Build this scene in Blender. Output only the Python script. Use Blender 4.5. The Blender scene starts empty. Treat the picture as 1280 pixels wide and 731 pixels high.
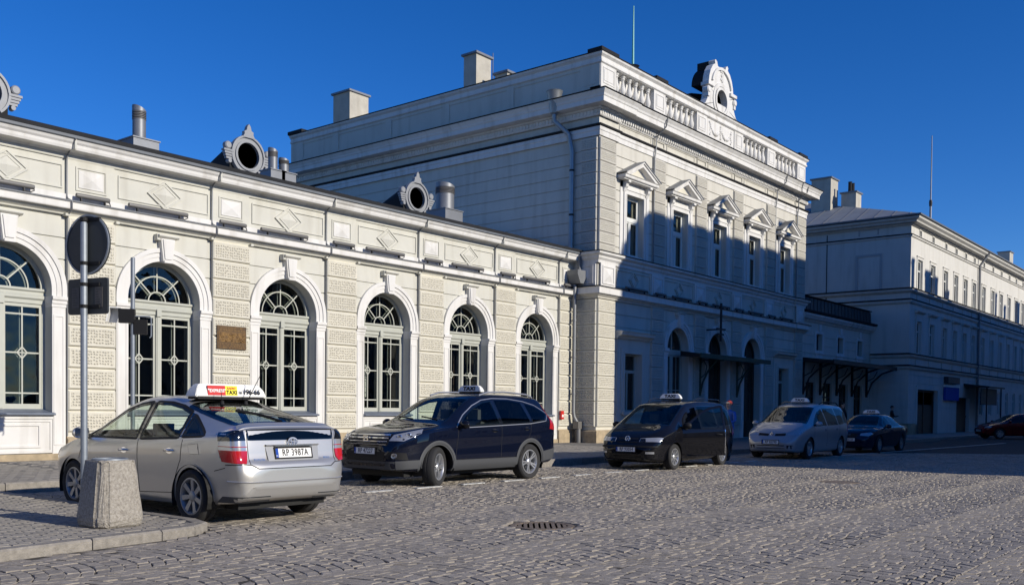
import bpy, bmesh, math, random
from mathutils import Vector, Matrix
from mathutils.bvhtree import BVHTree
RAD = math.radians
rnd = random.Random(7)
scene = bpy.context.scene
COL = scene.collection
# ---------------------------------------------------------------- camera
CAM = Vector((-29.22, -21.64, 1.401))
yaw, pitch, roll = RAD(50.81), RAD(-1.404), RAD(0.593)
fw = Vector((math.sin(yaw) * math.cos(pitch), math.cos(yaw) * math.cos(pitch), math.sin(pitch)))
r0 = Vector((math.cos(yaw), -math.sin(yaw), 0)); u0 = r0.cross(fw)
rt = r0 * math.cos(roll) + u0 * math.sin(roll); up = -r0 * math.sin(roll) + u0 * math.cos(roll)
cd = bpy.data.cameras.new('camera'); cam = bpy.data.objects.new('camera', cd); COL.objects.link(cam)
M = Matrix((rt, up, -fw)).transposed().to_4x4(); M.translation = CAM
cam.matrix_world = M
cd.sensor_width = 36; cd.sensor_fit = 'HORIZONTAL'; cd.lens = 1195.4 / 1280 * 36; cd.shift_y = 0.1372
cd.clip_start = 0.1; cd.clip_end = 3000
scene.camera = cam
# ---------------------------------------------------------------- light
SUN_AZ, SUN_EL = RAD(172), RAD(22)          # azimuth clockwise from +Y
w = bpy.data.worlds.new('World'); scene.world = w; w.use_nodes = True
nt = w.node_tree; bg = nt.nodes['Background']
sky = nt.nodes.new('ShaderNodeTexSky'); sky.sky_type = 'NISHITA'; sky.sun_disc = False
sky.sun_elevation = SUN_EL; sky.sun_rotation = SUN_AZ
sky.altitude = 1500; sky.air_density = 1.0; sky.dust_density = 0.0; sky.ozone_density = 6.0
hs = nt.nodes.new('ShaderNodeHueSaturation'); hs.inputs['Saturation'].default_value = 1.205; hs.inputs['Hue'].default_value = 0.512
nt.links.new(sky.outputs[0], hs.inputs['Color']); nt.links.new(hs.outputs[0], bg.inputs[0]); bg.inputs[1].default_value = 0.134
sd = bpy.data.lights.new('sun', 'SUN'); sd.energy = 4.8; sd.angle = RAD(0.5); sd.color = (1, 0.925, 0.79)
so = bpy.data.objects.new('sun', sd); COL.objects.link(so)
sdir = Vector((math.sin(SUN_AZ) * math.cos(SUN_EL), math.cos(SUN_AZ) * math.cos(SUN_EL), math.sin(SUN_EL)))
so.rotation_euler = sdir.to_track_quat('Z', 'Y').to_euler(); so.location = (10, -60, 60)
vs = scene.view_settings; vs.view_transform = 'Standard'; vs.look = 'None'; vs.exposure = 0.0; vs.gamma = 1
# ---------------------------------------------------------------- materials
MATS = {}
def mat(name, col, rough=0.6, metal=0.0, var=0.0, vscale=3.0, bump=0.0, bscale=40.0, btype='noise', coat=0.0, island=0.0, col2=None, spec=None, streak=0.0):
    m = bpy.data.materials.new(name); m.use_nodes = True; t = m.node_tree; N = t.nodes; L = t.links
    b = N['Principled BSDF']; b.inputs['Roughness'].default_value = rough; b.inputs['Metallic'].default_value = metal
    b.inputs['Base Color'].default_value = (*col, 1); b.inputs['Coat Weight'].default_value = coat
    b.inputs['Coat Roughness'].default_value = 0.03
    if spec is not None: b.inputs['Specular IOR Level'].default_value = spec
    geo = None
    if var or bump or island or streak:
        geo = N.new('ShaderNodeNewGeometry')
    last = None
    if var:
        n = N.new('ShaderNodeTexNoise'); n.inputs['Scale'].default_value = vscale; n.inputs['Detail'].default_value = 6; n.inputs['Roughness'].default_value = 0.65
        L.new(geo.outputs['Position'], n.inputs['Vector'])
        mr = N.new('ShaderNodeMapRange'); mr.inputs[1].default_value = 0.3; mr.inputs[2].default_value = 0.7
        L.new(n.outputs[0], mr.inputs[0])
        mx = N.new('ShaderNodeMix'); mx.data_type = 'RGBA'
        c2 = col2 or tuple(c * (1 - var) for c in col)
        mx.inputs[6].default_value = (*c2, 1); mx.inputs[7].default_value = (*tuple(min(1, c * (1 + var * 0.3)) for c in col), 1)
        L.new(mr.outputs[0], mx.inputs[0]); last = mx.outputs[2]
    if streak:
        mp = N.new('ShaderNodeMapping'); mp.inputs['Scale'].default_value = (3.2, 3.2, 0.35); L.new(geo.outputs['Position'], mp.inputs[0])
        n = N.new('ShaderNodeTexNoise'); n.inputs['Scale'].default_value = 1.0; n.inputs['Detail'].default_value = 5; L.new(mp.outputs[0], n.inputs['Vector'])
        mr = N.new('ShaderNodeMapRange'); mr.inputs[1].default_value = 0.5; mr.inputs[2].default_value = 0.78; mr.inputs[3].default_value = 0; mr.inputs[4].default_value = streak
        L.new(n.outputs[0], mr.inputs[0])
        mx = N.new('ShaderNodeMix'); mx.data_type = 'RGBA'; mx.inputs[7].default_value = (0.25, 0.22, 0.16, 1)
        if last: L.new(last, mx.inputs[6])
        else: mx.inputs[6].default_value = (*col, 1)
        L.new(mr.outputs[0], mx.inputs[0]); last = mx.outputs[2]
    if island:
        hv = N.new('ShaderNodeHueSaturation'); mr = N.new('ShaderNodeMapRange')
        mr.inputs[3].default_value = 1 - island; mr.inputs[4].default_value = 1 + island
        oi = N.new('ShaderNodeObjectInfo'); ad = N.new('ShaderNodeMath'); ad.operation = 'ADD'; fr = N.new('ShaderNodeMath'); fr.operation = 'FRACT'
        L.new(geo.outputs['Random Per Island'], ad.inputs[0]); L.new(oi.outputs['Random'], ad.inputs[1]); L.new(ad.outputs[0], fr.inputs[0])
        L.new(fr.outputs[0], mr.inputs[0]); L.new(mr.outputs[0], hv.inputs['Value'])
        if last: L.new(last, hv.inputs['Color'])
        else: hv.inputs['Color'].default_value = (*col, 1)
        last = hv.outputs[0]
    if last: L.new(last, b.inputs['Base Color'])
    if bump:
        if btype == 'noise':
            n = N.new('ShaderNodeTexNoise'); n.inputs['Scale'].default_value = bscale; n.inputs['Detail'].default_value = 5; out = n.outputs[0]
        else:
            n = N.new('ShaderNodeTexVoronoi'); n.inputs['Scale'].default_value = bscale; out = n.outputs['Distance']
            mr = N.new('ShaderNodeMapRange'); mr.inputs[1].default_value = 0.08; mr.inputs[2].default_value = 0.36; L.new(out, mr.inputs[0]); out = mr.outputs[0]
            if btype == 'pecks':
                n.voronoi_dimensions = '2D'; n.inputs['Randomness'].default_value = 0.35
                sx_ = N.new('ShaderNodeSeparateXYZ'); ad = N.new('ShaderNodeMath'); cb = N.new('ShaderNodeCombineXYZ'); L.new(geo.outputs['Position'], sx_.inputs[0])
                L.new(sx_.outputs[0], ad.inputs[0]); L.new(sx_.outputs[1], ad.inputs[1]); L.new(ad.outputs[0], cb.inputs[0]); L.new(sx_.outputs[2], cb.inputs[1]); L.new(cb.outputs[0], n.inputs['Vector'])
        if btype != 'pecks': L.new(geo.outputs['Position'], n.inputs['Vector'])
        bp = N.new('ShaderNodeBump'); bp.inputs['Strength'].default_value = 1.0; bp.inputs['Distance'].default_value = bump
        L.new(out, bp.inputs['Height']); L.new(bp.outputs[0], b.inputs['Normal'])
    MATS[name] = m
    return m
def glassmat(name, tint, rough=0.02, refl=1.45, wav=0.0):
    m = bpy.data.materials.new(name); m.use_nodes = True; t = m.node_tree; N = t.nodes; L = t.links
    N.remove(N['Principled BSDF']); out = N['Material Output']
    tr = N.new('ShaderNodeBsdfTransparent'); tr.inputs[0].default_value = (*tint, 1)
    gl = N.new('ShaderNodeBsdfGlossy'); gl.inputs['Roughness'].default_value = rough
    fr = N.new('ShaderNodeFresnel'); gm = N.new('ShaderNodeNewGeometry'); mr = N.new('ShaderNodeMapRange'); mr.inputs[3].default_value = refl; mr.inputs[4].default_value = 1 / refl
    L.new(gm.outputs['Backfacing'], mr.inputs[0]); L.new(mr.outputs[0], fr.inputs[0])      # a thin pane reflects alike from both sides
    if wav:
        nz = N.new('ShaderNodeTexNoise'); nz.inputs['Scale'].default_value = 1.3; L.new(gm.outputs['Position'], nz.inputs['Vector']); bp = N.new('ShaderNodeBump'); bp.inputs['Distance'].default_value = wav; L.new(nz.outputs[0], bp.inputs['Height']); L.new(bp.outputs[0], gl.inputs['Normal'])
    mx = N.new('ShaderNodeMixShader'); L.new(fr.outputs[0], mx.inputs[0]); L.new(tr.outputs[0], mx.inputs[1]); L.new(gl.outputs[0], mx.inputs[2])
    L.new(mx.outputs[0], out.inputs[0]); MATS[name] = m
    return m
mat('plaster_cream', (0.57, 0.562, 0.505), 0.85, var=0.10, vscale=0.8, bump=0.003, bscale=60, streak=0.28)
mat('plaster_white', (0.665, 0.655, 0.635), 0.75, var=0.07, vscale=1.2, streak=0.40)
mat('plaster_grey', (0.575, 0.555, 0.495), 0.85, var=0.08, vscale=0.8, bump=0.003, bscale=60, streak=0.28)
mat('plaster_right', (0.60, 0.59, 0.555), 0.85, var=0.08, vscale=0.6, bump=0.002, bscale=50, streak=0.30)
mat('quoin_cream', (0.61, 0.585, 0.50), 0.9, var=0.08, vscale=3, island=0.04)
mat('quoin_cream_pecked', (0.57, 0.54, 0.45), 0.9, var=0.10, vscale=3, bump=0.026, bscale=14.5, btype='pecks', island=0.04)
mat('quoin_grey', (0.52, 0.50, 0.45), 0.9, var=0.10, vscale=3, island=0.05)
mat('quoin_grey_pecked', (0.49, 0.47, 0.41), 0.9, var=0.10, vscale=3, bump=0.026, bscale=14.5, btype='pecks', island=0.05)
mat('plinth_stone', (0.42, 0.335, 0.22), 0.9, var=0.35, vscale=4, bump=0.006, bscale=18)
mat('zinc', (0.20, 0.21, 0.23), 0.5, 0.4, var=0.15, vscale=2)
mat('zinc_dark', (0.022, 0.023, 0.026), 0.85, 0.0, var=0.2, vscale=2, spec=0.2)
mat('gutter_zinc', (0.13, 0.145, 0.165), 0.6, 0.0, var=0.25, vscale=2)
mat('pipe_zinc', (0.30, 0.315, 0.335), 0.4, 0.6, var=0.1, vscale=4)
mat('zinc_paint', (0.25, 0.26, 0.28), 0.55, 0.1, var=0.12, vscale=5)
mat('roof_metal', (0.27, 0.29, 0.31), 0.55, 0.2, var=0.2, vscale=1.5)
mat('sill_blue', (0.17, 0.20, 0.26), 0.5, 0.2, var=0.2)
mat('frame_sage', (0.42, 0.43, 0.38), 0.55, var=0.08, vscale=3)
mat('frame_white', (0.68, 0.69, 0.66), 0.55, var=0.06)
mat('frame_dark', (0.10, 0.09, 0.085), 0.55)
mat('lamp_housing', (0.16, 0.155, 0.15), 0.5, 0.3)
mat('interior_dark', (0.035, 0.033, 0.032), 0.9)
mat('curtain', (0.42, 0.38, 0.30), 0.9)
mat('iron_black', (0.02, 0.02, 0.022), 0.5, 0.3)
mat('iron_green', (0.03, 0.06, 0.04), 0.5, 0.2)
mat('chimney_render', (0.47, 0.44, 0.375), 0.9, var=0.2, vscale=2, bump=0.004, bscale=30, streak=0.25)
mat('wood_dark', (0.06, 0.035, 0.022), 0.6, var=0.2)
mat('bronze', (0.13, 0.075, 0.03), 0.5, 0.35, var=0.55, vscale=9, col2=(0.05, 0.035, 0.025))
mat('sign_back', (0.035, 0.04, 0.045), 0.5, 0.2, var=0.2)
mat('sign_edge', (0.30, 0.32, 0.34), 0.5, 0.5)
mat('galvanised', (0.24, 0.27, 0.31), 0.5, 0.3, var=0.15, vscale=12)
mat('mast_green', (0.10, 0.36, 0.34), 0.4)
mat('zinc_dull', (0.22, 0.23, 0.245), 0.55, 0.5, var=0.15)
mat('cast_iron_grey', (0.13, 0.13, 0.135), 0.6, 0.4, var=0.2)
mat('oculus_pane', (0.30, 0.285, 0.26), 0.7)
mat('frame_shadow_paint', (0.40, 0.405, 0.41), 0.85)  # shade around the blind window frames, put into their colour
mat('red_paint', (0.55, 0.02, 0.015), 0.4)
mat('blue_paint', (0.02, 0.07, 0.35), 0.75, spec=0.2)
mat('white_paint', (0.78, 0.78, 0.76), 0.5)
mat('yellow_paint', (0.85, 0.75, 0.03), 0.5)
mat('black_plastic', (0.012, 0.012, 0.013), 0.6, spec=0.25)
mat('grey_plastic', (0.12, 0.125, 0.13), 0.55)
mat('sticker', (0.10, 0.09, 0.085), 0.6)
glassmat('window_glass', (0.78, 0.80, 0.78), wav=0.02)
# ---------------------------------------------------------------- mesh helpers
class MB:
    def __init__(s): s.v = []; s.f = []
    def add(s, vs, fs):
        n = len(s.v); s.v += [tuple(p) for p in vs]; s.f += [tuple(i + n for i in f) for f in fs]; return s
    def box(s, x0, x1, y0, y1, z0, z1):
        return s.add([(x0,y0,z0),(x1,y0,z0),(x1,y1,z0),(x0,y1,z0),(x0,y0,z1),(x1,y0,z1),(x1,y1,z1),(x0,y1,z1)],
                     [(0,3,2,1),(4,5,6,7),(0,1,5,4),(1,2,6,5),(2,3,7,6),(3,0,4,7)])
    def cbox(s, x0, x1, y0, y1, z0, z1, c):        # front (-y) face chamfered by c
        return s.add([(x0,y1,z0),(x1,y1,z0),(x1,y1,z1),(x0,y1,z1),(x0,y0+c,z0),(x1,y0+c,z0),(x1,y0+c,z1),(x0,y0+c,z1),
                      (x0+c,y0,z0+c),(x1-c,y0,z0+c),(x1-c,y0,z1-c),(x0+c,y0,z1-c)],
                     [(0,1,5,4),(1,2,6,5),(2,3,7,6),(3,0,4,7),(4,5,9,8),(5,6,10,9),(6,7,11,10),(7,4,8,11),(8,9,10,11)])
    def prism(s, pts, a0, a1, axis='y'):
        n = len(pts); vs = []
        for a in (a0, a1):
            for p, q in pts: vs.append((p, a, q) if axis == 'y' else (a, p, q) if axis == 'x' else (p, q, a))
        fs = [tuple(range(n)), tuple(range(2 * n - 1, n - 1, -1))] + [(i, i + n, (i + 1) % n + n, (i + 1) % n) for i in range(n)]
        return s.add(vs, fs)
    def frame(s, x0, x1, z0, z1, w, y0, y1):
        s.box(x0, x0 + w, y0, y1, z0, z1); s.box(x1 - w, x1, y0, y1, z0, z1)
        s.box(x0 + w, x1 - w, y0, y1, z0, z0 + w); s.box(x0 + w, x1 - w, y0, y1, z1 - w, z1); return s
    def polyframe(s, outer, inner, y0, y1):
        n = len(outer); vs = []
        for y in (y0, y1):
            for P in (outer, inner): vs += [(p, y, q) for p, q in P]
        fs = []
        for i in range(n):
            j = (i + 1) % n
            fs += [(i, j, n + j, n + i), (2*n+i, 3*n+i, 3*n+j, 2*n+j), (i, 2*n+i, 2*n+j, j), (n+i, n+j, 3*n+j, 3*n+i)]
        return s.add(vs, fs)
    def ring(s, xc, zc, r0, r1, y0, y1, a0=0, a1=180, n=24, rz=1.0):
        vs = []; fs = []
        for i in range(n + 1):
            a = RAD(a0 + (a1 - a0) * i / n); c, q = math.cos(a), math.sin(a) * rz
            vs += [(xc + r0*c, y0, zc + r0*q), (xc + r1*c, y0, zc + r1*q), (xc + r1*c, y1, zc + r1*q), (xc + r0*c, y1, zc + r0*q)]
        for i in range(n):
            k = 4 * i
            for j in range(4): fs.append((k + j, k + (j+1) % 4, k + 4 + (j+1) % 4, k + 4 + j))
        if abs(a1 - a0) < 359: fs += [(0, 3, 2, 1), (4*n, 4*n+1, 4*n+2, 4*n+3)]
        return s.add(vs, fs)
    def lathe(s, prof, c=(0, 0, 0), n=16, axis='z', ang=360, cap=True):
        vs = []; fs = []; m = len(prof); full = ang == 360
        for i in range(n if full else n + 1):
            a = RAD(ang) * i / n; ca, sa = math.cos(a), math.sin(a)
            for r, z in prof:
                p = (r*ca, r*sa, z) if axis == 'z' else (r*ca, z, r*sa) if axis == 'y' else (z, r*ca, r*sa)
                vs.append((p[0] + c[0], p[1] + c[1], p[2] + c[2]))
        for i in range(n):
            j = (i + 1) % n if full else i + 1
            for k in range(m - 1): fs.append((i*m + k, j*m + k, j*m + k + 1, i*m + k + 1))
        if full and cap:
            if prof[0][0] > 1e-6: fs.append(tuple(i*m for i in range(n))[::-1])
            if prof[-1][0] > 1e-6: fs.append(tuple(i*m + m - 1 for i in range(n)))
        return s.add(vs, fs)
    def tube(s, pts, r, n=8, cap=True):
        pts = [Vector(p) for p in pts]; vs = []; fs = []; m = len(pts); prev = None
        for i, p in enumerate(pts):
            d = (pts[min(i+1, m-1)] - pts[max(i-1, 0)]).normalized()
            ref = prev if prev is not None else (Vector((0, 0, 1)) if abs(d.z) < 0.9 else Vector((1, 0, 0)))
            a = (ref - d * ref.dot(d)).normalized(); b = d.cross(a); prev = a
            rr = r[i] if isinstance(r, (list, tuple)) else r
            for k in range(n):
                t = 2 * math.pi * k / n; vs.append(p + a * (rr * math.cos(t)) + b * (rr * math.sin(t)))
        for i in range(m - 1):
            for k in range(n): fs.append((i*n + k, i*n + (k+1) % n, (i+1)*n + (k+1) % n, (i+1)*n + k))
        if cap: fs += [tuple(range(n))[::-1], tuple((m-1)*n + k for k in range(n))]
        return s.add(vs, fs)
    def sweep(s, path, prof, closed=False):
        # path: (x, y) points; the outside lies to the right of travel; prof: (offset outwards, z)
        P = [Vector(p) for p in path]; n = len(P); m = len(prof); vs = []; fs = []
        for i in range(n):
            d0 = (P[i] - P[i-1]).normalized() if (i > 0 or closed) else (P[1] - P[0]).normalized()
            d1 = (P[(i+1) % n] - P[i]).normalized() if (i < n-1 or closed) else d0
            n0 = Vector((d0.y, -d0.x)); n1 = Vector((d1.y, -d1.x)); b = (n0 + n1)
            b = b / (1 + n0.dot(n1))
            for o, z in prof: q = P[i] + b * o; vs.append((q.x, q.y, z))
        for i in range(n if closed else n - 1):
            j = (i + 1) % n
            for k in range(m - 1): fs.append((i*m + k, j*m + k, j*m + k + 1, i*m + k + 1))
        if not closed: fs += [tuple(range(m)), tuple(range((n-1)*m, n*m))[::-1]]
        return s.add(vs, fs)
    def wall(s, x0, x1, z0, z1, y, holes, depth, joints=(), g=0.016, gd=0.035, xform=None, arch=()):
        # wall face at y (front towards -y) with rectangular holes, their reveals and recessed horizontal joints
        xs = sorted({x0, x1, *[h[0] for h in holes], *[h[1] for h in holes]})
        js = [j for j in joints if z0 + 0.05 < j < z1 - 0.05]
        zs = sorted({z0, z1, *[h[2] for h in holes], *[h[3] for h in holes], *[j - g for j in js], *[j + g for j in js]})
        vs = []; fs = []
        def q(a, b, c, d): k = len(vs); vs.extend((a, b, c, d)); fs.append((k, k+1, k+2, k+3))
        for i in range(len(xs) - 1):
            for k in range(len(zs) - 1):
                xa, xb, za, zb = xs[i], xs[i+1], zs[k], zs[k+1]; xm, zm = (xa+xb)/2, (za+zb)/2
                if any(h[0] < xm < h[1] and h[2] < zm < h[3] for h in holes): continue
                gr = any(abs(zm - j) < g * 0.9 for j in js); yy = y + gd if gr else y
                q((xa,yy,za), (xb,yy,za), (xb,yy,zb), (xa,yy,zb))
                if gr:
                    q((xa,y,za), (xb,y,za), (xb,yy,za), (xa,yy,za)); q((xa,yy,zb), (xb,yy,zb), (xb,y,zb), (xa,y,zb))
        for n, (a, b, c, d) in enumerate(holes):
            ar = n in arch; zt = d if not ar else d - (b - a) / 2
            q((a,y,c), (a,y,zt), (a,y+depth,zt), (a,y+depth,c)); q((b,y,c), (b,y+depth,c), (b,y+depth,zt), (b,y,zt))
            q((a,y,c), (a,y+depth,c), (b,y+depth,c), (b,y,c))
            if not ar: q((a,y,d), (b,y,d), (b,y+depth,d), (a,y+depth,d))
            else:
                xc, r, N = (a + b) / 2, (b - a) / 2, 20
                A = [(xc - r*math.cos(math.pi*t/N), zt + r*math.sin(math.pi*t/N)) for t in range(N + 1)]
                for t in range(N):
                    p, p2 = A[t], A[t+1]
                    q((p[0],y,p[1]), (p2[0],y,p2[1]), (p2[0],y,d), (p[0],y,d))
                    q((p[0],y,p[1]), (p[0],y+depth,p[1]), (p2[0],y+depth,p2[1]), (p2[0],y,p2[1]))
        if xform: vs = [xform(p) for p in vs]
        return s.add(vs, fs)
    def mesh(s, name, m, smooth=False):
        me = bpy.data.meshes.new(name); me.from_pydata(s.v, [], s.f); me.update()
        bm = bmesh.new(); bm.from_mesh(me); bmesh.ops.remove_doubles(bm, verts=bm.verts, dist=1e-5); bmesh.ops.recalc_face_normals(bm, faces=bm.faces); bm.to_mesh(me); bm.free()
        me.materials.append(MATS[m] if isinstance(m, str) else m)
        if smooth: shade(me, smooth if smooth is not True else 40)
        return me
    def raw(s, name, m):
        me = bpy.data.meshes.new(name); me.from_pydata(s.v, [], s.f); me.update(); me.materials.append(MATS[m]); return me
def shade(me, ang):
    me.polygons.foreach_set('use_smooth', [True] * len(me.polygons))
    bm = bmesh.new(); bm.from_mesh(me); lim = RAD(ang)
    for e in bm.edges: e.smooth = not (len(e.link_faces) == 2 and e.calc_face_angle(0) > lim)
    bm.to_mesh(me); bm.free()
def pecked(me, m, t=0.045, nrm=(0, -1, 0)):
    # pecked field inside a smooth margin on the front face of a block
    me.materials.append(MATS[m]); bm = bmesh.new(); bm.from_mesh(me); f = max((f for f in bm.faces if f.normal.dot(Vector(nrm)) > 0.9), key=lambda f: f.calc_area())
    bmesh.ops.inset_region(bm, faces=[f], thickness=t, depth=-0.006); f.material_index = 1; bm.to_mesh(me); bm.free(); return me
def thing(name, label, cat, loc=(0, 0, 0), rz=0, group=None, kind=None):
    o = bpy.data.objects.new(name, None); COL.objects.link(o); o.location = loc; o.rotation_euler = (0, 0, rz)
    o.empty_display_size = 0.2
    return tag(o, label, cat, group, kind)
def tag(o, label=None, cat=None, group=None, kind=None):
    if label: o['label'] = label
    if cat: o['category'] = cat
    if group: o['group'] = group
    if kind: o['kind'] = kind
    return o
def put(name, me, parent=None, loc=(0, 0, 0), rot=None, kind=None):
    o = bpy.data.objects.new(name, me); COL.objects.link(o); o.parent = parent; o.location = loc
    if rot: o.rotation_euler = rot
    if kind: o['kind'] = kind
    return o
def text_mesh(txt, size, m, ext=0.004, bold=0.0, sx=1.0):
    cu = bpy.data.curves.new('text', 'FONT'); cu.body = txt; cu.size = size; cu.extrude = ext; cu.offset = bold
    cu.align_x = 'CENTER'; cu.align_y = 'CENTER'; cu.resolution_u = 2; cu.space_character = 1.05
    o = bpy.data.objects.new('tmp', cu); COL.objects.link(o)
    dg = bpy.context.evaluated_depsgraph_get(); me = bpy.data.meshes.new_from_object(o.evaluated_get(dg))
    bpy.data.objects.remove(o); me.materials.clear(); me.materials.append(MATS[m])
    if sx != 1: me.transform(Matrix.Diagonal((sx, 1, 1, 1)))
    return me
# ================================================================ GROUND
mat('joint_dirt', (0.065, 0.057, 0.046), 0.95, var=0.3, vscale=8, bump=0.01, bscale=40)
mat('granite_sett', (0.34, 0.302, 0.253), 0.75, var=0.38, vscale=26, bump=0.004, bscale=70, island=0.14, streak=0.0)
mat('paver', (0.30, 0.275, 0.24), 0.85, var=0.25, vscale=5, bump=0.002, bscale=90, island=0.10)
mat('kerb_granite', (0.29, 0.265, 0.23), 0.85, var=0.35, vscale=14, bump=0.008, bscale=60, island=0.06)
mat('road_white', (0.60, 0.60, 0.58), 0.8, var=0.5, vscale=17, bump=0.012, bscale=14, col2=(0.24, 0.23, 0.21))
mat('joint_sand', (0.17, 0.162, 0.15), 0.95, var=0.3, vscale=8)
mat('asphalt', (0.06, 0.06, 0.062), 0.9, var=0.25, vscale=3, bump=0.004, bscale=90)
def far_cobble_mat():
    m = bpy.data.materials.new('cobbled_ground'); m.use_nodes = True; N = m.node_tree.nodes; L = m.node_tree.links; b = N['Principled BSDF']
    g = N.new('ShaderNodeNewGeometry'); v = N.new('ShaderNodeTexVoronoi'); v.inputs['Scale'].default_value = 8.5; L.new(g.outputs['Position'], v.inputs['Vector'])
    mr = N.new('ShaderNodeMapRange'); mr.inputs[1].default_value = 0.35; mr.inputs[2].default_value = 0.6; mr.inputs[3].default_value = 1; mr.inputs[4].default_value = 0; L.new(v.outputs['Distance'], mr.inputs[0])
    mx = N.new('ShaderNodeMix'); mx.data_type = 'RGBA'; mx.inputs[6].default_value = (0.075, 0.068, 0.06, 1); L.new(mr.outputs[0], mx.inputs[0])
    hv = N.new('ShaderNodeHueSaturation'); hv.inputs['Color'].default_value = (0.21, 0.205, 0.2, 1); hv.inputs['Saturation'].default_value = 0.0
    sp = N.new('ShaderNodeSeparateColor'); L.new(v.outputs['Color'], sp.inputs[0]); m2 = N.new('ShaderNodeMapRange'); m2.inputs[3].default_value = 0.7; m2.inputs[4].default_value = 1.3; L.new(sp.outputs[0], m2.inputs[0]); L.new(m2.outputs[0], hv.inputs['Value'])
    L.new(hv.outputs[0], mx.inputs[7]); L.new(mx.outputs[2], b.inputs['Base Color']); b.inputs['Roughness'].default_value = 0.7
    bp = N.new('ShaderNodeBump'); bp.inputs['Distance'].default_value = 0.02; L.new(mr.outputs[0], bp.inputs['Height']); L.new(bp.outputs[0], b.inputs['Normal'])
    MATS['cobbled_ground'] = m
far_cobble_mat()
g = MB().add([(-600, -600, -0.02), (600, -600, -0.02), (600, 600, -0.02), (-600, 600, -0.02)], [(0, 1, 2, 3)])
ground = put('ground', g.mesh('ground', 'cobbled_ground'), kind='structure')
road = put('road', MB().add([(-40, -40, -0.005), (40, -40, -0.005), (40, -5, -0.005), (-40, -5, -0.005)], [(0, 1, 2, 3)]).mesh('road', 'joint_dirt'), kind='structure')
# pavement outlines: low island by the planter and the raised walk along the station
IS_Z, WK_Z = 0.10, 0.17
ISLAND = [(-22.95, -6.1), (-22.95, -11.85), (-23.05, -12.2), (-23.35, -12.42), (-23.8, -12.52), (-24.6, -12.62), (-26.0, -12.8), (-34, -14.2), (-34, -6.1)]
WALK_E = [(-40, -6.1), (-20.6, -6.1), (-20.6, -7.35), (24, -7.35)]
def in_poly(x, y, P):
    c = False; n = len(P)
    for i in range(n):
        x0, y0 = P[i]; x1, y1 = P[(i+1) % n]
        if (y0 > y) != (y1 > y) and x < (x1-x0)*(y-y0)/(y1-y0)+x0: c = not c
    return c
def on_road(x, y, pad=0.16):
    if y > -7.35 - pad and x > -20.6 - pad: return False
    if y > -6.1 - pad: return False
    for dx, dy in ((pad,0),(-pad,0),(0,pad),(0,-pad)):
        if in_poly(x+dx, y+dy, ISLAND): return False
    return True
# setts in segmental arcs running along X
def in_view(x, y, z=0.0, pad=40):
    d = Vector((x, y, z)) - CAM; dz = d.dot(fw)
    if dz < 3: return None
    u = 640 + 1195.4 * d.dot(rt) / dz; v = 541.6 - 1195.4 * d.dot(up) / dz
    return dz if (-pad < u < 1280 + pad and v < 731 + pad) else None
HOLES = [(-20.05, -14.65, 0.43), (-10.0, -14.55, 0.42)]
def setts():
    B, p, ns = 1.36, 0.128, 11; Rr = 1.25; out = []
    smax = B / 2; amax = math.asin(smax / Rr)
    S = [Rr * math.sin(-amax + 2 * amax * i / ns) for i in range(ns + 1)]
    F = lambda s: math.sqrt(Rr * Rr - s * s) - math.sqrt(Rr * Rr - smax * smax)
    WOB = {j: rnd.uniform(0, 0.5) for j in range(-16, 6)}
    for j in range(-16, 6):
        bc = -10.6 + j * B
        for k in range(int(-30 / p), int(32 / p)):
            x0 = k * p + WOB[j]
            if not (-30 < x0 < 32): continue
            off = (k * 0.37) % 1.0
            cs = [-smax]
            while cs[-1] < smax - 0.12: cs.append(cs[-1] + rnd.uniform(0.09, 0.175))
            cs[-1:] = [smax] if smax - cs[-1] < 0.05 else [cs[-1], smax]
            x0 += rnd.uniform(-0.006, 0.006)
            for i in range(len(cs) - 1):
                s0, s1 = cs[i], cs[i+1]
                sm = (s0 + s1) / 2; xm, ym = x0 + F(sm) + p / 2, bc + sm
                d = in_view(xm, ym)
                if d is None or d > 34 or not on_road(xm, ym, 0.07): continue
                if any((xm-a)**2 + (ym-b)**2 < r*r for a, b, r in HOLES): continue
                out.append((d, [(x0 + F(s0), bc + s0), (x0 + F(s0) + p, bc + s0), (x0 + F(s1) + p, bc + s1), (x0 + F(s1), bc + s1)]))
    return out
SETTS = setts(); SETTS.sort(key=lambda t: t[0])
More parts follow.
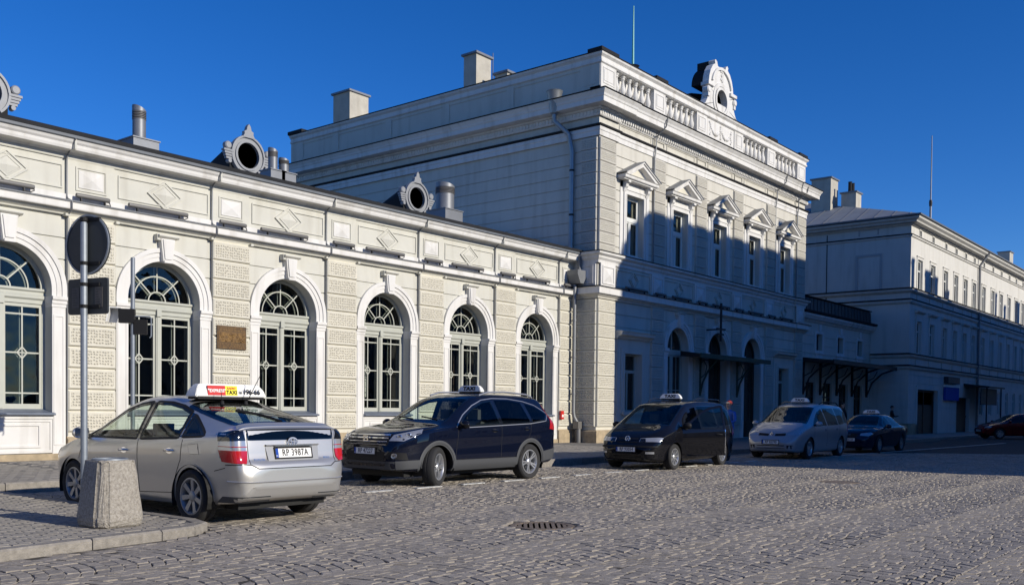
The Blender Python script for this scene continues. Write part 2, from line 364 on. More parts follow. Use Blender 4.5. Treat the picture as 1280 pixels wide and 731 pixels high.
def sett_geo(q, dist, mb, origin=(0, 0)):
    cx = sum(a for a, b in q) / 4; cy = sum(b for a, b in q) / 4; r = rnd
    g0 = r.uniform(0.0025, 0.008); dz = r.gauss(0.004, 0.002); tx, ty = r.gauss(0, 0.013), r.gauss(0, 0.013); ins = r.uniform(0.005, 0.011)
    lo, hi = [], []; dz += 0.005 * (math.sin(cx * 2.1 + 0.7 * math.sin(cy * 1.7)) + math.sin(cy * 2.6 + 1.3 * math.sin(cx * 0.9)) * 0.8)
    for a, b in q:
        dx, dy = a - cx, b - cy; l = math.hypot(dx, dy); jx, jy = r.gauss(0, 0.006), r.gauss(0, 0.006)
        k = max(0.2, 1 - g0 * 1.4 / l); k2 = max(0.15, 1 - (g0 + ins) * 1.4 / l)
        lo.append((cx + dx*k + jx - origin[0], cy + dy*k + jy - origin[1], 0.0 + dz))
        hi.append((cx + dx*k2 + jx - origin[0], cy + dy*k2 + jy - origin[1], 0.004 + dz + dx*tx + dy*ty))
    bot = [(a, b, -0.03) for a, b, c in lo]
    if dist < 14:
        vs = bot + lo + hi
        fs = [(i, (i+1) % 4, 4+(i+1) % 4, 4+i) for i in range(4)] + [(4+i, 4+(i+1) % 4, 8+(i+1) % 4, 8+i) for i in range(4)] + [(8, 9, 10, 11)]
    else:
        vs = [(a, b, -0.02) for a, b, c in lo] + hi
        fs = [(i, (i+1) % 4, 4+(i+1) % 4, 4+i) for i in range(4)] + [(4, 5, 6, 7)]
    mb.add(vs, fs)
for i, (d, q) in enumerate(SETTS[:300]):
    cx = sum(a for a, b in q) / 4; cy = sum(b for a, b in q) / 4
    mb = MB(); sett_geo(q, d, mb, (cx, cy)); put('sett', mb.raw('sett', 'granite_sett'), road, (cx, cy, 0))
mb = MB()
for d, q in SETTS[300:]: sett_geo(q, d, mb)
put('far_setts', mb.raw('far_setts', 'granite_sett'), road, kind='stuff')
# pavement slabs
def slab(name, P, z, m): return put(name, MB().prism(P, -0.03, z, 'z').mesh(name, m), kind='structure')
ISL_IN = [(-23.05, -6.1), (-23.05, -11.83), (-23.13, -12.13), (-23.39, -12.32), (-23.8, -12.41), (-24.6, -12.51), (-26.0, -12.69), (-34, -14.08), (-34, -6.1)]
pav = slab('pavement', ISL_IN, IS_Z - 0.006, 'joint_sand')
walk = slab('walkway', [(-70, -6.0), (-20.5, -6.0), (-20.5, -7.25), (24, -7.25), (24, 2), (-70, 2)], WK_Z - 0.006, 'joint_sand')
apron = slab('forecourt_pavement', [(24.01, -6.6), (90, -6.6), (90, 2), (24.01, 2)], 0.12, 'paver')
def pavers(parent, test, x0, x1, y0, y1, z, L=0.20, Wd=0.10, maxd=26):
    out = []
    nj = int((y1 - y0) / Wd)
    for j in range(nj):
        y = y0 + j * Wd
        for i in range(int((x1 - x0) / L) + 1):
            x = x0 + i * L + (L / 2 if j % 2 else 0)
            if not test(x + L/2, y + Wd/2): continue
            d = in_view(x, y, z, 60)
            if d is None or d > maxd: continue
            out.append((d, x, y))
    out.sort(); mb = MB(); e = 0.004; protos = []
    for t in range(6):
        b = MB(); h = rnd.uniform(-0.0015, 0.0015); c = 0.005
        b.add([(e, e, -0.02), (L-e, e, -0.02), (L-e, Wd-e, -0.02), (e, Wd-e, -0.02), (e+c, e+c, h), (L-e-c, e+c, h), (L-e-c, Wd-e-c, h), (e+c, Wd-e-c, h)],
              [(0,1,5,4), (1,2,6,5), (2,3,7,6), (3,0,4,7), (4,5,6,7)])
        protos.append(b)
    pm = [b.raw('paver', 'paver') for b in protos]
    for n, (d, x, y) in enumerate(out):
        if n < 300: put('paver', pm[n % 6], parent, (x, y, z))
        else:
            h = rnd.uniform(-0.002, 0.002); mb.add([(a+x, b+y, c+z+(h if c > -0.01 else 0)) for a, b, c in protos[n % 6].v], protos[n % 6].f)
    if mb.v: put('far_pavers', mb.raw('far_pavers', 'paver'), parent, kind='stuff')
isl_in = lambda x, y: all(in_poly(x+dx, y+dy, ISLAND) for dx, dy in ((0.2,0), (-0.2,0), (0,0.2), (0,-0.22))) and y < -6.3
pavers(pav, isl_in, -30, -22.9, -14, -6.1, IS_Z)
wk_in = lambda x, y: (y > -5.95 and x < -20.6) or (y > -7.1 and x >= -20.35)
pavers(walk, wk_in, -27, -2, -7.1, -0.14, WK_Z, 0.25, 0.25, 34)
# kerb stones
def kerbline(parent, P, ztop, w=0.16, L=1.0):
    for i in range(len(P) - 1):
        a, b = Vector(P[i]), Vector(P[i+1]); n = max(1, round((b - a).length / L)); d = (b - a) / n; t = d.normalized(); nr = Vector((t.y, -t.x))
        for k in range(n):
            p = a + d * k; q = p + d; h = ztop + rnd.uniform(-0.004, 0.004); e = t * 0.006
            A = [p + e, q - e, q - e - nr * w, p + e - nr * w]; c = 0.02
            T = [p + e * 2 - nr * c, q - e * 2 - nr * c, q - e * 2 - nr * (w - 0.004), p + e * 2 - nr * (w - 0.004)]
            vs = [(v.x, v.y, -0.03) for v in A] + [(v.x, v.y, h - c) for v in A] + [(v.x, v.y, h) for v in T]
            me = MB().add(vs, [(j, (j+1) % 4, 4+(j+1) % 4, 4+j) for j in range(4)] + [(4+j, 4+(j+1) % 4, 8+(j+1) % 4, 8+j) for j in range(4)] + [(8, 9, 10, 11)]).mesh('kerb_stone', 'kerb_granite')
            put('kerb_stone', me, parent)
kerbline(pav, [(-34, -14.2), (-26.0, -12.8), (-24.6, -12.62), (-23.8, -12.52), (-23.35, -12.42), (-23.05, -12.2), (-22.95, -11.85), (-22.95, -6.12)], IS_Z + 0.004)
kerbline(walk, [(-34, -6.1), (-20.6, -6.1)], WK_Z + 0.004); kerbline(walk, [(-20.6, -6.1), (-20.6, -7.35), (8, -7.35), (24, -7.35)], WK_Z + 0.004)
# painted dashes of the taxi rank
for k in range(13):
    x = -18.55 + 1.19 * k; mb = MB(); n = 6
    P = [(x + 0.62 * i / n, -9.86 + rnd.uniform(-0.012, 0.012)) for i in range(n + 1)] + [(x + 0.62 * i / n, -9.74 + rnd.uniform(-0.012, 0.012)) for i in range(n, -1, -1)]
    put('road_marking', mb.prism(P, 0.008, 0.0225, 'z').mesh('road_marking', 'road_white'), kind='structure')
put('road_marking', MB().prism([(1, -10.3), (22, -10.9), (22, -10.75), (1, -10.15)], 0.008, 0.0225, 'z').mesh('road_marking', 'road_white'), kind='structure')
# drain grate and manhole
t = thing('drain_grate', 'round cast iron drain grate with slots set in the cobbles', 'drain', (-20.05, -14.65, 0), RAD(-51))
mat('cast_iron', (0.20, 0.155, 0.115), 0.75, 0.0, var=0.35, vscale=12)
put('rim', MB().lathe([(0.31, -0.03), (0.31, 0.010), (0.33, 0.014), (0.39, 0.010), (0.39, -0.03)], n=36, cap=False).mesh('rim', 'cast_iron', True), t)
put('pit', MB().lathe([(0.0, -0.0035), (0.32, -0.0035)], n=24).mesh('pit', 'interior_dark'), t)
for k in range(9):
    yy = -0.27 + 0.0675 * k; hw = math.sqrt(max(0.01, 0.31**2 - yy * yy))
    put('bar', MB().box(yy - 0.021, yy + 0.021, -hw, hw, -0.01, 0.008).mesh('bar', 'cast_iron'), t)
t = thing('manhole_cover', 'flat dark iron manhole cover in the sunny cobbles', 'manhole cover', (-10.0, -14.55, 0))
put('cover', MB().lathe([(0.0, 0.006), (0.33, 0.006), (0.34, -0.03)], n=32, cap=False).mesh('cover', 'cast_iron'), t)
put('rim', MB().lathe([(0.34, -0.03), (0.34, 0.008), (0.39, 0.008), (0.39, -0.03)], n=32, cap=False).mesh('rim', 'cast_iron'), t)
# ================================================================ STATION: LOW WING
class Bld:
    def __init__(s, name, label, cat, loc, group=None): s.root = thing(name, label, cat, loc, group=group); s.off = Vector(loc)
    def part(s, name, mb, m, parent=None, smooth=False, kind=None):
        mb.v = [(x - s.off.x, y - s.off.y, z - s.off.z) for x, y, z in mb.v]
        return put(name, mb.mesh(name, m, smooth), parent or s.root, kind=kind)
    def inst(s, name, me, loc, parent=None, kind=None, rot=None):
        return put(name, me, parent or s.root, Vector(loc) - s.off if parent is None else loc, rot, kind)
mat('room_paint', (0.30, 0.26, 0.19), 0.8)
BAY = 3.75; PW = 1.13; ZG = 0.17
XK = [BAY * k for k in range(-16, 1)]; KV = -34
wing = Bld('station_wing', 'long low cream station wing with arched windows and diamond panelled frieze', 'station building', (-12.6, 3, 0))
WJ = [5.66 - 0.488 * i for i in range(0, 11)]
wc = [x + PW + 1.31 for x in XK[:-1]]                      # window centres
RI, RO, ZS = 0.97, 1.29, 3.98
holes = [(c - RI, c + RI, 1.17, ZS + RI) for c in wc if c > KV]
mb = MB().wall(XK[0], 1.10, ZG - 0.2, 7.2, 0.0, holes, 0.42, [j for j in WJ if j > 1.0], arch=range(len(holes)))
wing.part('wall', mb, 'plaster_cream')
mb = MB(); mb.box(XK[0], XK[0] + 0.3, 0.03, 9.0, 0, 7.3); mb.box(XK[0] + 0.3, 1.09, 8.9, 9.0, 0, 8.0)
wing.part('rear_wall', mb, 'plaster_cream')
# dark rooms behind the glass
mb = MB().box(XK[0] + 0.4, 1.05, 2.6, 2.7, 0, 6); mb.box(XK[0] + 0.4, 1.05, 0.43, 2.6, 0.2, 0.3); mb.box(XK[0] + 0.4, 1.05, 0.43, 2.6, 5.4, 5.5)
wing.part('room', mb, 'interior_dark')
for xc in (-20.9, -18.4, -16.9, -13.6, -11.9, -9.6, -6.2, -4.4, -2.3):
    w_ = rnd.uniform(0.12, 0.30); wing.part('room_column', MB().box(xc, xc + w_, 1.3, 1.3 + w_, 0.3, rnd.uniform(3.0, 5.4)), rnd.choice(['room_paint', 'wood_dark', 'room_paint']))
# rusticated pilasters
base = MB(); base.box(0, PW, -0.05, 0.0, 0.6, 5.70); base_me = base.mesh('pilaster', 'quoin_cream')
blk = pecked(MB().cbox(0.0, PW, -0.115, -0.045, -0.225, 0.225, 0.028).mesh('quoin_block', 'quoin_cream'), 'quoin_cream_pecked')
for k, x in enumerate(XK):
    if x < KV: continue
    p = wing.inst('pilaster', base_me, (x, 0, 0))
    for i in range(10):
        put('quoin_block', blk, p, (0, 0, 5.66 - 0.244 - 0.488 * i))
    b = MB().box(x - 0.02, x + PW + 0.02, -0.13, -0.0, ZG - 0.1, 0.62); b.prism([(-0.13, 0.62), (0, 0.62), (0, 0.68), (-0.05, 0.68)], x - 0.02, x + PW + 0.02, 'x')
    wing.part('pilaster_plinth', b, 'plinth_stone')
# arched windows --------------------------------------------------
F0 = 0.31
fr = MB(); fr.ring(0, ZS, RI - 0.075, RI, F0, F0 + 0.09, 0, 180, 28); fr.ring(0, ZS, RI - 0.10, RI - 0.072, F0 - 0.02, F0 + 0.05, 0, 180, 28)
for s in (-1, 1):
    a, b = sorted((s * RI, s * (RI - 0.075))); fr.box(a, b, F0, F0 + 0.09, 1.30, 3.70)
    a, b = sorted((s * 0.062, s * 0.112)); fr.box(a, b, F0 + 0.01, F0 + 0.07, 1.40, 3.62)
    a, b = sorted((s * (RI - 0.075), s * (RI - 0.122))); fr.box(a, b, F0 + 0.01, F0 + 0.07, 1.40, 3.62)
    a, b = sorted((s * 0.06, s * (RI - 0.073))); fr.box(a, b, F0 + 0.012, F0 + 0.068, 1.30, 1.42); fr.box(a, b, F0 + 0.012, F0 + 0.068, 3.58, 3.66)
fr.box(-0.062, 0.062, F0 - 0.03, F0 + 0.08, 1.30, 3.78); fr.box(-0.036, 0.036, F0 - 0.05, F0 - 0.03, 1.32, 3.74); fr.box(-0.06, 0.06, F0 - 0.085, F0 - 0.05, 3.62, 3.80)
fr.prism([(F0 + 0.09, 3.66), (F0 - 0.02, 3.66), (F0 - 0.02, 3.74), (F0 - 0.06, 3.78), (F0 - 0.06, 3.84), (F0 - 0.03, 3.86), (F0 - 0.03, 3.92), (F0 - 0.07, 3.95), (F0 - 0.07, 4.0), (F0 + 0.09, 4.0)], -RI, RI, 'x')
fr_me = fr.mesh('arched_window', 'frame_sage')
def lattice(y0, y1, t=0.016):
    m = MB()
    for s in (-1, 1):
        xa, xb = sorted((s * 0.112, s * (RI - 0.122))); xm = (xa + xb) / 2; d = 0.135
        for z in (3.42, 1.66): m.box(xa, xb, y0, y1, z - t, z + t)
        m.box(xm - t, xm + t, y0 - 0.001, y1 + 0.001, 1.42, 2.56 - d); m.box(xm - t, xm + t, y0 - 0.001, y1 + 0.001, 2.56 + d, 3.58)
        m.box(xa, xm - d * 0.85, y0, y1, 2.56 - t, 2.56 + t); m.box(xm + d * 0.85, xb, y0, y1, 2.56 - t, 2.56 + t)
        D = lambda q: [(xm - q*0.85, 2.56), (xm, 2.56 - q), (xm + q*0.85, 2.56), (xm, 2.56 + q)]
        m.polyframe(D(d + 0.015), D(d - 0.03), y0 - 0.003, y1)
        m.box(xm - t*0.7, xm + t*0.7, y0 + 0.002, y1, 2.56 - d + 0.02, 2.56 + d - 0.02); m.box(xm - d*0.7, xm + d*0.7, y0 + 0.003, y1, 2.56 - t*0.7, 2.56 + t*0.7)
    m.ring(0, 4.0, 0.215, 0.245, y0, y1, 0, 180, 14); m.ring(0, 4.0, 0.60, 0.63, y0, y1, 0, 180, 24)
    for a in (45, 90, 135):
        c, q = math.cos(RAD(a)), math.sin(RAD(a)); p0 = (0.245*c, 4.0 + 0.245*q); p1 = ((RI - 0.08)*c, 3.99 + (RI - 0.08)*q); n = (-q * t, c * t)
        m.prism([(p0[0]-n[0], p0[1]-n[1]), (p1[0]-n[0], p1[1]-n[1]), (p1[0]+n[0], p1[1]+n[1]), (p0[0]+n[0], p0[1]+n[1])], y0 + 0.002, y1 + 0.002)
    return m
lat_o = lattice(F0 + 0.028, F0 + 0.046).mesh('lattice', 'frame_sage'); 
lat_i = lattice(F0 + 0.17, F0 + 0.185, 0.017)
for s in (-1, 1):
    a, b = sorted((s * RI, s * (RI - 0.11))); lat_i.box(a, b, F0 + 0.15, F0 + 0.20, 1.30, 3.70)
lat_i.box(-0.05, 0.05, F0 + 0.15, F0 + 0.20, 1.30, 3.7); lat_i.box(-RI, RI, F0 + 0.15, F0 + 0.20, 3.7, 3.98)
lat_i = lat_i.mesh('inner_sash', 'frame_sage')
def pane_box(xa, xb, za, zb, y): return MB().box(xa, xb, y, y + 0.006, za, zb)
pane_me = pane_box(-0.366, 0.366, 1.40, 3.60, 0).mesh('pane', 'window_glass')
NA = 20; fan = [( (RI - 0.07) * math.cos(math.pi * i / NA), 4.0 + (RI - 0.07) * math.sin(math.pi * i / NA)) for i in range(NA + 1)]
fan_me = MB().prism(fan, F0 + 0.036, F0 + 0.042).mesh('fan_pane', 'window_glass')
sur = MB(); 
for (a, b, y) in ((0.97, 1.075, -0.035), (1.075, 1.185, -0.055), (1.185, 1.29, -0.085)):
    sur.ring(0, ZS, a, b, y, 0.02, 0, 180, 36)
    for s in (-1, 1): xa, xb = sorted((s * a, s * b)); sur.box(xa + 0.0003, xb - 0.0003, y, 0.02, 3.80, ZS - 0.0004)
sur_me = sur.mesh('arch_surround', 'plaster_white', 35)
jam = MB(); imp = MB()
jam.box(0.97, 1.27, -0.05, 0.02, 0.30, 3.60); jam.frame(1.00, 1.24, 0.5, 3.42, 0.035, -0.065, -0.05); 
imp.prism([(0.02, 3.60), (-0.065, 3.60), (-0.065, 3.66), (-0.085, 3.68), (-0.085, 3.74), (-0.12, 3.77), (-0.12, 3.84), (0.02, 3.84)], 0.955, 1.29, 'x')
imp.box(0.965, 1.0, -0.05, 0.30, 3.60, 3.83); imp.box(0.95, 0.99, -0.02, 0.26, 3.68, 3.84)
jam_me = jam.mesh('window_pilaster', 'plaster_white'); imp_me = imp.mesh('impost', 'plaster_white')
key = MB(); kx = lambda z: 0.125 + (z - 4.93) * 0.115
key.prism([(-kx(4.93), 4.93), (kx(4.93), 4.93), (kx(5.50), 5.50), (-kx(5.50), 5.50)], -0.17, 0.0)
key.prism([(-kx(4.99)+0.04, 4.99), (kx(4.99)-0.04, 4.99), (kx(5.46)-0.04, 5.46), (-kx(5.46)+0.04, 5.46)], -0.20, -0.165)
key.box(-0.115, 0.115, -0.2, -0.1, 4.90, 4.96)
key_me = key.mesh('keystone', 'plaster_white')
cap = MB(); cap.prism([(0, 5.50), (-0.19, 5.50), (-0.24, 5.535), (-0.24, 5.57), (0, 5.59)], -0.27, 0.27, 'x'); cap.box(-0.29, -0.2, -0.17, 0, 5.44, 5.585)
cap_me = cap.mesh('cap', 'plaster_cream')
sill = MB().prism([(0.34, 1.17), (-0.14, 1.17), (-0.16, 1.19), (-0.16, 1.215), (0.34, 1.31)], -1.0, 1.0, 'x').mesh('window_sill', 'sill_blue')
apr = MB().box(-0.98, 0.98, -0.03, 0.0, 0.32, 1.17); apr.box(-0.98, 0.98, -0.06, -0.03, 1.09, 1.17); apr.frame(-0.72, 0.72, 0.45, 0.98, 0.05, -0.055, -0.03); apr.frame(-0.98, 0.98, 0.33, 1.08, 0.06, -0.05, -0.03)
apr_me = apr.mesh('apron_panel', 'plaster_white')
pl_me = MB().box(-1.31, 1.31, -0.09, 0.0, ZG - 0.1, 0.31).mesh('plinth', 'plinth_stone')
curt = MB()
for k, c in enumerate(wc):
    if c < KV: continue
    wdw = wing.inst('arched_window', fr_me, (c, 0, 0))
    put('lattice', lat_o, wdw); put('inner_sash', lat_i, wdw)
    for s in (-1, 1): put('pane', pane_me, wdw, (s * 0.48, F0 + 0.035, 0))
    put('fan_pane', fan_me, wdw)
    wing.inst('arch_surround', sur_me, (c, 0, 0))
    for s in (1, -1):
        a = wing.inst('window_pilaster', jam_me, (c, 0, 0)); b = put('impost', imp_me, a)
        if s < 0: a.scale = (-1, 1, 1)
    kk = wing.inst('keystone', key_me, (c, 0, 0)); put('cap', cap_me, kk)
    wing.inst('window_sill', sill, (c, 0, 0)); wing.inst('apron_panel', apr_me, (c, 0, 0)); wing.inst('plinth', pl_me, (c, 0, 0))
# mouldings
X0 = XK[0]; END = 1.085
def mould(b, name, prof, m, path, breaks=None, parent=None): return b.part(name, MB().sweep(path, prof), m, parent)
pathw = [(X0, 0), (END, 0)]
mould(wing, 'bed_mould', [(0, 5.70), (0.06, 5.70), (0.07, 5.73), (0.14, 5.77), (0.15, 5.81), (0, 5.81)], 'plaster_cream', pathw)
mould(wing, 'string_course', [(0, 5.81), (0.25, 5.81), (0.26, 5.83), (0.26, 5.95), (0.28, 5.97), (0, 5.97)], 'plaster_white', pathw)
mould(wing, 'ledge_flashing', [(0, 5.972), (0.30, 5.972), (0.305, 6.0), (0, 6.06)], 'zinc_dull', pathw)
mould(wing, 'frieze_base', [(0, 6.04), (0.05, 6.04), (0.05, 6.17), (0, 6.17)], 'plaster_white', pathw)
mould(wing, 'architrave', [(0, 6.965), (0.035, 6.965), (0.045, 6.985), (0.045, 7.07), (0, 7.07)], 'plaster_cream', pathw)
mould(wing, 'crown_moulding', [(0, 7.07), (0.08, 7.07), (0.12, 7.11), (0.33, 7.12), (0.35, 7.17), (0.36, 7.23), (0.40, 7.27), (0.43, 7.325), (0, 7.325)], 'plaster_white', pathw)
mould(wing, 'gutter', [(0, 7.33), (0.44, 7.33), (0.47, 7.35), (0.47, 7.41), (0.0, 7.42)], 'gutter_zinc', pathw)
mould(wing, 'roof_edge', [(0, 7.43), (0.44, 7.425), (0.44, 7.52), (0.40, 7.53), (0, 7.59)], 'zinc_dark', pathw)
wing.part('roof', MB().prism([(-0.38, 7.47), (4.2, 8.45), (9.1, 8.8), (9.1, 8.6), (0, 7.3)], X0, END, 'x'), 'roof_metal')
# frieze strips: break-outs over each pilaster, panels, diamonds
sq0 = MB(); sq0.box(0, PW, -0.03, 0.0, 6.17, 7.07); sq0.frame(0.20, 0.93, 6.29, 6.83, 0.035, -0.055, -0.03); sq0 = sq0.mesh('pier_strip', 'plaster_cream'); sq = MB(); sq.box(0.27, 0.86, -0.05, -0.03, 6.36, 6.76)
sq.add([(0.30, -0.05, 6.39), (0.83, -0.05, 6.39), (0.83, -0.05, 6.73), (0.30, -0.05, 6.73), (0.565, -0.085, 6.56)], [(0, 1, 4), (1, 2, 4), (2, 3, 4), (3, 0, 4)])
sq_me = sq.mesh('pyramid_panel', 'plaster_white')
lp = MB(); L0, L1 = PW + 0.10, BAY - 0.09; xm = PW + 1.31; hz, hx = 0.30, 0.40
lp.frame(L0, L1, 6.29, 6.83, 0.03, -0.03, 0.0)
lp_me = lp.mesh('frieze_panel', 'plaster_cream')
dm = MB(); Dm = lambda q: [(xm - hx*q, 6.56), (xm, 6.56 - hz*q), (xm + hx*q, 6.56), (xm, 6.56 + hz*q)]
dm.polyframe(Dm(1.18), Dm(1.02), -0.045, 0.0); dm.prism(Dm(1.02), -0.018, 0.002); dm.polyframe(Dm(0.80), Dm(0.70), -0.04, -0.017); dm.add([(p, -0.03, q) for p, q in Dm(0.68)] + [(xm, -0.075, 6.56)], [(0,1,4), (1,2,4), (2,3,4), (3,0,4)])
dm_me = dm.mesh('diamond_panel', 'plaster_cream')
brk = MB()
for k, x in enumerate(XK):
    if x < KV: continue
    q = wing.inst('pier_strip', sq0, (x, 0, 0)); put('pyramid_panel', sq_me, q)
    if k < len(XK) - 1: q = wing.inst('frieze_panel', lp_me, (x, 0, 0)); put('diamond_panel', dm_me, q)
    brk.box(x - 0.015, x + PW + 0.02, -0.075, -0.0, 7.075, 7.11); brk.box(x - 0.012, x + 0.012, -0.29, -0.2, 5.82, 5.972); brk.box(x - 0.02, x + 0.02, -0.46, -0.30, 7.11, 7.33)
    brk.box(x - 0.09, x + 0.02, -0.16, 0, 5.66, 5.72); brk.box(x + PW - 0.02, x + PW + 0.06, -0.16, 0, 5.66, 5.72); brk.box(x - 0.012, x + 0.01, -0.05, 0, 6.05, 7.07)
wing.part('seam_strips', brk, 'plaster_cream', kind='stuff')
cond = MB().tube([(0, -0.48, 7.34), (0, -0.40, 7.24), (0, -0.10, 7.06), (0, -0.065, 6.95), (0, -0.065, 6.12), (0, -0.10, 6.06), (0, -0.31, 5.98), (0, -0.30, 5.80), (0, -0.14, 5.70), (0, -0.07, 5.60), (0, -0.07, 0.7)], 0.016, 6).mesh('conductor', 'zinc_dull', 60)
for x in XK:
    if x > KV: wing.inst('conductor', cond, (x - 0.012, 0, 0))
# gutter joints: lighter zinc clips
# dormers with round windows
def dormer(b, x, y, zc, s=1.0):
    f = MB(); f.ring(0, 0, 0.40, 0.47, -0.09, 0.05, 0, 360, 32); f.ring(0, 0, 0.47, 0.56, -0.05, 0.05, 0, 360, 32); f.ring(0, 0, 0.56, 0.62, -0.10, 0.05, -52, 232, 30)
    me = MB(); me.v, me.f = f.v, f.f; o = b.inst('dormer', me.mesh('dormer', 'zinc_paint', 35), (x, y, zc))
    put('pane', MB().lathe([(0, 0.0), (0.41, 0.0)], n=28, axis='y').mesh('pane', 'dormer_glass'), o, (0, 0.03, 0))
    put('finial', MB().prism([(-0.22, 0.55), (-0.16, 0.66), (-0.17, 0.74), (-0.09, 0.78), (-0.06, 0.90), (0, 0.98), (0.06, 0.90), (0.09, 0.78), (0.17, 0.74), (0.16, 0.66), (0.22, 0.55)], -0.11, 0.03).mesh('finial', 'zinc_paint'), o)
    for sx in (-1, 1):
        e = MB(); e.lathe([(0, -0.12), (0.09, -0.12), (0.12, -0.09), (0.12, 0.05)], (sx * 0.74, 0, 0.18), 16, 'y')
        for j in range(4): e.box(*sorted((sx * 0.56, sx * (0.90 - 0.035 * j))), -0.11 + 0.015 * j, 0.05, 0.06 - 0.075 * j - 0.06, 0.06 - 0.075 * j)
        e.lathe([(0, -0.1), (0.06, -0.1), (0.07, 0.05)], (sx * 0.68, 0, -0.29), 12, 'y')
        put('scroll', e.mesh('scroll', 'zinc_paint'), o)
    r = MB(); n = 14
    A = [(0.60 * math.cos(math.pi * i / n), 0.02 + 0.60 * math.sin(math.pi * i / n)) for i in range(n + 1)]
    vs = [(p, 0.05, q) for p, q in [(0.6, -0.75)] + A + [(-0.6, -0.75)]] + [(p * 0.75, 2.6, q * 0.25 - 0.62) for p, q in [(0.6, -0.75)] + A + [(-0.6, -0.75)]]
    m = n + 3; r.add(vs, [(i, i+1, m+i+1, m+i) for i in range(m-1)] + [tuple(range(m))]); put('roof', r.mesh('roof', 'zinc_dark', 40), o)
mat('dormer_glass', (0.006, 0.006, 0.007), 0.15, spec=0.2)
for x in (-18.85, -11.02, -3.52): dormer(wing, x, 4.1, 9.30)
def vent(b, x, y, z0, h, r, bx=0.33):
    o = b.inst('vent_pipe', MB().lathe([(r, -0.4), (r, h * 0.62)], n=18).mesh('vent_pipe', 'zinc', True), (x, y, z0))
    g = MB()
    for j in range(5): g.lathe([(r * 0.86, h*0.62 + j*h*0.045), (r * 1.06, h*0.62 + j*h*0.045 + 0.005), (r * 1.02, h*0.62 + j*h*0.045 + h*0.03)], n=18)
    put('louvre', g.mesh('louvre', 'lamp_housing', True), o)
    c = MB(); n = 18; z1 = h * 0.84
    vs = []
    for i in range(n):
        a = 2 * math.pi * i / n; x1, y1 = r * 1.05 * math.cos(a), r * 1.05 * math.sin(a); vs += [(x1, y1, z1), (x1, y1, z1 + h * 0.09 - x1 / r * h * 0.075)]
    c.add(vs, [(2*i, 2*((i+1) % n), 2*((i+1) % n) + 1, 2*i + 1) for i in range(n)] + [tuple(2*i+1 for i in range(n))]); put('cowl', c.mesh('cowl', 'zinc', 50), o)
    put('curb', MB().box(-bx, bx, -bx, bx, -0.8, 0.02).box(-bx-0.03, bx+0.03, -bx-0.03, bx+0.03, 0.02, 0.05).mesh('curb', 'zinc'), o)
vent(wing, -15.85, 2.0, 8.30, 0.95, 0.17, 0.36); vent(wing, -11.45, 2.2, 8.42, 0.72, 0.14, 0.26); vent(wing, -11.05, 2.2, 8.42, 0.5, 0.15, 0.26); vent(wing, -4.15, 2.0, 8.42, 1.02, 0.33, 0.45)
# linear floodlights lying on the ledge (things of their own)
def flood(x0, ln, y, z, lab, grp):
    t = thing('floodlight', lab, 'floodlight', (x0 + ln / 2, y, z), group=grp)
    put('housing', MB().lathe([(0, -ln/2), (0.05, -ln/2), (0.055, -ln/2 + 0.03), (0.055, ln/2 - 0.03), (0.05, ln/2), (0, ln/2)], (0, 0, 0.12), 12, 'x').mesh('housing', 'lamp_housing', True), t)
    put('bracket', MB().box(-ln * 0.36 - 0.015, -ln * 0.36 + 0.015, -0.03, 0.03, 0, 0.10).mesh('bracket', 'iron_black'), t)
    b = MB().box(ln * 0.36 - 0.015, ln * 0.36 + 0.015, -0.03, 0.03, 0, 0.10)
    b.tube([(ln*0.36, 0, 0.01), (ln*0.36 + 0.13, -0.03, 0.0), (ln*0.5, -0.02, 0.05), (ln*0.5 - 0.02, 0, 0.12)], 0.012, 6)
    put('bracket', b.mesh('bracket', 'iron_black'), t)
WN = ['first', 'second', 'third', 'fourth', 'fifth', 'sixth', 'seventh']
for k, x in enumerate(XK):
    if x < -24: continue
    n = len(XK) - 2 - k
    if k < len(XK) - 1: flood(x + 1.40, 1.55, -0.19, 6.03, 'long tubular floodlight above the %s arched window left of the downpipe' % WN[n], 'long floodlights on the wing ledge')
    flood(x + 0.14, 0.78, -0.19, 6.03, 'short tubular floodlight above the pier %s' % (('just left of the %s arched window from the downpipe' % WN[n]) if n >= 0 else 'beside the downpipe'), 'short floodlights on the wing ledge')
# plaque, red box
t = thing('wall_plaque', 'bronze relief plaque fixed on the rusticated pier between two arched windows', 'plaque', (-14.47, -0.12, 3.2))
put('plate', MB().box(-0.44, 0.44, -0.035, 0.0, -0.30, 0.30).mesh('plate', 'bronze'), t)
mat('bronze_light', (0.21, 0.12, 0.035), 0.5, 0.3, var=0.6, vscale=14, col2=(0.06, 0.03, 0.015))
rf = MB(); rf.box(-0.40, 0.40, -0.048, -0.035, -0.12, 0.14)
for i in range(46):
    x, z = rnd.uniform(-0.37, 0.37), rnd.uniform(-0.10, 0.12); r = rnd.uniform(0.015, 0.04); rf.lathe([(0, -0.05 - r * 0.5), (r * 0.7, -0.048 - r * 0.35), (r, -0.046)], (x, 0, z), 7, 'y')
put('relief', rf.mesh('relief', 'bronze_light', 60), t)
ln = MB()
for zz in (0.25, 0.19, -0.17, -0.22, -0.27):
    x = -0.38
    while x < 0.34:
        l = rnd.uniform(0.03, 0.09); ln.box(x, min(0.38, x + l), -0.041, -0.035, zz - 0.014, zz + 0.014); x += l + 0.02
put('lettering', ln.mesh('lettering', 'bronze_light'), t)
t = thing('alarm_box', 'small red box mounted low on the wall beside the downpipe', 'box', (0.10, -0.12, 1.22))
put('case', MB().cbox(-0.09, 0.09, -0.09, 0, -0.16, 0.16, 0.012).mesh('case', 'red_paint'), t); put('front_plate', MB().box(-0.05, 0.05, -0.095, -0.09, -0.08, 0.02).mesh('front_plate', 'white_paint'), t)
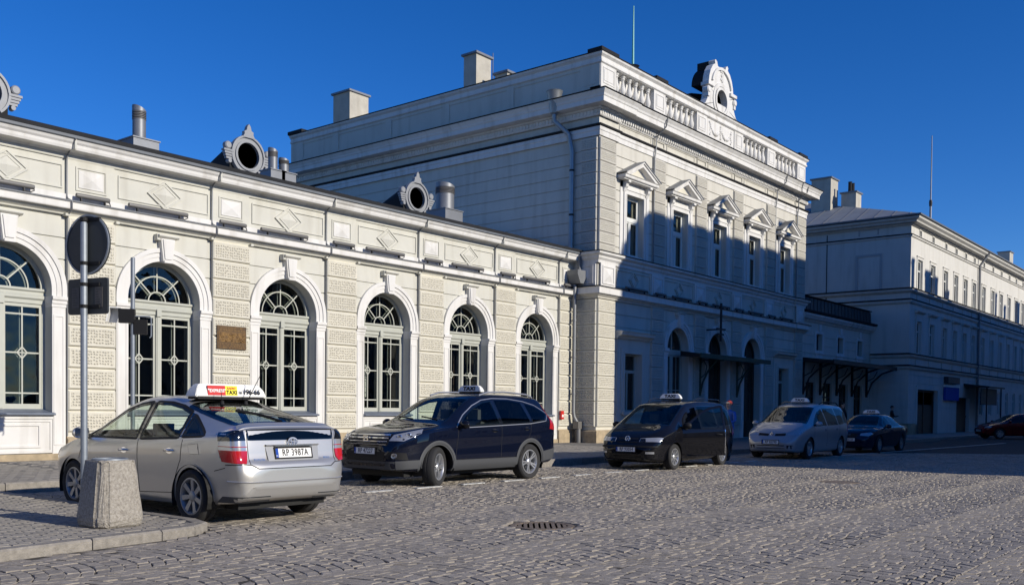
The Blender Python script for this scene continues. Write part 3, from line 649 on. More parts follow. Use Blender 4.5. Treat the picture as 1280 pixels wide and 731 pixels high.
# downpipe in the corner
t = Bld('downpipe', 'galvanised downpipe with square hopper in the corner between wing and tall block', 'downpipe', (0.68, -0.28, 0.17))
t.part('pipe', MB().tube([(0.68, -0.28, 6.2), (0.68, -0.28, 1.35), (0.70, -0.30, 1.15), (0.82, -0.42, 0.85), (0.82, -0.42, 0.45)], 0.072, 14), 'zinc_dull', smooth=True)
t.part('shoe', MB().lathe([(0.105, 0), (0.105, 0.55), (0.085, 0.58)], (0.82, -0.42, 0.15), 14), 'cast_iron_grey', smooth=True)
t.part('boot', MB().box(0.68, 0.96, -0.52, -0.28, 0.70, 0.98), 'lamp_housing')
for z in (2.0, 3.4, 4.8): t.part('clamp', MB().lathe([(0.085, z), (0.085, z + 0.06)], (0.68, -0.28, 0), 14).box(0.66, 0.70, -0.24, 0, z + 0.01, z + 0.05), 'zinc')
hp = MB(); hp.prism([(0.40, 6.72), (0.98, 6.72), (0.98, 6.55), (0.78, 6.22), (0.58, 6.22), (0.40, 6.55)], -0.62, -0.12); t.part('hopper', hp, 'zinc_dull')
t.part('upper_pipe', MB().box(0.78, 0.92, -0.42, -0.30, 6.70, 7.25), 'zinc')

t = thing('window_banner', 'narrow white banner hanging inside the third arched window left of the downpipe', 'banner', (-9.05, 0.75, 1.75))
put('sheet', MB().box(-0.09, 0.09, -0.01, 0.01, 0, 1.0).mesh('sheet', 'white_paint'), t)
b = MB()
for k in range(9): b.box(-0.04, rnd.uniform(0.0, 0.05), -0.012, -0.01, 0.12 + 0.09 * k, 0.155 + 0.09 * k)
put('print', b.mesh('print', 'sign_back'), t)
# ================================================================ STATION: TALL CENTRAL BLOCK
CB = Bld('station_hall', 'tall two storey station hall with balustrade parapet, pedimented windows and round gable', 'station building', (10.95, 8, 0))
FY, XL, XR, YB = -1.04, 1.09, 20.80, 17.6
cc = [3.65 * (i + 1) for i in range(5)]
JU = [11.32 - 0.4425 * i for i in range(0, 10)]; JL = [5.66 - 0.488 * i for i in range(0, 10)]
ZA = 4.08
hu = [(c - 0.64, c + 0.64, 7.54, 9.95) for c in cc]
hl = [(cc[0]-0.64, cc[0]+0.64, 1.35, 3.68), (cc[4]-0.64, cc[4]+0.64, 1.35, 3.68)] + [(cc[i]-0.92, cc[i]+0.92, 0.17, ZA+0.92) for i in (1, 2, 3)]
mb = MB().wall(XL, XR, 0, 6.6, FY, hl, 0.40, [j for j in JL if j > 0.9], arch=(2, 3, 4))
mb.wall(XL, XR, 6.6, 13.3, FY, hu, 0.32, JU)
sx = lambda p: (XL + p[1], p[0], p[2])
mb.wall(FY, YB, 0, 13.3, 0, [], 0, JU + [j for j in JL if j > 0.9], xform=sx)
mb.box(XR - 0.3, XR, FY + 0.02, YB, 0, 13.3); mb.box(XL + 0.02, XR - 0.3, YB - 0.3, YB, 0, 13.3)
CB.part('wall', mb, 'plaster_grey')
mb = MB().box(XL + 0.3, XR - 0.4, 1.6, 1.7, 0, 11); mb.box(XL + 0.3, XR - 0.4, FY + 0.42, 1.6, 6.4, 6.5); mb.box(XL + 0.3, XR - 0.4, FY + 0.42, 1.6, 0.1, 0.16)
CB.part('room', mb, 'interior_dark')
# rusticated quoins and pilasters
def qblk(wd, h, name='quoin_block', m='quoin_grey'): return pecked(MB().cbox(0, wd, -0.07, 0.0, -h/2 + 0.012, h/2 - 0.012, 0.022).mesh(name, m), m + '_pecked', 0.04)
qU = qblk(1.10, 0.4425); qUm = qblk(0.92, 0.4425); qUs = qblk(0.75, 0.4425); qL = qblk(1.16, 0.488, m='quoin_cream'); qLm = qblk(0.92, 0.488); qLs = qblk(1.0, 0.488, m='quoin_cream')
zU = [11.32 + 0.221 - 0.4425 * i for i in range(0, 10)]; zL = [5.66 - 0.244 - 0.488 * i for i in range(0, 10)]
def stack(name, x, wd, zs, me, y=FY - 0.035, m='quoin_grey', z0=0.62, z1=5.7, side=False):
    if side: p = CB.part(name, MB().box(XL - 0.035, XL, x - wd, x, z0, z1), m)
    else: p = CB.part(name, MB().box(x, x + wd, FY - 0.035, FY, z0, z1), m)
    for z in zs:
        put('quoin_block', me, p, Vector((XL - 0.03, x, z) if side else (x, y, z)) - CB.off, (0, 0, -math.pi/2) if side else None)
stack('pilaster', XL - 0.03, 1.13, zU, qU, z0=7.5, z1=11.8); stack('pilaster', XR - 1.10, 1.10, zU, qU, z0=7.5, z1=11.8)
for i in range(4): stack('pilaster', (cc[i] + cc[i+1]) / 2 - 0.46, 0.92, zU, qUm, z0=7.5, z1=11.8)
stack('pilaster', FY + 0.78, 0.75, zU, qUs, z0=7.5, z1=11.8, side=True)
stack('pilaster', XL - 0.035, 1.16, zL, qL, m='quoin_cream'); stack('pilaster', XR - 1.16, 1.16, zL, qLm)
for i in range(4): stack('pilaster', (cc[i] + cc[i+1]) / 2 - 0.46, 0.92, zL, qLm)
stack('pilaster', FY + 1.0, 1.0, zL, qLs, m='quoin_cream', side=True)
b = MB(); CB.part('plinth', MB().sweep([(XL - 0.035, 0), (XL - 0.035, FY - 0.035), (cc[1] - 1.3, FY - 0.035)], [(0, 0.1), (0.09, 0.1), (0.09, 0.60), (0.03, 0.66), (0, 0.66)]), 'plinth_stone'); b.sweep([(cc[3] + 1.3, FY - 0.035), (XR + 0.035, FY - 0.035), (XR + 0.035, 0)], [(0, 0.1), (0.09, 0.1), (0.09, 0.60), (0.03, 0.66), (0, 0.66)])
CB.part('plinth', b, 'plinth_stone')
# mouldings with break-outs over the corner piers
def jog(d, y_side):
    return [(XL - d, y_side), (XL - d, FY - d), (XL + 1.22, FY - d), (XL + 1.22, FY), (XR - 1.22, FY), (XR - 1.22, FY - d), (XR + d, FY - d), (XR + d, y_side)]
mould(CB, 'bed_mould', [(0, 5.68), (0.05, 5.68), (0.07, 5.74), (0.15, 5.79), (0.15, 5.83), (0, 5.83)], 'plaster_grey', jog(0.06, 0.0))
mould(CB, 'string_course', [(0, 5.835), (0.24, 5.835), (0.25, 5.86), (0.25, 6.05), (0.27, 6.08), (0, 6.08)], 'plaster_white', jog(0.06, 0.0))
mould(CB, 'ledge_flashing', [(0, 6.085), (0.30, 6.085), (0.30, 6.11), (0, 6.17)], 'zinc_dark', jog(0.06, 0.0))
mould(CB, 'frieze_cornice', [(0, 7.02), (0.04, 7.02), (0.05, 7.12), (0.12, 7.2), (0.13, 7.27), (0.24, 7.34), (0.25, 7.42), (0, 7.42)], 'plaster_white', jog(0.06, 0.0))
mould(CB, 'sill_flashing', [(0, 7.425), (0.28, 7.425), (0.28, 7.45), (0, 7.50)], 'zinc_dark', jog(0.06, 0.0))
top = jog(0.05, YB)
mould(CB, 'lower_architrave', [(0, 11.82), (0.04, 11.82), (0.04, 12.0), (0.065, 12.02), (0.065, 12.15), (0, 12.15)], 'plaster_white', top)
mould(CB, 'frieze_rib', [(0, 12.155), (0.10, 12.165), (0.13, 12.20), (0.13, 12.24), (0, 12.26)], 'zinc_dark', top)
mould(CB, 'dentil_bed', [(0, 12.56), (0.05, 12.56), (0.08, 12.60), (0.08, 12.78), (0.16, 12.80), (0.18, 12.86), (0, 12.86)], 'plaster_white', top)
mould(CB, 'corona', [(0, 12.865), (0.52, 12.875), (0.53, 12.885), (0.53, 13.06), (0.56, 13.09), (0.58, 13.16), (0.66, 13.27), (0.66, 13.30), (0, 13.30)], 'plaster_white', top)
mould(CB, 'cornice_flashing', [(0, 13.305), (0.70, 13.305), (0.705, 13.335), (0, 13.42)], 'zinc_dark', top)
d = MB(); n = 0; x = XL - 0.02
while x < XR: d.box(x, x + 0.085, FY - 0.155, FY - 0.07, 12.63, 12.775); x += 0.165
y = FY
while y < YB: d.box(XL - 0.155, XL - 0.07, y, y + 0.085, 12.63, 12.775); y += 0.165
CB.part('dentils', d, 'plaster_white', kind='stuff')
fp = MB()
for i in range(5):
    c = cc[i]; fp.frame(c - 1.2, c + 1.2, 12.29, 12.54, 0.03, FY - 0.03, FY)
for i in range(4): m_ = (cc[i] + cc[i+1]) / 2; fp.frame(m_ - 0.4, m_ + 0.4, 12.29, 12.54, 0.03, FY - 0.045, FY)
CB.part('frieze_frames', fp, 'plaster_grey')
# upper windows
su = MB()
for s in (-1, 1):
    a, b = sorted((s * 0.64, s * 0.86)); su.box(a, b, -0.05, 0.0, 7.5, 10.17); a, b = sorted((s * 0.80, s * 0.86)); su.box(a, b, -0.08, -0.05, 7.5, 10.17)
    a, b = sorted((s * 0.64, s * 0.70)); su.box(a, b, -0.065, -0.05, 7.5, 9.95); a, b = sorted((s * 0.87, s * 1.08)); su.box(a, b, -0.03, 0.0, 7.5, 10.42)
su.box(-0.64, 0.64, -0.05, 0, 9.95, 10.17); su.box(-0.80, 0.80, -0.08, -0.05, 10.11, 10.17); su.box(-1.08, 1.08, -0.03, 0.0, 10.17, 10.42)
su.box(-0.72, 0.72, -0.06, 0.30, 7.50, 7.57)
su_me = su.mesh('window_surround', 'plaster_white')
fu = MB(); fy = 0.22
fu.frame(-0.64, 0.64, 7.56, 9.95, 0.07, fy, fy + 0.08); fu.box(-0.57, 0.57, fy - 0.02, fy + 0.08, 8.96, 9.10); fu.box(-0.045, 0.045, fy - 0.01, fy + 0.07, 7.63, 8.96)
for s in (-1, 1): xa, xb = sorted((s * 0.05, s * 0.57)); fu.frame(xa, xb, 7.63, 8.96, 0.05, fy + 0.01, fy + 0.06)
fu.frame(-0.57, 0.57, 9.10, 9.88, 0.05, fy + 0.01, fy + 0.06)
fu_me = fu.mesh('window', 'frame_white')
pu1 = MB().box(-0.21, 0.21, fy + 0.03, fy + 0.036, 7.68, 8.91).mesh('pane', 'window_glass'); pu2 = MB().box(-0.52, 0.52, fy + 0.03, fy + 0.036, 9.15, 9.83).mesh('pane', 'window_glass')
cu_me = MB().box(-0.60, -0.12, fy + 0.16, fy + 0.18, 7.6, 9.9).box(0.40, 0.60, fy + 0.16, fy + 0.18, 7.6, 9.9).mesh('curtain', 'curtain')
pd_ = MB()
pd_.box(-1.22, 1.22, -0.30, 0, 10.42, 10.47); pd_.prism([(0, 10.47), (-0.36, 10.47), (-0.38, 10.50), (-0.38, 10.57), (-0.42, 10.60), (0, 10.60)], -1.26, 1.26, 'x')
pd_.prism([(-1.05, 10.60), (1.05, 10.60), (0, 11.13)], -0.16, 0.0)
for s in (-1, 1):
    P = [(s*1.28, 10.60), (s*0.98, 10.60), (0, 11.07), (0, 11.23)]; pd_.prism(P if s > 0 else P[::-1], -0.40, 0.0)
    P = [(s*1.30, 10.66), (s*1.22, 10.62), (0, 11.20), (0, 11.26)]; pd_.prism(P if s > 0 else P[::-1], -0.45, -0.38)
pd_me = pd_.mesh('pediment', 'plaster_white')
pr = MB()
for s in (-1, 1):
    P = [(s*1.33, 10.66), (0, 11.29), (0, 11.262), (s*1.30, 10.635)]; pr.prism(P if s > 0 else P[::-1], -0.48, 0.0)
pr_me = pr.mesh('pediment_roof', 'zinc_dull')
cs_me = MB().prism([(0, 10.42), (-0.30, 10.42), (-0.30, 10.34), (-0.20, 10.30), (-0.18, 10.20), (-0.12, 10.14), (-0.08, 10.04), (0, 10.0)], -0.09, 0.09, 'x').mesh('console', 'plaster_white')
ty_me = MB().prism([(-0.62, 10.64), (0.62, 10.64), (0, 10.96)], -0.165, -0.15).mesh('tympanum', 'quoin_cream')
for c in cc:
    CB.inst('window_surround', su_me, (c, FY, 0)); wdw = CB.inst('window', fu_me, (c, FY, 0))
    put('pane', pu1, wdw, (0.31, 0, 0)); put('pane', pu1, wdw, (-0.31, 0, 0)); put('pane', pu2, wdw); put('curtain', cu_me, wdw)
    p = CB.inst('pediment', pd_me, (c, FY, 0)); put('pediment_roof', pr_me, p); put('tympanum', ty_me, p)
    for s in (-1, 1): put('console', cs_me, p, (s * 0.82, 0, 0))
# frieze: panels, diamonds, pyramids
hd = MB(); Dh = lambda q: [(-0.34*q, 6.60), (0, 6.60 - 0.33*q), (0.34*q, 6.60), (0, 6.60 + 0.33*q)]
hd.polyframe(Dh(1.1), Dh(0.96), -0.05, 0.0); hd.polyframe(Dh(0.74), Dh(0.62), -0.045, 0); hd_me = hd.mesh('diamond_panel', 'plaster_grey')
hp_me = MB().frame(-1.28, 1.28, 6.24, 6.94, 0.05, -0.035, 0.0).mesh('frieze_panel', 'plaster_grey')
py = MB(); py.box(-0.5, 0.5, -0.06, 0, 6.17, 7.02); py.frame(-0.40, 0.40, 6.24, 6.94, 0.06, -0.09, -0.06); py.add([(-0.32, -0.06, 6.32), (0.32, -0.06, 6.32), (0.32, -0.06, 6.86), (-0.32, -0.06, 6.86), (0, -0.14, 6.59)], [(0,1,4), (1,2,4), (2,3,4), (3,0,4)])
py_me = py.mesh('pyramid_panel', 'plaster_white')
for c in cc: q = CB.inst('frieze_panel', hp_me, (c, FY, 0)); put('diamond_panel', hd_me, q)
for x in [XL + 0.58] + [(cc[i] + cc[i+1]) / 2 for i in range(4)] + [XR - 0.58]: CB.inst('pyramid_panel', py_me, (x, FY - (0.05 if x in (XL + 0.58, XR - 0.58) else 0), 0))
CB.inst('pyramid_panel', py_me, (XL - 0.05, FY + 0.52, 0), rot=(0, 0, -math.pi/2))
# ground floor: arches
asur = MB()
for a, b, y in ((0.92, 1.03, -0.035), (1.03, 1.15, -0.06), (1.15, 1.27, -0.09)): asur.ring(0, ZA, a, b, y, 0.02, 0, 180, 32)
asur_me = asur.mesh('arch_surround', 'plaster_white', 35)
aj = MB(); 
for s in (-1, 1):
    a, b = sorted((s * 0.92, s * 1.24)); aj.box(a, b, -0.05, 0, 0.17, 3.82); aj.frame(a + 0.03, b - 0.03, 0.6, 3.6, 0.035, -0.07, -0.05)
    a, b = sorted((s * 0.90, s * 1.28)); aj.prism([(0.0, 3.80), (-0.07, 3.80), (-0.07, 3.88), (-0.12, 3.95), (-0.12, 4.07), (0, 4.07)], a, b, 'x'); a, b = sorted((s * 0.90, s * 0.93)); aj.box(a, b, 0, 0.3, 3.86, 4.06)
aj_me = aj.mesh('window_pilaster', 'plaster_white')
af = MB(); y0 = 0.30
af.ring(0, ZA, 0.82, 0.92, y0, y0 + 0.08, 0, 180, 24); af.box(-0.92, 0.92, y0 - 0.03, y0 + 0.08, 3.84, 4.06); af.box(-0.06, 0.06, y0, y0 + 0.08, 0.17, 3.84); af.box(-0.92, -0.82, y0, y0 + 0.08, 0.17, 3.84); af.box(0.82, 0.92, y0, y0 + 0.08, 0.17, 3.84); af.box(-0.82, 0.82, y0, y0 + 0.08, 0.17, 0.9); af.box(-0.03, 0.03, y0, y0 + 0.06, 4.06, 4.95)
for s in (-1, 1): xa, xb = sorted((s * 0.06, s * 0.82)); af.frame(xa, xb, 0.9, 3.84, 0.07, y0 + 0.01, y0 + 0.07); af.box(xa + 0.36, xa + 0.39, y0 + 0.02, y0 + 0.05, 0.95, 3.8); af.box(xa, xb, y0 + 0.02, y0 + 0.05, 2.3, 2.34)
af_me = af.mesh('arched_window', 'frame_sage'); ad_me = af.mesh('entrance_door', 'wood_dark')
ap_me = MB().box(-0.36, 0.36, y0 + 0.03, y0 + 0.036, 0.92, 3.8).mesh('pane', 'window_glass'); afan = MB().prism([(0.84 * math.cos(math.pi * i / 16), ZA + 0.84 * math.sin(math.pi * i / 16)) for i in range(17)], y0 + 0.03, y0 + 0.036).mesh('fan_pane', 'window_glass')
for i in (1, 2, 3):
    c = cc[i]; CB.inst('arch_surround', asur_me, (c, FY, 0)); CB.inst('window_pilaster', aj_me, (c, FY, 0))
    k = CB.inst('keystone', key_me, (c, FY, 0.06)); put('cap', cap_me, k)
    wdw = CB.inst('arched_window' if i == 1 else 'entrance_door', af_me if i == 1 else ad_me, (c, FY, 0)); put('fan_pane', afan, wdw)
    for s in (-1, 1): put('pane', ap_me, wdw, (s * 0.44, 0, 0))
# ground floor: straight headed windows with hoods
lf = MB(); lf.frame(-0.64, 0.64, 1.37, 3.68, 0.07, 0.25, 0.33); lf.box(-0.57, 0.57, 0.23, 0.33, 2.92, 3.04); lf.box(-0.04, 0.04, 0.24, 0.32, 1.44, 2.92)
lf_me = lf.mesh('window', 'frame_sage'); lp1 = MB().box(-0.55, 0.55, 0.29, 0.296, 1.46, 3.62).mesh('pane', 'window_glass')
ls = MB()
for s in (-1, 1):
    a, b = sorted((s * 0.64, s * 0.90)); ls.box(a, b, -0.05, 0, 1.3, 3.90); a, b = sorted((s * 0.64, s * 0.72)); ls.box(a, b, -0.075, -0.05, 1.3, 3.76); a, b = sorted((s * 0.92, s * 1.16)); ls.box(a, b, -0.03, 0, 0.62, 4.26)
ls.box(-0.64, 0.64, -0.05, 0, 3.68, 3.90); ls.box(-0.92, 0.92, -0.03, 0, 3.90, 4.26); ls.box(-0.78, 0.78, -0.12, 0.25, 1.24, 1.37)
ls_me = ls.mesh('window_surround', 'plaster_grey'); 
lh = MB().prism([(0, 4.24), (-0.10, 4.24), (-0.14, 4.32), (-0.30, 4.38), (-0.32, 4.48), (-0.36, 4.52), (0, 4.56)], -1.26, 1.26, 'x').mesh('window_hood', 'plaster_cream')
for i in (0, 4):
    c = cc[i]; wdw = CB.inst('window', lf_me, (c, FY, 0)); put('pane', lp1, wdw); CB.inst('window_surround', ls_me, (c, FY, 0)); CB.inst('window_hood', lh, (c, FY, 0))
# parapet
PY = FY + 0.02
piers = [(1.14, 2.19)] + [((cc[i] + cc[i+1]) / 2 - 0.46, (cc[i] + cc[i+1]) / 2 + 0.46) for i in range(4)] + [(19.70, 20.75)]
bal = MB().lathe([(0.10, 0), (0.10, 0.07), (0.07, 0.09), (0.10, 0.14), (0.125, 0.22), (0.115, 0.32), (0.075, 0.46), (0.055, 0.60), (0.06, 0.66), (0.085, 0.68), (0.085, 0.71), (0.065, 0.73), (0.10, 0.77), (0.10, 0.84)], n=12).mesh('baluster', 'plaster_white', 50)
pe = MB().box(XL + 0.03, XR - 0.03, PY, PY + 0.45, 13.38, 13.72); pe.box(XL + 0.1, XR - 0.1, PY + 0.30, PY + 0.45, 13.72, 14.56)
par = CB.part('parapet', pe, 'plaster_white')
for n, (a, b) in enumerate(piers):
    p = MB().box(a, b, PY - 0.04, PY + 0.42, 13.40, 14.6); p.frame(a + 0.14, b - 0.14, 13.85, 14.46, 0.04, PY - 0.06, PY - 0.04); p.box(a + 0.22, b - 0.22, PY - 0.055, PY - 0.04, 13.95, 14.38)
    CB.part('pier', p, 'plaster_white', par).location = Vector((0, 0, 0))
    if n in (0, 1, 4, 5): CB.part('pier_cap', MB().box(a + 0.02 if n else a - 0.14, b + 0.02, PY - 0.16, PY + 0.5, 15.0, 15.13), 'zinc_dark', par)
for i in (0, 1, 3, 4):
    a, b = piers[i][1], piers[i+1][0]
    for k in range(6): put('baluster', bal, par, Vector((a + (b - a) * (k + 0.5) / 6, PY + 0.12, 13.72)) - CB.off)
jr = [(XL + 0.05, YB), (XL + 0.05, PY - 0.04), (XR - 0.05, PY - 0.04), (XR - 0.05, YB)]
mould(CB, 'rail', [(-0.45, 14.56), (0.0, 14.56), (0.06, 14.60), (0.06, 14.68), (0.03, 14.70), (0.03, 14.80), (0.12, 14.88), (0.14, 14.95), (-0.45, 14.95)], 'plaster_white', jr, parent=par)
mould(CB, 'coping', [(-0.5, 14.955), (0.17, 14.955), (0.17, 14.985), (-0.2, 15.03), (-0.5, 15.0)], 'zinc_dark', jr, parent=par)
sp = MB(); sp.box(XL + 0.08, XL + 0.4, PY + 0.46, YB - 0.1, 13.38, 14.56)
ys = [FY + 0.02, FY + 0.95, 3.2, 3.56, 6.78, 7.16, 10.36, 10.76, 14.0, 14.4, YB - 0.95, YB - 0.02]
for i in range(0, 12, 2): sp.box(XL + 0.03, XL + 0.08, ys[i], ys[i+1], 13.40, 14.56)
for i in range(1, 10, 2): sp.box(XL + 0.055, XL + 0.08, ys[i], ys[i+1], 13.40, 13.78); sp.box(XL + 0.055, XL + 0.08, ys[i], ys[i+1], 14.44, 14.56)
sp.box(XL + 0.02, XL + 0.03, FY + 0.25, FY + 0.75, 13.8, 14.45)
CB.part('side_parapet', sp, 'plaster_grey'); CB.part('pier_cap', MB().box(XL - 0.1, XL + 0.55, YB - 1.0, YB + 0.1, 15.0, 15.16), 'zinc_dark')
CB.part('roof', MB().prism([(XL + 0.3, 14.3), (10.95, 15.0), (XR - 0.3, 14.3)], FY + 0.5, YB - 0.3), 'roof_metal')
# garland relief
gr = MB()
gx0, gx1 = piers[2][1] + 0.08, piers[3][0] - 0.08
gb = CB.part('relief_panel', MB().box(gx0 - 0.06, gx1 + 0.06, PY - 0.01, PY + 0.31, 13.72, 14.56), 'plaster_white', par)
for s in range(2):
    xa = gx0 + 0.25 + s * (gx1 - gx0 - 0.5) / 2; xb = xa + (gx1 - gx0 - 0.5) / 2
    for i in range(15):
        t = i / 14; x = xa + (xb - xa) * t; z = 14.32 - 0.36 * (1 - (2*t - 1)**2); r = 0.035 + 0.055 * math.sin(math.pi * t)
        gr.lathe([(0, -r), (r * 0.8, -r * 0.6), (r, 0)], (x + rnd.uniform(-0.02, 0.02), PY - 0.01, z + rnd.uniform(-0.02, 0.02)), 7, 'y')
for x in (gx0 + 0.25, (gx0 + gx1) / 2, gx1 - 0.25):
    for j in range(7): r = rnd.uniform(0.04, 0.075); gr.lathe([(0, -r), (r * 0.8, -r * 0.6), (r, 0)], (x + rnd.uniform(-0.05, 0.05), PY - 0.01, 14.42 - 0.09 * j), 7, 'y')
CB.part('garland', gr, 'plaster_white', par, smooth=60)
# round gable
GX = 11.05; GY = FY + 0.05
L = [(2.05, 15.0), (1.75, 15.05), (1.5, 15.2), (1.32, 15.45), (1.22, 15.75), (1.16, 16.02), (1.36, 16.06), (1.36, 16.2), (1.20, 16.24), (1.16, 16.5), (1.04, 16.80), (0.84, 17.05), (0.62, 17.18), (0.66, 17.30), (0.58, 17.38), (0.44, 17.30), (0.36, 17.12)]
out = [(GX + a, b) for a, b in L] + [(GX - a, b) for a, b in L[::-1]]
N = 32; gp = MB(); no = len(out)
ocz, ocr = 15.62, 0.52
inn = []
for (px, pz) in out:
    dx, dz = px - GX, pz - ocz; l = math.hypot(dx, dz); inn.append((GX + dx / l * ocr, ocz + dz / l * ocr))
gp.polyframe(out, inn, GY, GY + 0.32)
gab = CB.part('gable', gp, 'plaster_white')
f = MB().ring(GX, ocz, ocr - 0.02, ocr + 0.10, GY - 0.06, GY + 0.33, 0, 360, 36); f.ring(GX, ocz, ocr + 0.14, ocr + 0.30, GY - 0.04, GY, 0, 360, 36); f.box(GX - 1.40, GX - 0.80, GY - 0.10, GY + 0.1, 16.06, 16.20); f.box(GX + 0.80, GX + 1.40, GY - 0.10, GY + 0.1, 16.06, 16.20)
f.ring(GX, 16.1, 0.90, 1.02, GY - 0.08, GY, 15, 165, 24)
for i in range(9): f.lathe([(0, -0.07), (0.06, -0.04), (0.08, 0.0)], (GX + rnd.uniform(-0.12, 0.12), GY, 16.55 + 0.06 * i), 8, 'y')
CB.part('oculus_ring', f, 'plaster_white', gab, smooth=35)
CB.part('pane', MB().lathe([(0, 0), (ocr, 0)], (GX, GY + 0.26, ocz), 28, 'y'), 'oculus_pane', gab)
r = MB(); A = [(GX + 1.08 * math.cos(math.pi * i / 16), 16.2 + 0.98 * math.sin(math.pi * i / 16)) for i in range(17)]
r.prism(A, GY + 0.33, GY + 0.95); r.box(GX - 0.65, GX - 0.30, GY + 0.33, GY + 0.9, 17.0, 17.34); CB.part('gable_roof', r, 'zinc_dark', gab)
r = MB().prism([(GX - 1.15, 14.6), (GX - 1.08, 15.92), (GX, 16.15), (GX + 1.08, 15.92), (GX + 1.15, 14.6)], -0.03, 3.6); CB.part('gable_back_roof', r, 'zinc_dark', gab)
for s in (-1, 1):
    v = MB().lathe([(0, -0.1), (0.12, -0.1), (0.16, -0.05), (0.16, 0.2)], (GX + s * 1.28, GY, 15.85), 14, 'y'); v.box(*sorted((GX + s * 1.18, GX + s * 1.36)), GY - 0.06, GY + 0.2, 15.55, 15.75); CB.part('scroll', v, 'plaster_white', gab)
# chimneys
def chimney(b, x0, x1, y0, y1, z0, z1, m='chimney_render', pots=0):
    c = b.part('chimney', MB().box(x0, x1, y0, y1, z0, z1), m)
    b.part('cap', MB().box(x0 - 0.09, x1 + 0.09, y0 - 0.09, y1 + 0.09, z1, z1 + 0.09), 'zinc', c)
    b.part('flashing', MB().box(x0 - 0.02, x1 + 0.02, y0 - 0.02, y1 + 0.02, z0, z0 + 0.75), 'zinc_dark', c)
    for i in range(pots): b.part('pot', MB().lathe([(0.13, z1 + 0.09), (0.12, z1 + 0.75), (0.15, z1 + 0.78)], (x0 + (x1 - x0) * (i + 0.5) / pots, (y0 + y1) / 2, 0), 10), 'zinc_dark', c)
    return c
chimney(CB, 3.0, 4.25, 15.35, 16.6, 14.3, 17.28); chimney(CB, 3.0, 4.0, 6.9, 7.65, 14.3, 17.25); chimney(CB, 3.6, 4.7, 5.6, 6.3, 14.3, 16.3)
CB.part('ladder', MB().tube([(4.08, 6.85, 14.5), (4.08, 6.85, 17.55)], 0.02, 6), 'zinc')
# roof-water funnel and downpipe on the side wall
t = Bld('rainwater_pipe', 'tall zinc rainwater pipe with funnel head on the shaded side wall', 'downpipe', (0.86, 0.05, 7.3))
t.part('pipe', MB().tube([(0.60, 0.72, 12.95), (0.60, 0.72, 12.55), (0.90, 0.25, 12.05), (0.96, 0.12, 11.4), (0.96, 0.12, 7.5)], 0.095, 14), 'pipe_zinc', smooth=True)
t.part('funnel', MB().lathe([(0.10, 12.8), (0.17, 12.85), (0.30, 13.62), (0.33, 13.68), (0.29, 13.68)], (0.60, 0.72, 0), 20), 'pipe_zinc', smooth=True)
t.part('spout', MB().box(0.6, 1.2, 0.62, 0.80, 13.38, 13.52), 'zinc')
for z in (8.9, 10.6): t.part('clamp', MB().lathe([(0.10, z), (0.10, z + 0.07)], (0.96, 0.12, 0), 14), 'zinc_dark')
# entrance canopy
t = Bld('entrance_canopy', 'dark iron entrance canopy on curved green brackets under the middle arches', 'canopy', (10.95, FY, 3.8))
t.part('roof', MB().prism([(FY - 0.02, 4.02), (FY - 1.0, 3.86), (FY - 1.0, 3.74), (FY - 0.02, 3.80)], 7.5, 14.4, 'x'), 'iron_black')
t.part('fascia', MB().box(7.45, 14.45, FY - 1.06, FY - 1.0, 3.70, 3.90), 'iron_green')
for x in (9.125, 12.775):
    b = MB(); b.box(x - 0.04, x + 0.04, FY - 0.16, FY - 0.08, 2.1, 3.78); b.tube([(x, FY - 0.13, 2.15), (x, FY - 0.25, 2.7), (x, FY - 0.5, 3.2), (x, FY - 0.95, 3.68)], 0.045, 8); b.tube([(x, FY - 0.15, 2.9), (x, FY - 0.35, 3.05), (x, FY - 0.45, 3.4), (x, FY - 0.3, 3.65), (x, FY - 0.15, 3.6)], 0.025, 6)
    t.part('bracket', b, 'iron_green'); t.part('tie_rod', MB().tube([(x, FY - 0.2, 3.7), (x + 1.3, FY - 0.6, 3.72)], 0.02, 6), 'iron_green')
t = Bld('iron_bracket', 'black iron cross shaped bracket standing off the hall front above the canopy', 'wall bracket', (9.9, FY, 4.9))
b = MB().box(9.85, 9.93, FY - 0.75, FY - 0.67, 4.55, 6.25); b.box(9.5, 10.3, FY - 0.74, FY - 0.68, 5.05, 5.13); b.box(9.62, 10.15, FY - 0.74, FY - 0.68, 4.82, 4.90); b.box(9.86, 9.92, FY - 0.72, FY, 5.06, 5.12); b.box(9.80, 9.98, FY - 0.78, FY - 0.64, 6.0, 6.08)
t.part('arm', b, 'iron_black')
# ledge floodlights in the shade
for i, c in enumerate(cc):
    o_ = ['first', 'second', 'third', 'fourth', 'fifth'][i]
    flood(c - 0.85, 1.6, FY - 0.20, 6.12, 'long shaded floodlight on the hall ledge below the %s pedimented window' % o_, 'long floodlights on the hall ledge')
for i, x in enumerate([(cc[i] + cc[i+1]) / 2 - 0.4 for i in range(4)]): flood(x, 0.8, FY - 0.20, 6.12, 'short shaded floodlight on the hall ledge between pedimented windows %s' % ['one and two', 'two and three', 'three and four', 'four and five'][i], 'short floodlights on the hall ledge')
# masts
t = Bld('roof_mast', 'thin green roof mast with a dark disc rising behind the balustrade', 'mast', (15.2, 6.0, 15.0))
t.part('pole', MB().lathe([(0.09, 15), (0.07, 20), (0.03, 22.9)], (14.55, 6, 0), 10), 'mast_green', smooth=True); t.part('disc', MB().lathe([(0, 19.75), (0.36, 19.72), (0.28, 19.64), (0, 19.62)], (14.55, 6, 0), 20), 'iron_black')

for x in (5.02, 16.90, 19.62):
    CB.part('rain_pipe', MB().tube([(x, FY - 0.68, 13.30), (x, FY - 0.60, 12.95), (x, FY - 0.16, 12.60), (x, FY - 0.15, 12.2), (x, FY - 0.09, 11.75), (x, FY - 0.09, 7.52)], 0.032, 8), 'zinc_dull', smooth=True)
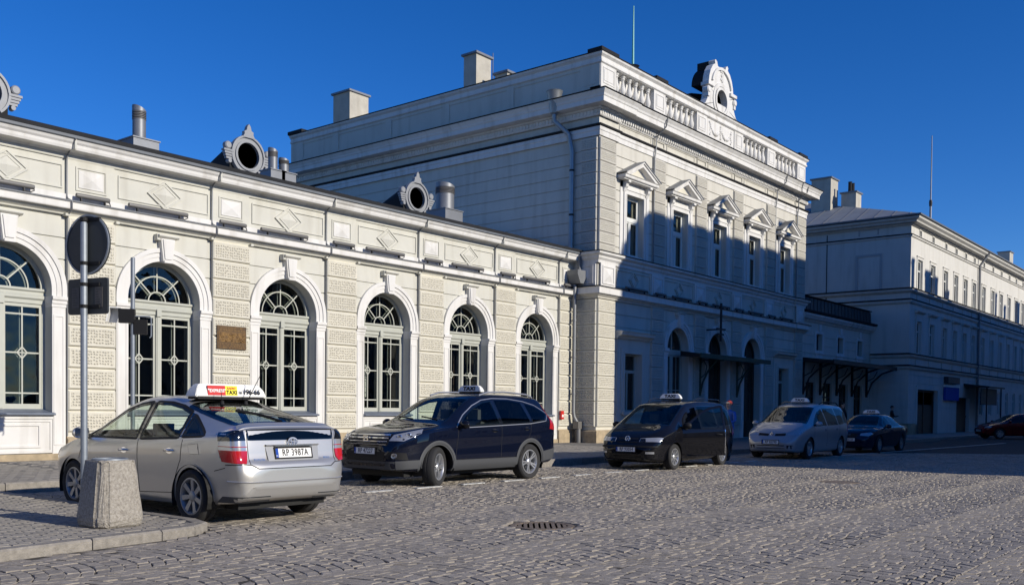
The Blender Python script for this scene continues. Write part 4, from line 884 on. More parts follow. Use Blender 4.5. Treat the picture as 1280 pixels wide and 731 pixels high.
# ================================================================ ANNEX
mat('roof_slate', (0.045, 0.048, 0.055), 0.55, 0.2, var=0.2)
AN = Bld('station_annex', 'low annex with three small windows and dark ribbed roof between the hall and end building', 'station building', (26.4, 4, 0))
AY, AL, AR = -0.90, 20.82, 31.98
ac = [23.45, 26.68, 29.95]
ah = [(c - 0.45, c + 0.45, 4.88, 5.82) for c in ac]; gh = [(c - 0.75, c + 0.75, 0.17, 3.1) for c in (22.4, 24.9, 27.4, 29.9)]
AN.part('wall', MB().wall(AL, AR, 0, 7.0, AY, ah + gh, 0.3, [5.66 - 0.488 * i for i in range(9)]), 'plaster_grey')
AN.part('room', MB().box(AL, AR, 0.6, 0.7, 0, 6.8).box(AL, AR, AY + 0.35, 0.6, 4.3, 4.4), 'interior_dark')
wf = MB().frame(-0.45, 0.45, 4.88, 5.82, 0.06, 0.2, 0.27); wf.box(-0.03, 0.03, 0.21, 0.26, 4.94, 5.76); wf = wf.mesh('window', 'frame_dark'); wp = MB().box(-0.4, 0.4, 0.235, 0.24, 4.93, 5.77).mesh('pane', 'window_glass')
ws = MB().frame(-0.60, 0.60, 4.75, 5.97, 0.15, -0.05, 0); ws.box(-0.66, 0.66, -0.09, 0, 4.70, 4.77); ws.box(-0.5, 0.5, -0.04, 0, 4.35, 4.70); ws.prism([(-0.12, 5.97), (0.12, 5.97), (0.17, 6.35), (-0.17, 6.35)], -0.1, 0); ws = ws.mesh('window_surround', 'plaster_white')
for c in ac: q = AN.inst('window', wf, (c, AY, 0)); put('pane', wp, q); AN.inst('window_surround', ws, (c, AY, 0))
dd = MB().frame(-0.75, 0.75, 0.17, 3.1, 0.09, 0.15, 0.25); dd.box(-0.04, 0.04, 0.16, 0.24, 0.2, 3.0); dd.box(-0.66, 0.66, 0.16, 0.24, 2.25, 2.35); dd.box(-0.66, 0.66, 0.18, 0.22, 0.26, 1.0); dd = dd.mesh('door', 'wood_dark'); dp = MB().box(-0.66, 0.66, 0.195, 0.2, 1.0, 3.0).mesh('pane', 'window_glass')
for c in (22.4, 24.9, 27.4, 29.9): q = AN.inst('door', dd, (c, AY, 0)); put('pane', dp, q)
mould(AN, 'cornice', [(0, 6.40), (0.06, 6.42), (0.10, 6.52), (0.22, 6.56), (0.26, 6.64), (0.32, 6.72), (0.34, 6.82), (0, 6.86)], 'plaster_white', [(AL, AY), (AR, AY)])
mould(AN, 'gutter', [(0, 6.87), (0.40, 6.87), (0.42, 6.98), (0, 7.0)], 'zinc_dark', [(AL, AY), (AR, AY)])
AN.part('roof', MB().prism([(AY - 0.20, 6.99), (AY - 0.17, 7.68), (AY + 0.1, 7.72), (5, 7.9), (5, 6.9)], AL, AR - 0.6, 'x'), 'roof_slate')
rb = MB(); n = 20
for i in range(n): x = AL + 0.3 + (AR - AL - 1.2) * i / (n - 1); rb.prism([(AY - 0.23, 7.0), (AY - 0.20, 7.67), (AY - 0.15, 7.67), (AY - 0.18, 7.0)], x - 0.02, x + 0.02, 'x')
AN.part('roof_coping', MB().box(AL, AR - 0.58, AY - 0.26, AY + 0.1, 7.72, 7.76), 'zinc_dark'); AN.part('standing_seams', rb, 'roof_slate', kind='stuff')
t = Bld('platform_canopy', 'long dark shelter roof along the annex front on iron brackets', 'canopy', (26.3, AY, 4.2))
t.part('roof', MB().prism([(AY, 4.42), (-2.7, 4.22), (-2.7, 4.08), (AY, 4.2)], 20.95, 31.3, 'x'), 'iron_black'); t.part('fascia', MB().box(20.9, 31.35, -2.76, -2.70, 4.03, 4.26), 'iron_black')
for x in (21.2, 23.65, 26.15, 28.65, 31.2): t.part('bracket', MB().box(x - 0.05, x + 0.05, AY - 0.12, AY, 2.4, 4.18).tube([(x, AY - 0.08, 2.5), (x, AY - 0.4, 3.3), (x, AY - 1.0, 3.85), (x, AY - 1.75, 4.1)], 0.05, 8).tube([(x, AY - 0.1, 3.4), (x, AY - 0.5, 3.6), (x, AY - 0.7, 4.0)], 0.03, 6), 'iron_black')
# ================================================================ END BUILDING
RB = Bld('end_building', 'long pale three storey building with a blind side wall beyond the annex', 'building', (58, 6, 0))
BX, BY, BX1, BYB = 32.0, -3.24, 86.0, 14.0
wl = [33.36, 36.14, 39.12, 41.68, 44.18, 46.61, 49.41, 52.24, 55.03, 57.81, 60.37, 62.92] + [65.7 + 2.75 * i for i in range(7)]
wx = [x + 0.48 for x in wl]
h3 = [(c - 0.48, c + 0.48, 9.22, 11.05) for c in wx]; h2 = [(c - 0.48, c + 0.48, 5.16, 7.20) for c in wx]; hA = [(c - 0.20, c + 0.20, 12.52, 12.90) for c in wx]
h1 = [(c - 0.45, c + 0.45, 1.35, 3.2) for c in wx if c > 49]
gate = [(33.75, 38.2, 0.0, 2.95)]; shop = [(43.0, 46.5, 0.0, 2.6)]
mb = MB().wall(BX, BX1, 0, 4.4, BY, h1 + gate + shop, 0.3, [0.8 + 0.5 * i for i in range(7)]); mb.wall(BX, BX1, 4.4, 8.0, BY, h2, 0.22); mb.wall(BX, BX1, 8.0, 13.2, BY, h3 + hA, 0.22)
mb.wall(BY, BYB, 0, 13.2, 0, [], 0, [0.8 + 0.5 * i for i in range(7)], xform=lambda p: (BX + p[1], p[0], p[2])); mb.box(BX1 - 0.3, BX1, BY + 0.05, BYB, 0, 13.2); mb.box(BX + 0.05, BX1, BYB - 0.3, BYB, 0, 13.2)
RB.part('wall', mb, 'plaster_right')
RB.part('room', MB().box(BX + 0.3, BX1 - 0.5, BY + 1.5, BY + 1.6, 0, 13).box(BX + 0.3, BX1 - 0.5, BY + 0.35, BY + 1.5, 4.3, 4.4).box(BX + 0.3, BX1 - 0.5, BY + 0.35, BY + 1.5, 8.2, 8.3), 'interior_dark')
bp_ = [(BX, BYB), (BX, BY), (BX1, BY)]
mould(RB, 'cornice', [(0, 12.98), (0.10, 13.0), (0.16, 13.08), (0.42, 13.12), (0.46, 13.2), (0.62, 13.3), (0.66, 13.40), (0, 13.42)], 'plaster_right', bp_)
mould(RB, 'gutter', [(0, 13.425), (0.70, 13.425), (0.76, 13.45), (0.76, 13.54), (0, 13.56)], 'gutter_zinc', bp_)
mould(RB, 'attic_belt', [(0, 12.30), (0.07, 12.31), (0.09, 12.36), (0.09, 12.40), (0, 12.44)], 'plaster_right', bp_)
mould(RB, 'sill_belt', [(0, 8.86), (0.10, 8.90), (0.18, 8.98), (0.20, 9.08), (0, 9.14)], 'plaster_right', bp_)
mould(RB, 'floor_belt', [(0, 8.20), (0.08, 8.22), (0.14, 8.30), (0.15, 8.40), (0, 8.46)], 'plaster_right', bp_)
mould(RB, 'lower_belt', [(0, 4.86), (0.08, 4.88), (0.15, 4.95), (0.17, 5.04), (0, 5.10)], 'plaster_right', bp_)
mould(RB, 'ground_belt', [(0, 4.16), (0.10, 4.18), (0.16, 4.24), (0.17, 4.32), (0, 4.38)], 'plaster_right', bp_)
for zf, of in ((12.445, 0.12), (9.145, 0.24), (8.465, 0.19), (5.105, 0.21), (4.385, 0.21)): mould(RB, 'belt_strip', [(0, zf), (of, zf - 0.03), (of, zf + 0.005), (0, zf + 0.06)], 'zinc_dark', bp_)  # thin dark strip along the top of each belt
mould(RB, 'plinth', [(0, 0.0), (0.06, 0.0), (0.06, 0.75), (0, 0.80)], 'plinth_stone', [(BX, BYB), (BX, BY), (33.7, BY)])
w3 = MB().frame(-0.48, 0.48, 9.22, 11.05, 0.08, 0.1, 0.18); w3.box(-0.40, 0.40, 0.1, 0.18, 10.35, 10.43); w3.box(-0.03, 0.03, 0.11, 0.17, 9.3, 10.97); w3 = w3.mesh('window', 'frame_white'); p3 = MB().box(-0.42, 0.42, 0.14, 0.145, 9.28, 11.0).mesh('pane', 'window_glass')
w2 = MB().frame(-0.48, 0.48, 5.16, 7.20, 0.08, 0.1, 0.18); w2.box(-0.40, 0.40, 0.1, 0.18, 6.55, 6.63); w2.box(-0.03, 0.03, 0.11, 0.17, 5.24, 7.12); w2 = w2.mesh('window', 'frame_white'); p2_ = MB().box(-0.42, 0.42, 0.14, 0.145, 5.22, 7.15).mesh('pane', 'window_glass')
w1 = MB().frame(-0.45, 0.45, 1.35, 3.2, 0.08, 0.1, 0.18); w1.box(-0.03, 0.03, 0.11, 0.17, 1.43, 3.12); w1.box(-0.37, 0.37, 0.1, 0.18, 2.5, 2.58); w1 = w1.mesh('window', 'frame_white'); p1_ = MB().box(-0.4, 0.4, 0.14, 0.145, 1.4, 3.15).mesh('pane', 'window_glass')
s3 = MB(); 
for s in (-1, 1): a, b = sorted((s * 0.50, s * 0.66)); s3.box(a, b, -0.04, 0, 9.14, 11.22)
s3.box(-0.5, 0.5, -0.04, 0, 11.06, 11.22); s3.box(-0.72, 0.72, -0.08, 0, 11.22, 11.28); s3.box(-0.62, 0.62, -0.05, 0, 8.48, 8.84); s3 = s3.mesh('window_surround', 'plaster_right')
s2 = MB()
for s in (-1, 1): a, b = sorted((s * 0.50, s * 0.68)); s2.box(a, b, -0.05, 0, 5.10, 7.36)
s2.box(-0.5, 0.5, -0.05, 0, 7.21, 7.36); s2.box(-0.6, 0.6, -0.04, 0, 7.36, 7.70); s2.prism([(0, 7.70), (-0.10, 7.70), (-0.22, 7.78), (-0.24, 7.86), (0, 7.92)], -0.85, 0.85, 'x'); s2.box(-0.6, 0.6, -0.05, 0, 4.45, 4.82); s2 = s2.mesh('window_surround', 'plaster_right')
wa = MB().frame(-0.20, 0.20, 12.52, 12.90, 0.05, 0.08, 0.14).mesh('attic_window', 'frame_white'); pa = MB().box(-0.16, 0.16, 0.11, 0.115, 12.56, 12.86).mesh('pane', 'window_glass'); sa = MB().frame(-0.28, 0.28, 12.46, 12.96, 0.07, -0.03, 0).mesh('attic_surround', 'plaster_right')
for c in wx:
    q = RB.inst('window', w3, (c, BY, 0)); put('pane', p3, q); RB.inst('window_surround', s3, (c, BY, 0))
    q = RB.inst('window', w2, (c, BY, 0)); put('pane', p2_, q); RB.inst('window_surround', s2, (c, BY, 0))
    q = RB.inst('attic_window', wa, (c, BY, 0)); put('pane', pa, q); RB.inst('attic_surround', sa, (c, BY, 0))
    if c > 49: q = RB.inst('window', w1, (c, BY, 0)); put('pane', p1_, q)
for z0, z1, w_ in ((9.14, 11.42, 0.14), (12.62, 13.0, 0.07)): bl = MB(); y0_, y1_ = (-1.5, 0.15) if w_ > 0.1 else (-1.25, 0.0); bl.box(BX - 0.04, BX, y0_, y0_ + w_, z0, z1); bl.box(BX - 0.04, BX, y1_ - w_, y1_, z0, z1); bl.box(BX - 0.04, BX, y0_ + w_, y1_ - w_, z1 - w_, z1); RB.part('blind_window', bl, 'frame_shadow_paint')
RB.part('lightning_strip', MB().box(BX - 0.02, BX, 2.0, 2.05, 4.4, 12.9), 'zinc_dark')
rf = MB(); ex0, ex1, ey0, ey1 = BX - 0.6, BX1 + 0.6, BY - 0.6, BYB + 0.6; ym = (ey0 + ey1) / 2
rf.add([(ex0, ey0, 13.55), (ex1, ey0, 13.55), (ex1, ey1, 13.55), (ex0, ey1, 13.55), (37.2, ym, 16.3), (81, ym, 16.3)], [(0, 1, 5, 4), (1, 2, 5), (2, 3, 4, 5), (3, 0, 4), (3, 2, 1, 0)])
rfo = RB.part('roof', rf, 'roof_metal')
sm = MB()
for i in range(17):
    t_ = (i + 0.5) / 17; y = ey0 + (ey1 - ey0) * t_; yt = ym; k = 1 - abs(2 * t_ - 1)
    a = Vector((ex0, y, 13.57)); b = a.lerp(Vector((37.2, y, 16.32)), k); sm.tube([a, b], 0.022, 4)
RB.part('standing_seams', sm, 'zinc', rfo, kind='stuff')
chimney(RB, 34.6, 35.9, 2.85, 4.2, 14.2, 17.25); chimney(RB, 35.2, 36.2, 1.35, 2.35, 14.2, 16.2, pots=2); chimney(RB, 76, 77.5, 0.5, 1.6, 14.5, 17.6)
RB.part('downpipe', MB().tube([(48.35, BY - 0.72, 13.4), (48.1, BY - 0.14, 12.45), (48.1, BY - 0.14, 0.4)], 0.09, 8), 'zinc', smooth=True); RB.part('downpipe', MB().tube([(66.3, BY - 0.72, 13.4), (66.1, BY - 0.14, 12.45), (66.1, BY - 0.14, 0.4)], 0.09, 8), 'zinc', smooth=True)
g_ = MB().frame(33.78, 38.17, 0.0, 2.93, 0.12, BY + 0.2, BY + 0.3); g_.box(33.9, 38.05, BY + 0.26, BY + 0.3, 0.12, 2.0); g_.box(35.94, 36.02, BY + 0.22, BY + 0.26, 0.12, 2.8); RB.part('gate', g_, 'wood_dark')
RB.part('gate_surround', MB().frame(33.5, 38.45, -0.3, 3.2, 0.25, BY - 0.06, BY), 'plaster_right'); RB.part('shop_door', MB().box(43.0, 46.5, BY + 0.25, BY + 0.3, 0, 2.6).box(43, 46.5, BY + 0.2, BY + 0.25, 1.2, 1.3), 'wood_dark')
t = Bld('shop_awning', 'dark flat awning box projecting over the end building doorway', 'awning', (47.5, BY, 2.5))
t.part('roof', MB().prism([(BY, 3.62), (BY - 1.7, 3.42), (BY - 1.7, 3.30), (BY, 3.45)], 44.8, 49.6, 'x'), 'iron_black'); t.part('side_panel', MB().box(44.8, 49.4, BY - 1.2, BY - 1.12, 2.1, 3.3), 'roof_slate'); t.part('post', MB().lathe([(0.05, 0.12), (0.05, 3.4)], (49.3, BY - 1.5, 0), 8), 'iron_black'); t.part('post', MB().lathe([(0.05, 0.12), (0.05, 3.4)], (45.0, BY - 1.5, 0), 8), 'iron_black')
t = Bld('shop_sign', 'blue shop sign board with a pale top bar on the end building ground floor', 'sign', (41.2, BY, 3.0))
t.part('board', MB().box(39.6, 42.9, BY - 0.18, BY - 0.02, 2.35, 3.25), 'blue_paint'); t.part('top_bar', MB().box(39.5, 43.0, BY - 0.22, BY - 0.02, 3.25, 3.38), 'white_paint'); t.part('upper_box', MB().box(39.7, 42.6, BY - 0.3, BY - 0.01, 3.5, 3.95), 'roof_slate')
t = Bld('end_mast', 'thin tall radio mast standing on the roof of the pale end building', 'mast', (54.4, 2, 15))
t.part('pole', MB().lathe([(0.10, 14.6), (0.09, 19), (0.06, 19.1), (0.035, 24.4)], (54.4, 2, 0), 8), 'zinc', smooth=True); t.part('collar', MB().lathe([(0.12, 18.6), (0.14, 18.9), (0.12, 19.1)], (54.4, 2, 0), 8), 'iron_black')
# ================================================================ HOUSES ACROSS THE SQUARE (unseen; they throw the shade, some only added to reflect or block sky)
def house(name, label, x0, x1, y0, y1, zt, roofpts=None, cols=3.2, floors=3.6):
    H = Bld(name, label, 'building', ((x0 + x1) / 2, (y0 + y1) / 2, 0)); m = 'plaster_grey'
    hs = []; nf = max(1, int((zt - 0.8) / floors)); nc = max(1, int((x1 - x0) / cols))
    for f_ in range(nf):
        for c in range(nc): xc = x0 + (x1 - x0) * (c + 0.5) / nc; hs.append((xc - 0.55, xc + 0.55, 1.0 + f_ * floors, 2.9 + f_ * floors))
    fl = lambda p: (x0 + x1 - p[0], y1 - (p[1] - 0), p[2])
    H.part('wall', MB().wall(x0, x1, 0, zt, 0, hs, 0.2, xform=fl).box(x0, x1, y0, y0 + 0.3, 0, zt).box(x0, x0 + 0.3, y0 + 0.3, y1 - 0.25, 0, zt).box(x1 - 0.3, x1, y0 + 0.3, y1 - 0.25, 0, zt), m)
    H.part('roof', MB().prism(roofpts or [(x0 - 0.0, zt), (x1, zt), (x1, zt + 0.25), (x0, zt + 0.25)], y0, y1), 'roof_slate')
    H.part('room', MB().box(x0 + 0.4, x1 - 0.4, y1 - 0.6, y1 - 0.5, 0, zt - 0.1), 'interior_dark')
    wn = MB().frame(-0.55, 0.55, 0, 1.9, 0.08, 0, 0.08).box(-0.03, 0.03, 0, 0.08, 0.08, 1.82).mesh('window', 'frame_white'); pn = MB().box(-0.5, 0.5, 0.03, 0.035, 0.05, 1.85).mesh('pane', 'window_glass')
    for a, b, c, d in hs: q = H.inst('window', wn, (x0 + x1 - (a + b) / 2, y1 - 0.18, c)); put('pane', pn, q)
    return H
h = house('town_house', 'grey town house with a low parapet opposite the station hall', 6.3, 33.0, -30, -26, 18.2, [(6.3, 18.2), (33, 18.2), (33, 19.75), (8.3, 19.75), (7.4, 19.2), (6.4, 18.2)])
chimney(h, 13.9, 14.5, -27.5, -27, 18.0, 21.4); chimney(h, 21.2, 21.8, -27.5, -27, 18.0, 21.7)
h = house('long_house', 'long grey house with chimneys opposite the pale end building', 33.01, 90.0, -34, -26, 18.05)
for x, z, w_ in ((35.6, 20.6, 0.5), (38.4, 20.2, 1.3), (40.4, 20.0, 0.8), (43, 19.4, 0.9), (57, 20.6, 0.5), (60, 19.9, 0.6), (64.5, 20.6, 1.2), (68.5, 20.2, 0.8)): chimney(h, x, x + w_, -27.8, -27, 18.0, z)
house('shop_pavilion', 'low flat roofed pavilion beside the grey town house', -3.4, 6.25, -29, -24, 7.5)
house('reflection_house', 'unseen long row house added far across the square for window reflections', -70, -4, -74, -62, 13.0)  # added out of view so the wing windows reflect something dark
house('sky_block_left', 'unseen plain house added far left of the station wing to block low sky', -84, -64, -46, -9, 14.0)  # added out of view to cut low sky light on left-facing reveals
house('sky_block_end', 'unseen tall plain house added at the street end to deepen the shade', 96, 108, -25.5, -4.5, 19.0)  # added out of view to cut sky light at the far right
# ================================================================ STREET FURNITURE
mat('aggregate', (0.36, 0.335, 0.295), 0.9, var=0.5, vscale=38, bump=0.010, bscale=60, col2=(0.19, 0.17, 0.145))
SP = Vector((-23.82, -10.9, IS_Z))
t = thing('sign_post', 'steel post with dark backs of a round and a square sign behind the concrete bin', 'traffic sign', SP)
put('pole', MB().lathe([(0.038, 0), (0.038, 3.37), (0.03, 3.39), (0, 3.39)], n=14).mesh('pole', 'galvanised', True), t)
sa = RAD(-76)                                            # sign plates: plane direction
def plate(mb): 
    me = mb; return me
u = Vector((math.cos(sa), math.sin(sa), 0)); nrm = Vector((-u.y, u.x, 0))     # nrm points away from the viewer side
rotz = math.atan2(u.y, u.x)
so_ = Vector((nrm.x, nrm.y, 0)) * 0.062
o = put('round_sign', MB().lathe([(0, 0.0), (0.335, 0.0), (0.343, 0.012), (0.343, -0.012), (0.338, -0.014)], n=40, axis='y').mesh('round_sign', 'sign_back'), t, so_ + Vector((0, 0, 3.14)), (0, 0, rotz))
put('rim', MB().ring(0, 0, 0.325, 0.345, -0.022, -0.010, 0, 360, 40).mesh('rim', 'sign_edge'), o)
put('face', MB().lathe([(0, 0.013), (0.34, 0.013)], n=40, axis='y').mesh('face', 'white_paint'), o)
put('sticker', MB().box(0.13, 0.18, -0.004, -0.001, -0.16, -0.07).mesh('sticker', 'sticker'), o)
for z in (0.28, -0.22): b = MB(); b.box(-0.01, 0.20, -0.03, 0.0, z - 0.018, z + 0.018); b.lathe([(0.043, z - 0.02), (0.043, z + 0.02)], (0, -0.062, 0), 14); put('clamp', b.mesh('clamp', 'black_plastic'), o)
A = []; W_, H_, c_ = 0.315, 0.205, 0.035
for sx, sz in ((1, 1), (-1, 1), (-1, -1), (1, -1)):
    for k in range(5): a = RAD(90 * k / 4 + {(1, 1): 0, (-1, 1): 90, (-1, -1): 180, (1, -1): 270}[(sx, sz)]); A.append((sx * (W_ - c_) + c_ * math.cos(a), sz * (H_ - c_) + c_ * math.sin(a)))
o = put('square_sign', MB().prism(A, -0.012, 0.012).mesh('square_sign', 'sign_back'), t, so_ + Vector((0, 0, 2.55)), (0, 0, rotz))
put('face', MB().prism(A, 0.0125, 0.014).mesh('face', 'white_paint'), o)
for z in (0.13, -0.12): b = MB(); b.box(-0.01, 0.20, -0.03, -0.012, z - 0.018, z + 0.018); b.lathe([(0.043, z - 0.02), (0.043, z + 0.02)], (0, -0.062, 0), 14); put('clamp', b.mesh('clamp', 'black_plastic'), o)
for s in (-1, 1):
    st = MB(); x0 = -0.25 if s < 0 else 0.12
    st.box(x0, x0 + 0.12, -0.0155, -0.0125, -0.13, 0.10)
    o2 = put('sticker', st.mesh('sticker', 'sticker'), o)
    l = MB()
    for k in range(7): l.box(x0 + 0.015, x0 + rnd.uniform(0.05, 0.105), -0.0175, -0.0156, 0.07 - 0.028 * k, 0.078 - 0.028 * k)
    put('print', l.mesh('print', 'sign_back'), o)
# concrete litter bin / planter
PC = Vector((-23.94, -11.71, IS_Z))
t = thing('concrete_bin', 'squat tapered exposed aggregate concrete bin at the corner of the pavement', 'litter bin', PC, RAD(2))
def oct_(h, c, z): return [(x, y, z) for x, y in ((h - c, -h), (h, -h + c), (h, h - c), (h - c, h), (-h + c, h), (-h, h - c), (-h, -h + c), (-h + c, -h))]
lv = [oct_(0.245, 0.09, 0.0), oct_(0.270, 0.09, 0.02), oct_(0.282, 0.09, 0.07), oct_(0.280, 0.088, 0.12), oct_(0.212, 0.062, 0.69), oct_(0.206, 0.06, 0.708), oct_(0.196, 0.055, 0.715)]
nn = 24; rg = lambda r, z: [(r * math.cos(2*math.pi*(k*3+1.5-4.5)/nn - math.pi/4 - math.pi/8), r * math.sin(2*math.pi*(k*3+1.5-4.5)/nn - math.pi/4 - math.pi/8), z) for k in range(8)]
vs = [p for L_ in lv for p in L_]; fs = []
for i in range(len(lv) - 1):
    for k in range(8): fs.append((i*8+k, i*8+(k+1) % 8, (i+1)*8+(k+1) % 8, (i+1)*8+k))
n0 = len(vs); vs += [(0.175 * math.cos(math.atan2(y, x)), 0.175 * math.sin(math.atan2(y, x)), 0.715) for x, y, z in lv[-1]]; vs += [(0.17 * math.cos(math.atan2(y, x)), 0.17 * math.sin(math.atan2(y, x)), 0.45) for x, y, z in lv[-1]]
for k in range(8): a = (len(lv) - 1) * 8; fs += [(a+k, a+(k+1) % 8, n0+(k+1) % 8, n0+k), (n0+k, n0+(k+1) % 8, n0+8+(k+1) % 8, n0+8+k)]
fs.append(tuple(range(n0 + 8, n0 + 16)))
me = MB().add(vs, fs).mesh('body', 'aggregate')
bm = bmesh.new(); bm.from_mesh(me); bmesh.ops.bevel(bm, geom=[e for e in bm.edges if len(e.link_faces) == 2 and 0.2 < e.calc_face_angle(0) < 1.2 and abs(e.verts[0].co.z - e.verts[1].co.z) > 0.04], offset=0.03, segments=3, affect='EDGES')
bmesh.ops.subdivide_edges(bm, edges=bm.edges[:], cuts=3, use_grid_fill=True); bmesh.ops.triangulate(bm, faces=[f for f in bm.faces if len(f.verts) > 4])
for v in bm.verts:
    if v.co.z > 0.02: v.co += Vector((rnd.gauss(0, 0.0018), rnd.gauss(0, 0.0018), rnd.gauss(0, 0.0015)))
bm.to_mesh(me); bm.free(); put('body', me, t)
put('rim', MB().lathe([(0.168, 0.68), (0.168, 0.728), (0.175, 0.732), (0.186, 0.728), (0.188, 0.716)], n=28, cap=False).mesh('rim', 'galvanised', True), t)
put('liner', MB().lathe([(0, 0.50), (0.160, 0.50), (0.167, 0.71)], n=24).mesh('liner', 'black_plastic'), t)
# camera post by the parking bay
KP = Vector((-19.72, -4.62, WK_Z))
t = thing('camera_post', 'thin galvanised post with a black camera box and a small bracket behind the silver taxi', 'post', KP)
put('pole', MB().lathe([(0.04, 0), (0.04, 4.02), (0, 4.03)], n=12).mesh('pole', 'galvanised', True), t)
vr = Vector((rt.x, rt.y, 0)).normalized(); rz_ = math.atan2(vr.y, vr.x) + RAD(12)
o = put('camera_box', MB().box(-0.24, 0.04, -0.10, 0.08, -0.13, 0.13).mesh('camera_box', 'black_plastic'), t, (0, 0, 2.92), (0, 0, rz_))
put('sun_shield', MB().prism([(-0.46, -0.12), (-0.40, 0.16), (-0.20, 0.15), (-0.20, 0.135), (-0.385, 0.14), (-0.44, -0.12)], -0.12, 0.10).prism([(-0.46, -0.12), (-0.40, 0.16), (-0.24, 0.14), (-0.30, -0.12)], 0.10, 0.11).mesh('sun_shield', 'white_paint'), o)
o = put('bracket_box', MB().box(0.02, 0.26, -0.05, 0.05, -0.14, 0.14).mesh('bracket_box', 'black_plastic'), t, (0, 0, 2.72), (0, 0, rz_))
put('frame', MB().tube([(0.02, 0, 0.20), (0.30, 0, 0.20), (0.33, 0, 0.17), (0.33, 0, -0.17), (0.30, 0, -0.20)], 0.014, 6).mesh('frame', 'galvanised'), o)
# ================================================================ VEHICLES
def paint(name, col, metal=0.0, rough=0.35):
    mat(name, col, rough, metal, coat=1.0, spec=None if metal else 0.0)
paint('silver_paint', (0.54, 0.53, 0.505), 0.68, 0.36); paint('navy_paint', (0.004, 0.006, 0.016)); paint('black_paint', (0.006, 0.006, 0.008)); paint('grey_paint', (0.36, 0.37, 0.39), 0.4, 0.36); paint('darkblue_paint', (0.006, 0.010, 0.028)); paint('crimson_paint', (0.13, 0.005, 0.008))
glassmat('car_glass', (0.80, 0.88, 0.82)); glassmat('privacy_glass', (0.05, 0.055, 0.06)); glassmat('tinted_glass', (0.34, 0.40, 0.40)); glassmat('lamp_glass', (0.9, 0.9, 0.92))
mat('rubber', (0.022, 0.022, 0.023), 0.85, bump=0.004, bscale=70); mat('alloy', (0.50, 0.51, 0.53), 0.35, 0.75); mat('alloy_dark', (0.30, 0.305, 0.315), 0.45, 0.5); mat('chrome', (0.75, 0.76, 0.78), 0.12, 1.0)
mat('red_lens', (0.45, 0.012, 0.015), 0.12, coat=1.0); mat('white_lens', (0.45, 0.46, 0.48), 0.15, 0.5, coat=1.0); mat('amber_lens', (0.7, 0.25, 0.02), 0.15, coat=1.0)
mat('cladding', (0.055, 0.058, 0.064), 0.65); mat('seat_fabric', (0.05, 0.05, 0.055), 0.9); mat('cabin_trim', (0.035, 0.035, 0.037), 0.8); mat('black_gloss', (0.006, 0.006, 0.007), 0.08, coat=1.0); mat('plate_white', (0.78, 0.78, 0.77), 0.4)
mat('seam_black', (0.004, 0.004, 0.004), 0.7)
def interp(tab, x):
    # monotone cubic through (x, y) pairs sorted by x
    n = len(tab)
    if x <= tab[0][0]: return tab[0][1]
    if x >= tab[-1][0]: return tab[-1][1]
    d = [(tab[i+1][1]-tab[i][1])/(tab[i+1][0]-tab[i][0]) for i in range(n-1)]
    m = [d[0]] + [0 if d[i-1]*d[i] <= 0 else 2*d[i-1]*d[i]/(d[i-1]+d[i]) for i in range(1, n-1)] + [d[-1]]
    for i in range(n-1):
        if x <= tab[i+1][0]:
            h = tab[i+1][0]-tab[i][0]; t = (x-tab[i][0])/h
            return ((1+2*t)*(1-t)**2*tab[i][1] + t*(1-t)**2*h*m[i] + t*t*(3-2*t)*tab[i+1][1] + t*t*(t-1)*h*m[i+1])
def cr(P, n):
    # Catmull-Rom through points, n samples per span
    out = []
    for i in range(len(P)-1):
        p0, p1, p2, p3 = P[max(i-1, 0)], P[i], P[i+1], P[min(i+2, len(P)-1)]
        for k in range(n):
            t = k/n; out.append(tuple(0.5*((2*p1[j]) + (-p0[j]+p2[j])*t + (2*p0[j]-5*p1[j]+4*p2[j]-p3[j])*t*t + (-p0[j]+3*p1[j]-3*p2[j]+p3[j])*t**3) for j in (0, 1)))
    return out + [P[-1]]
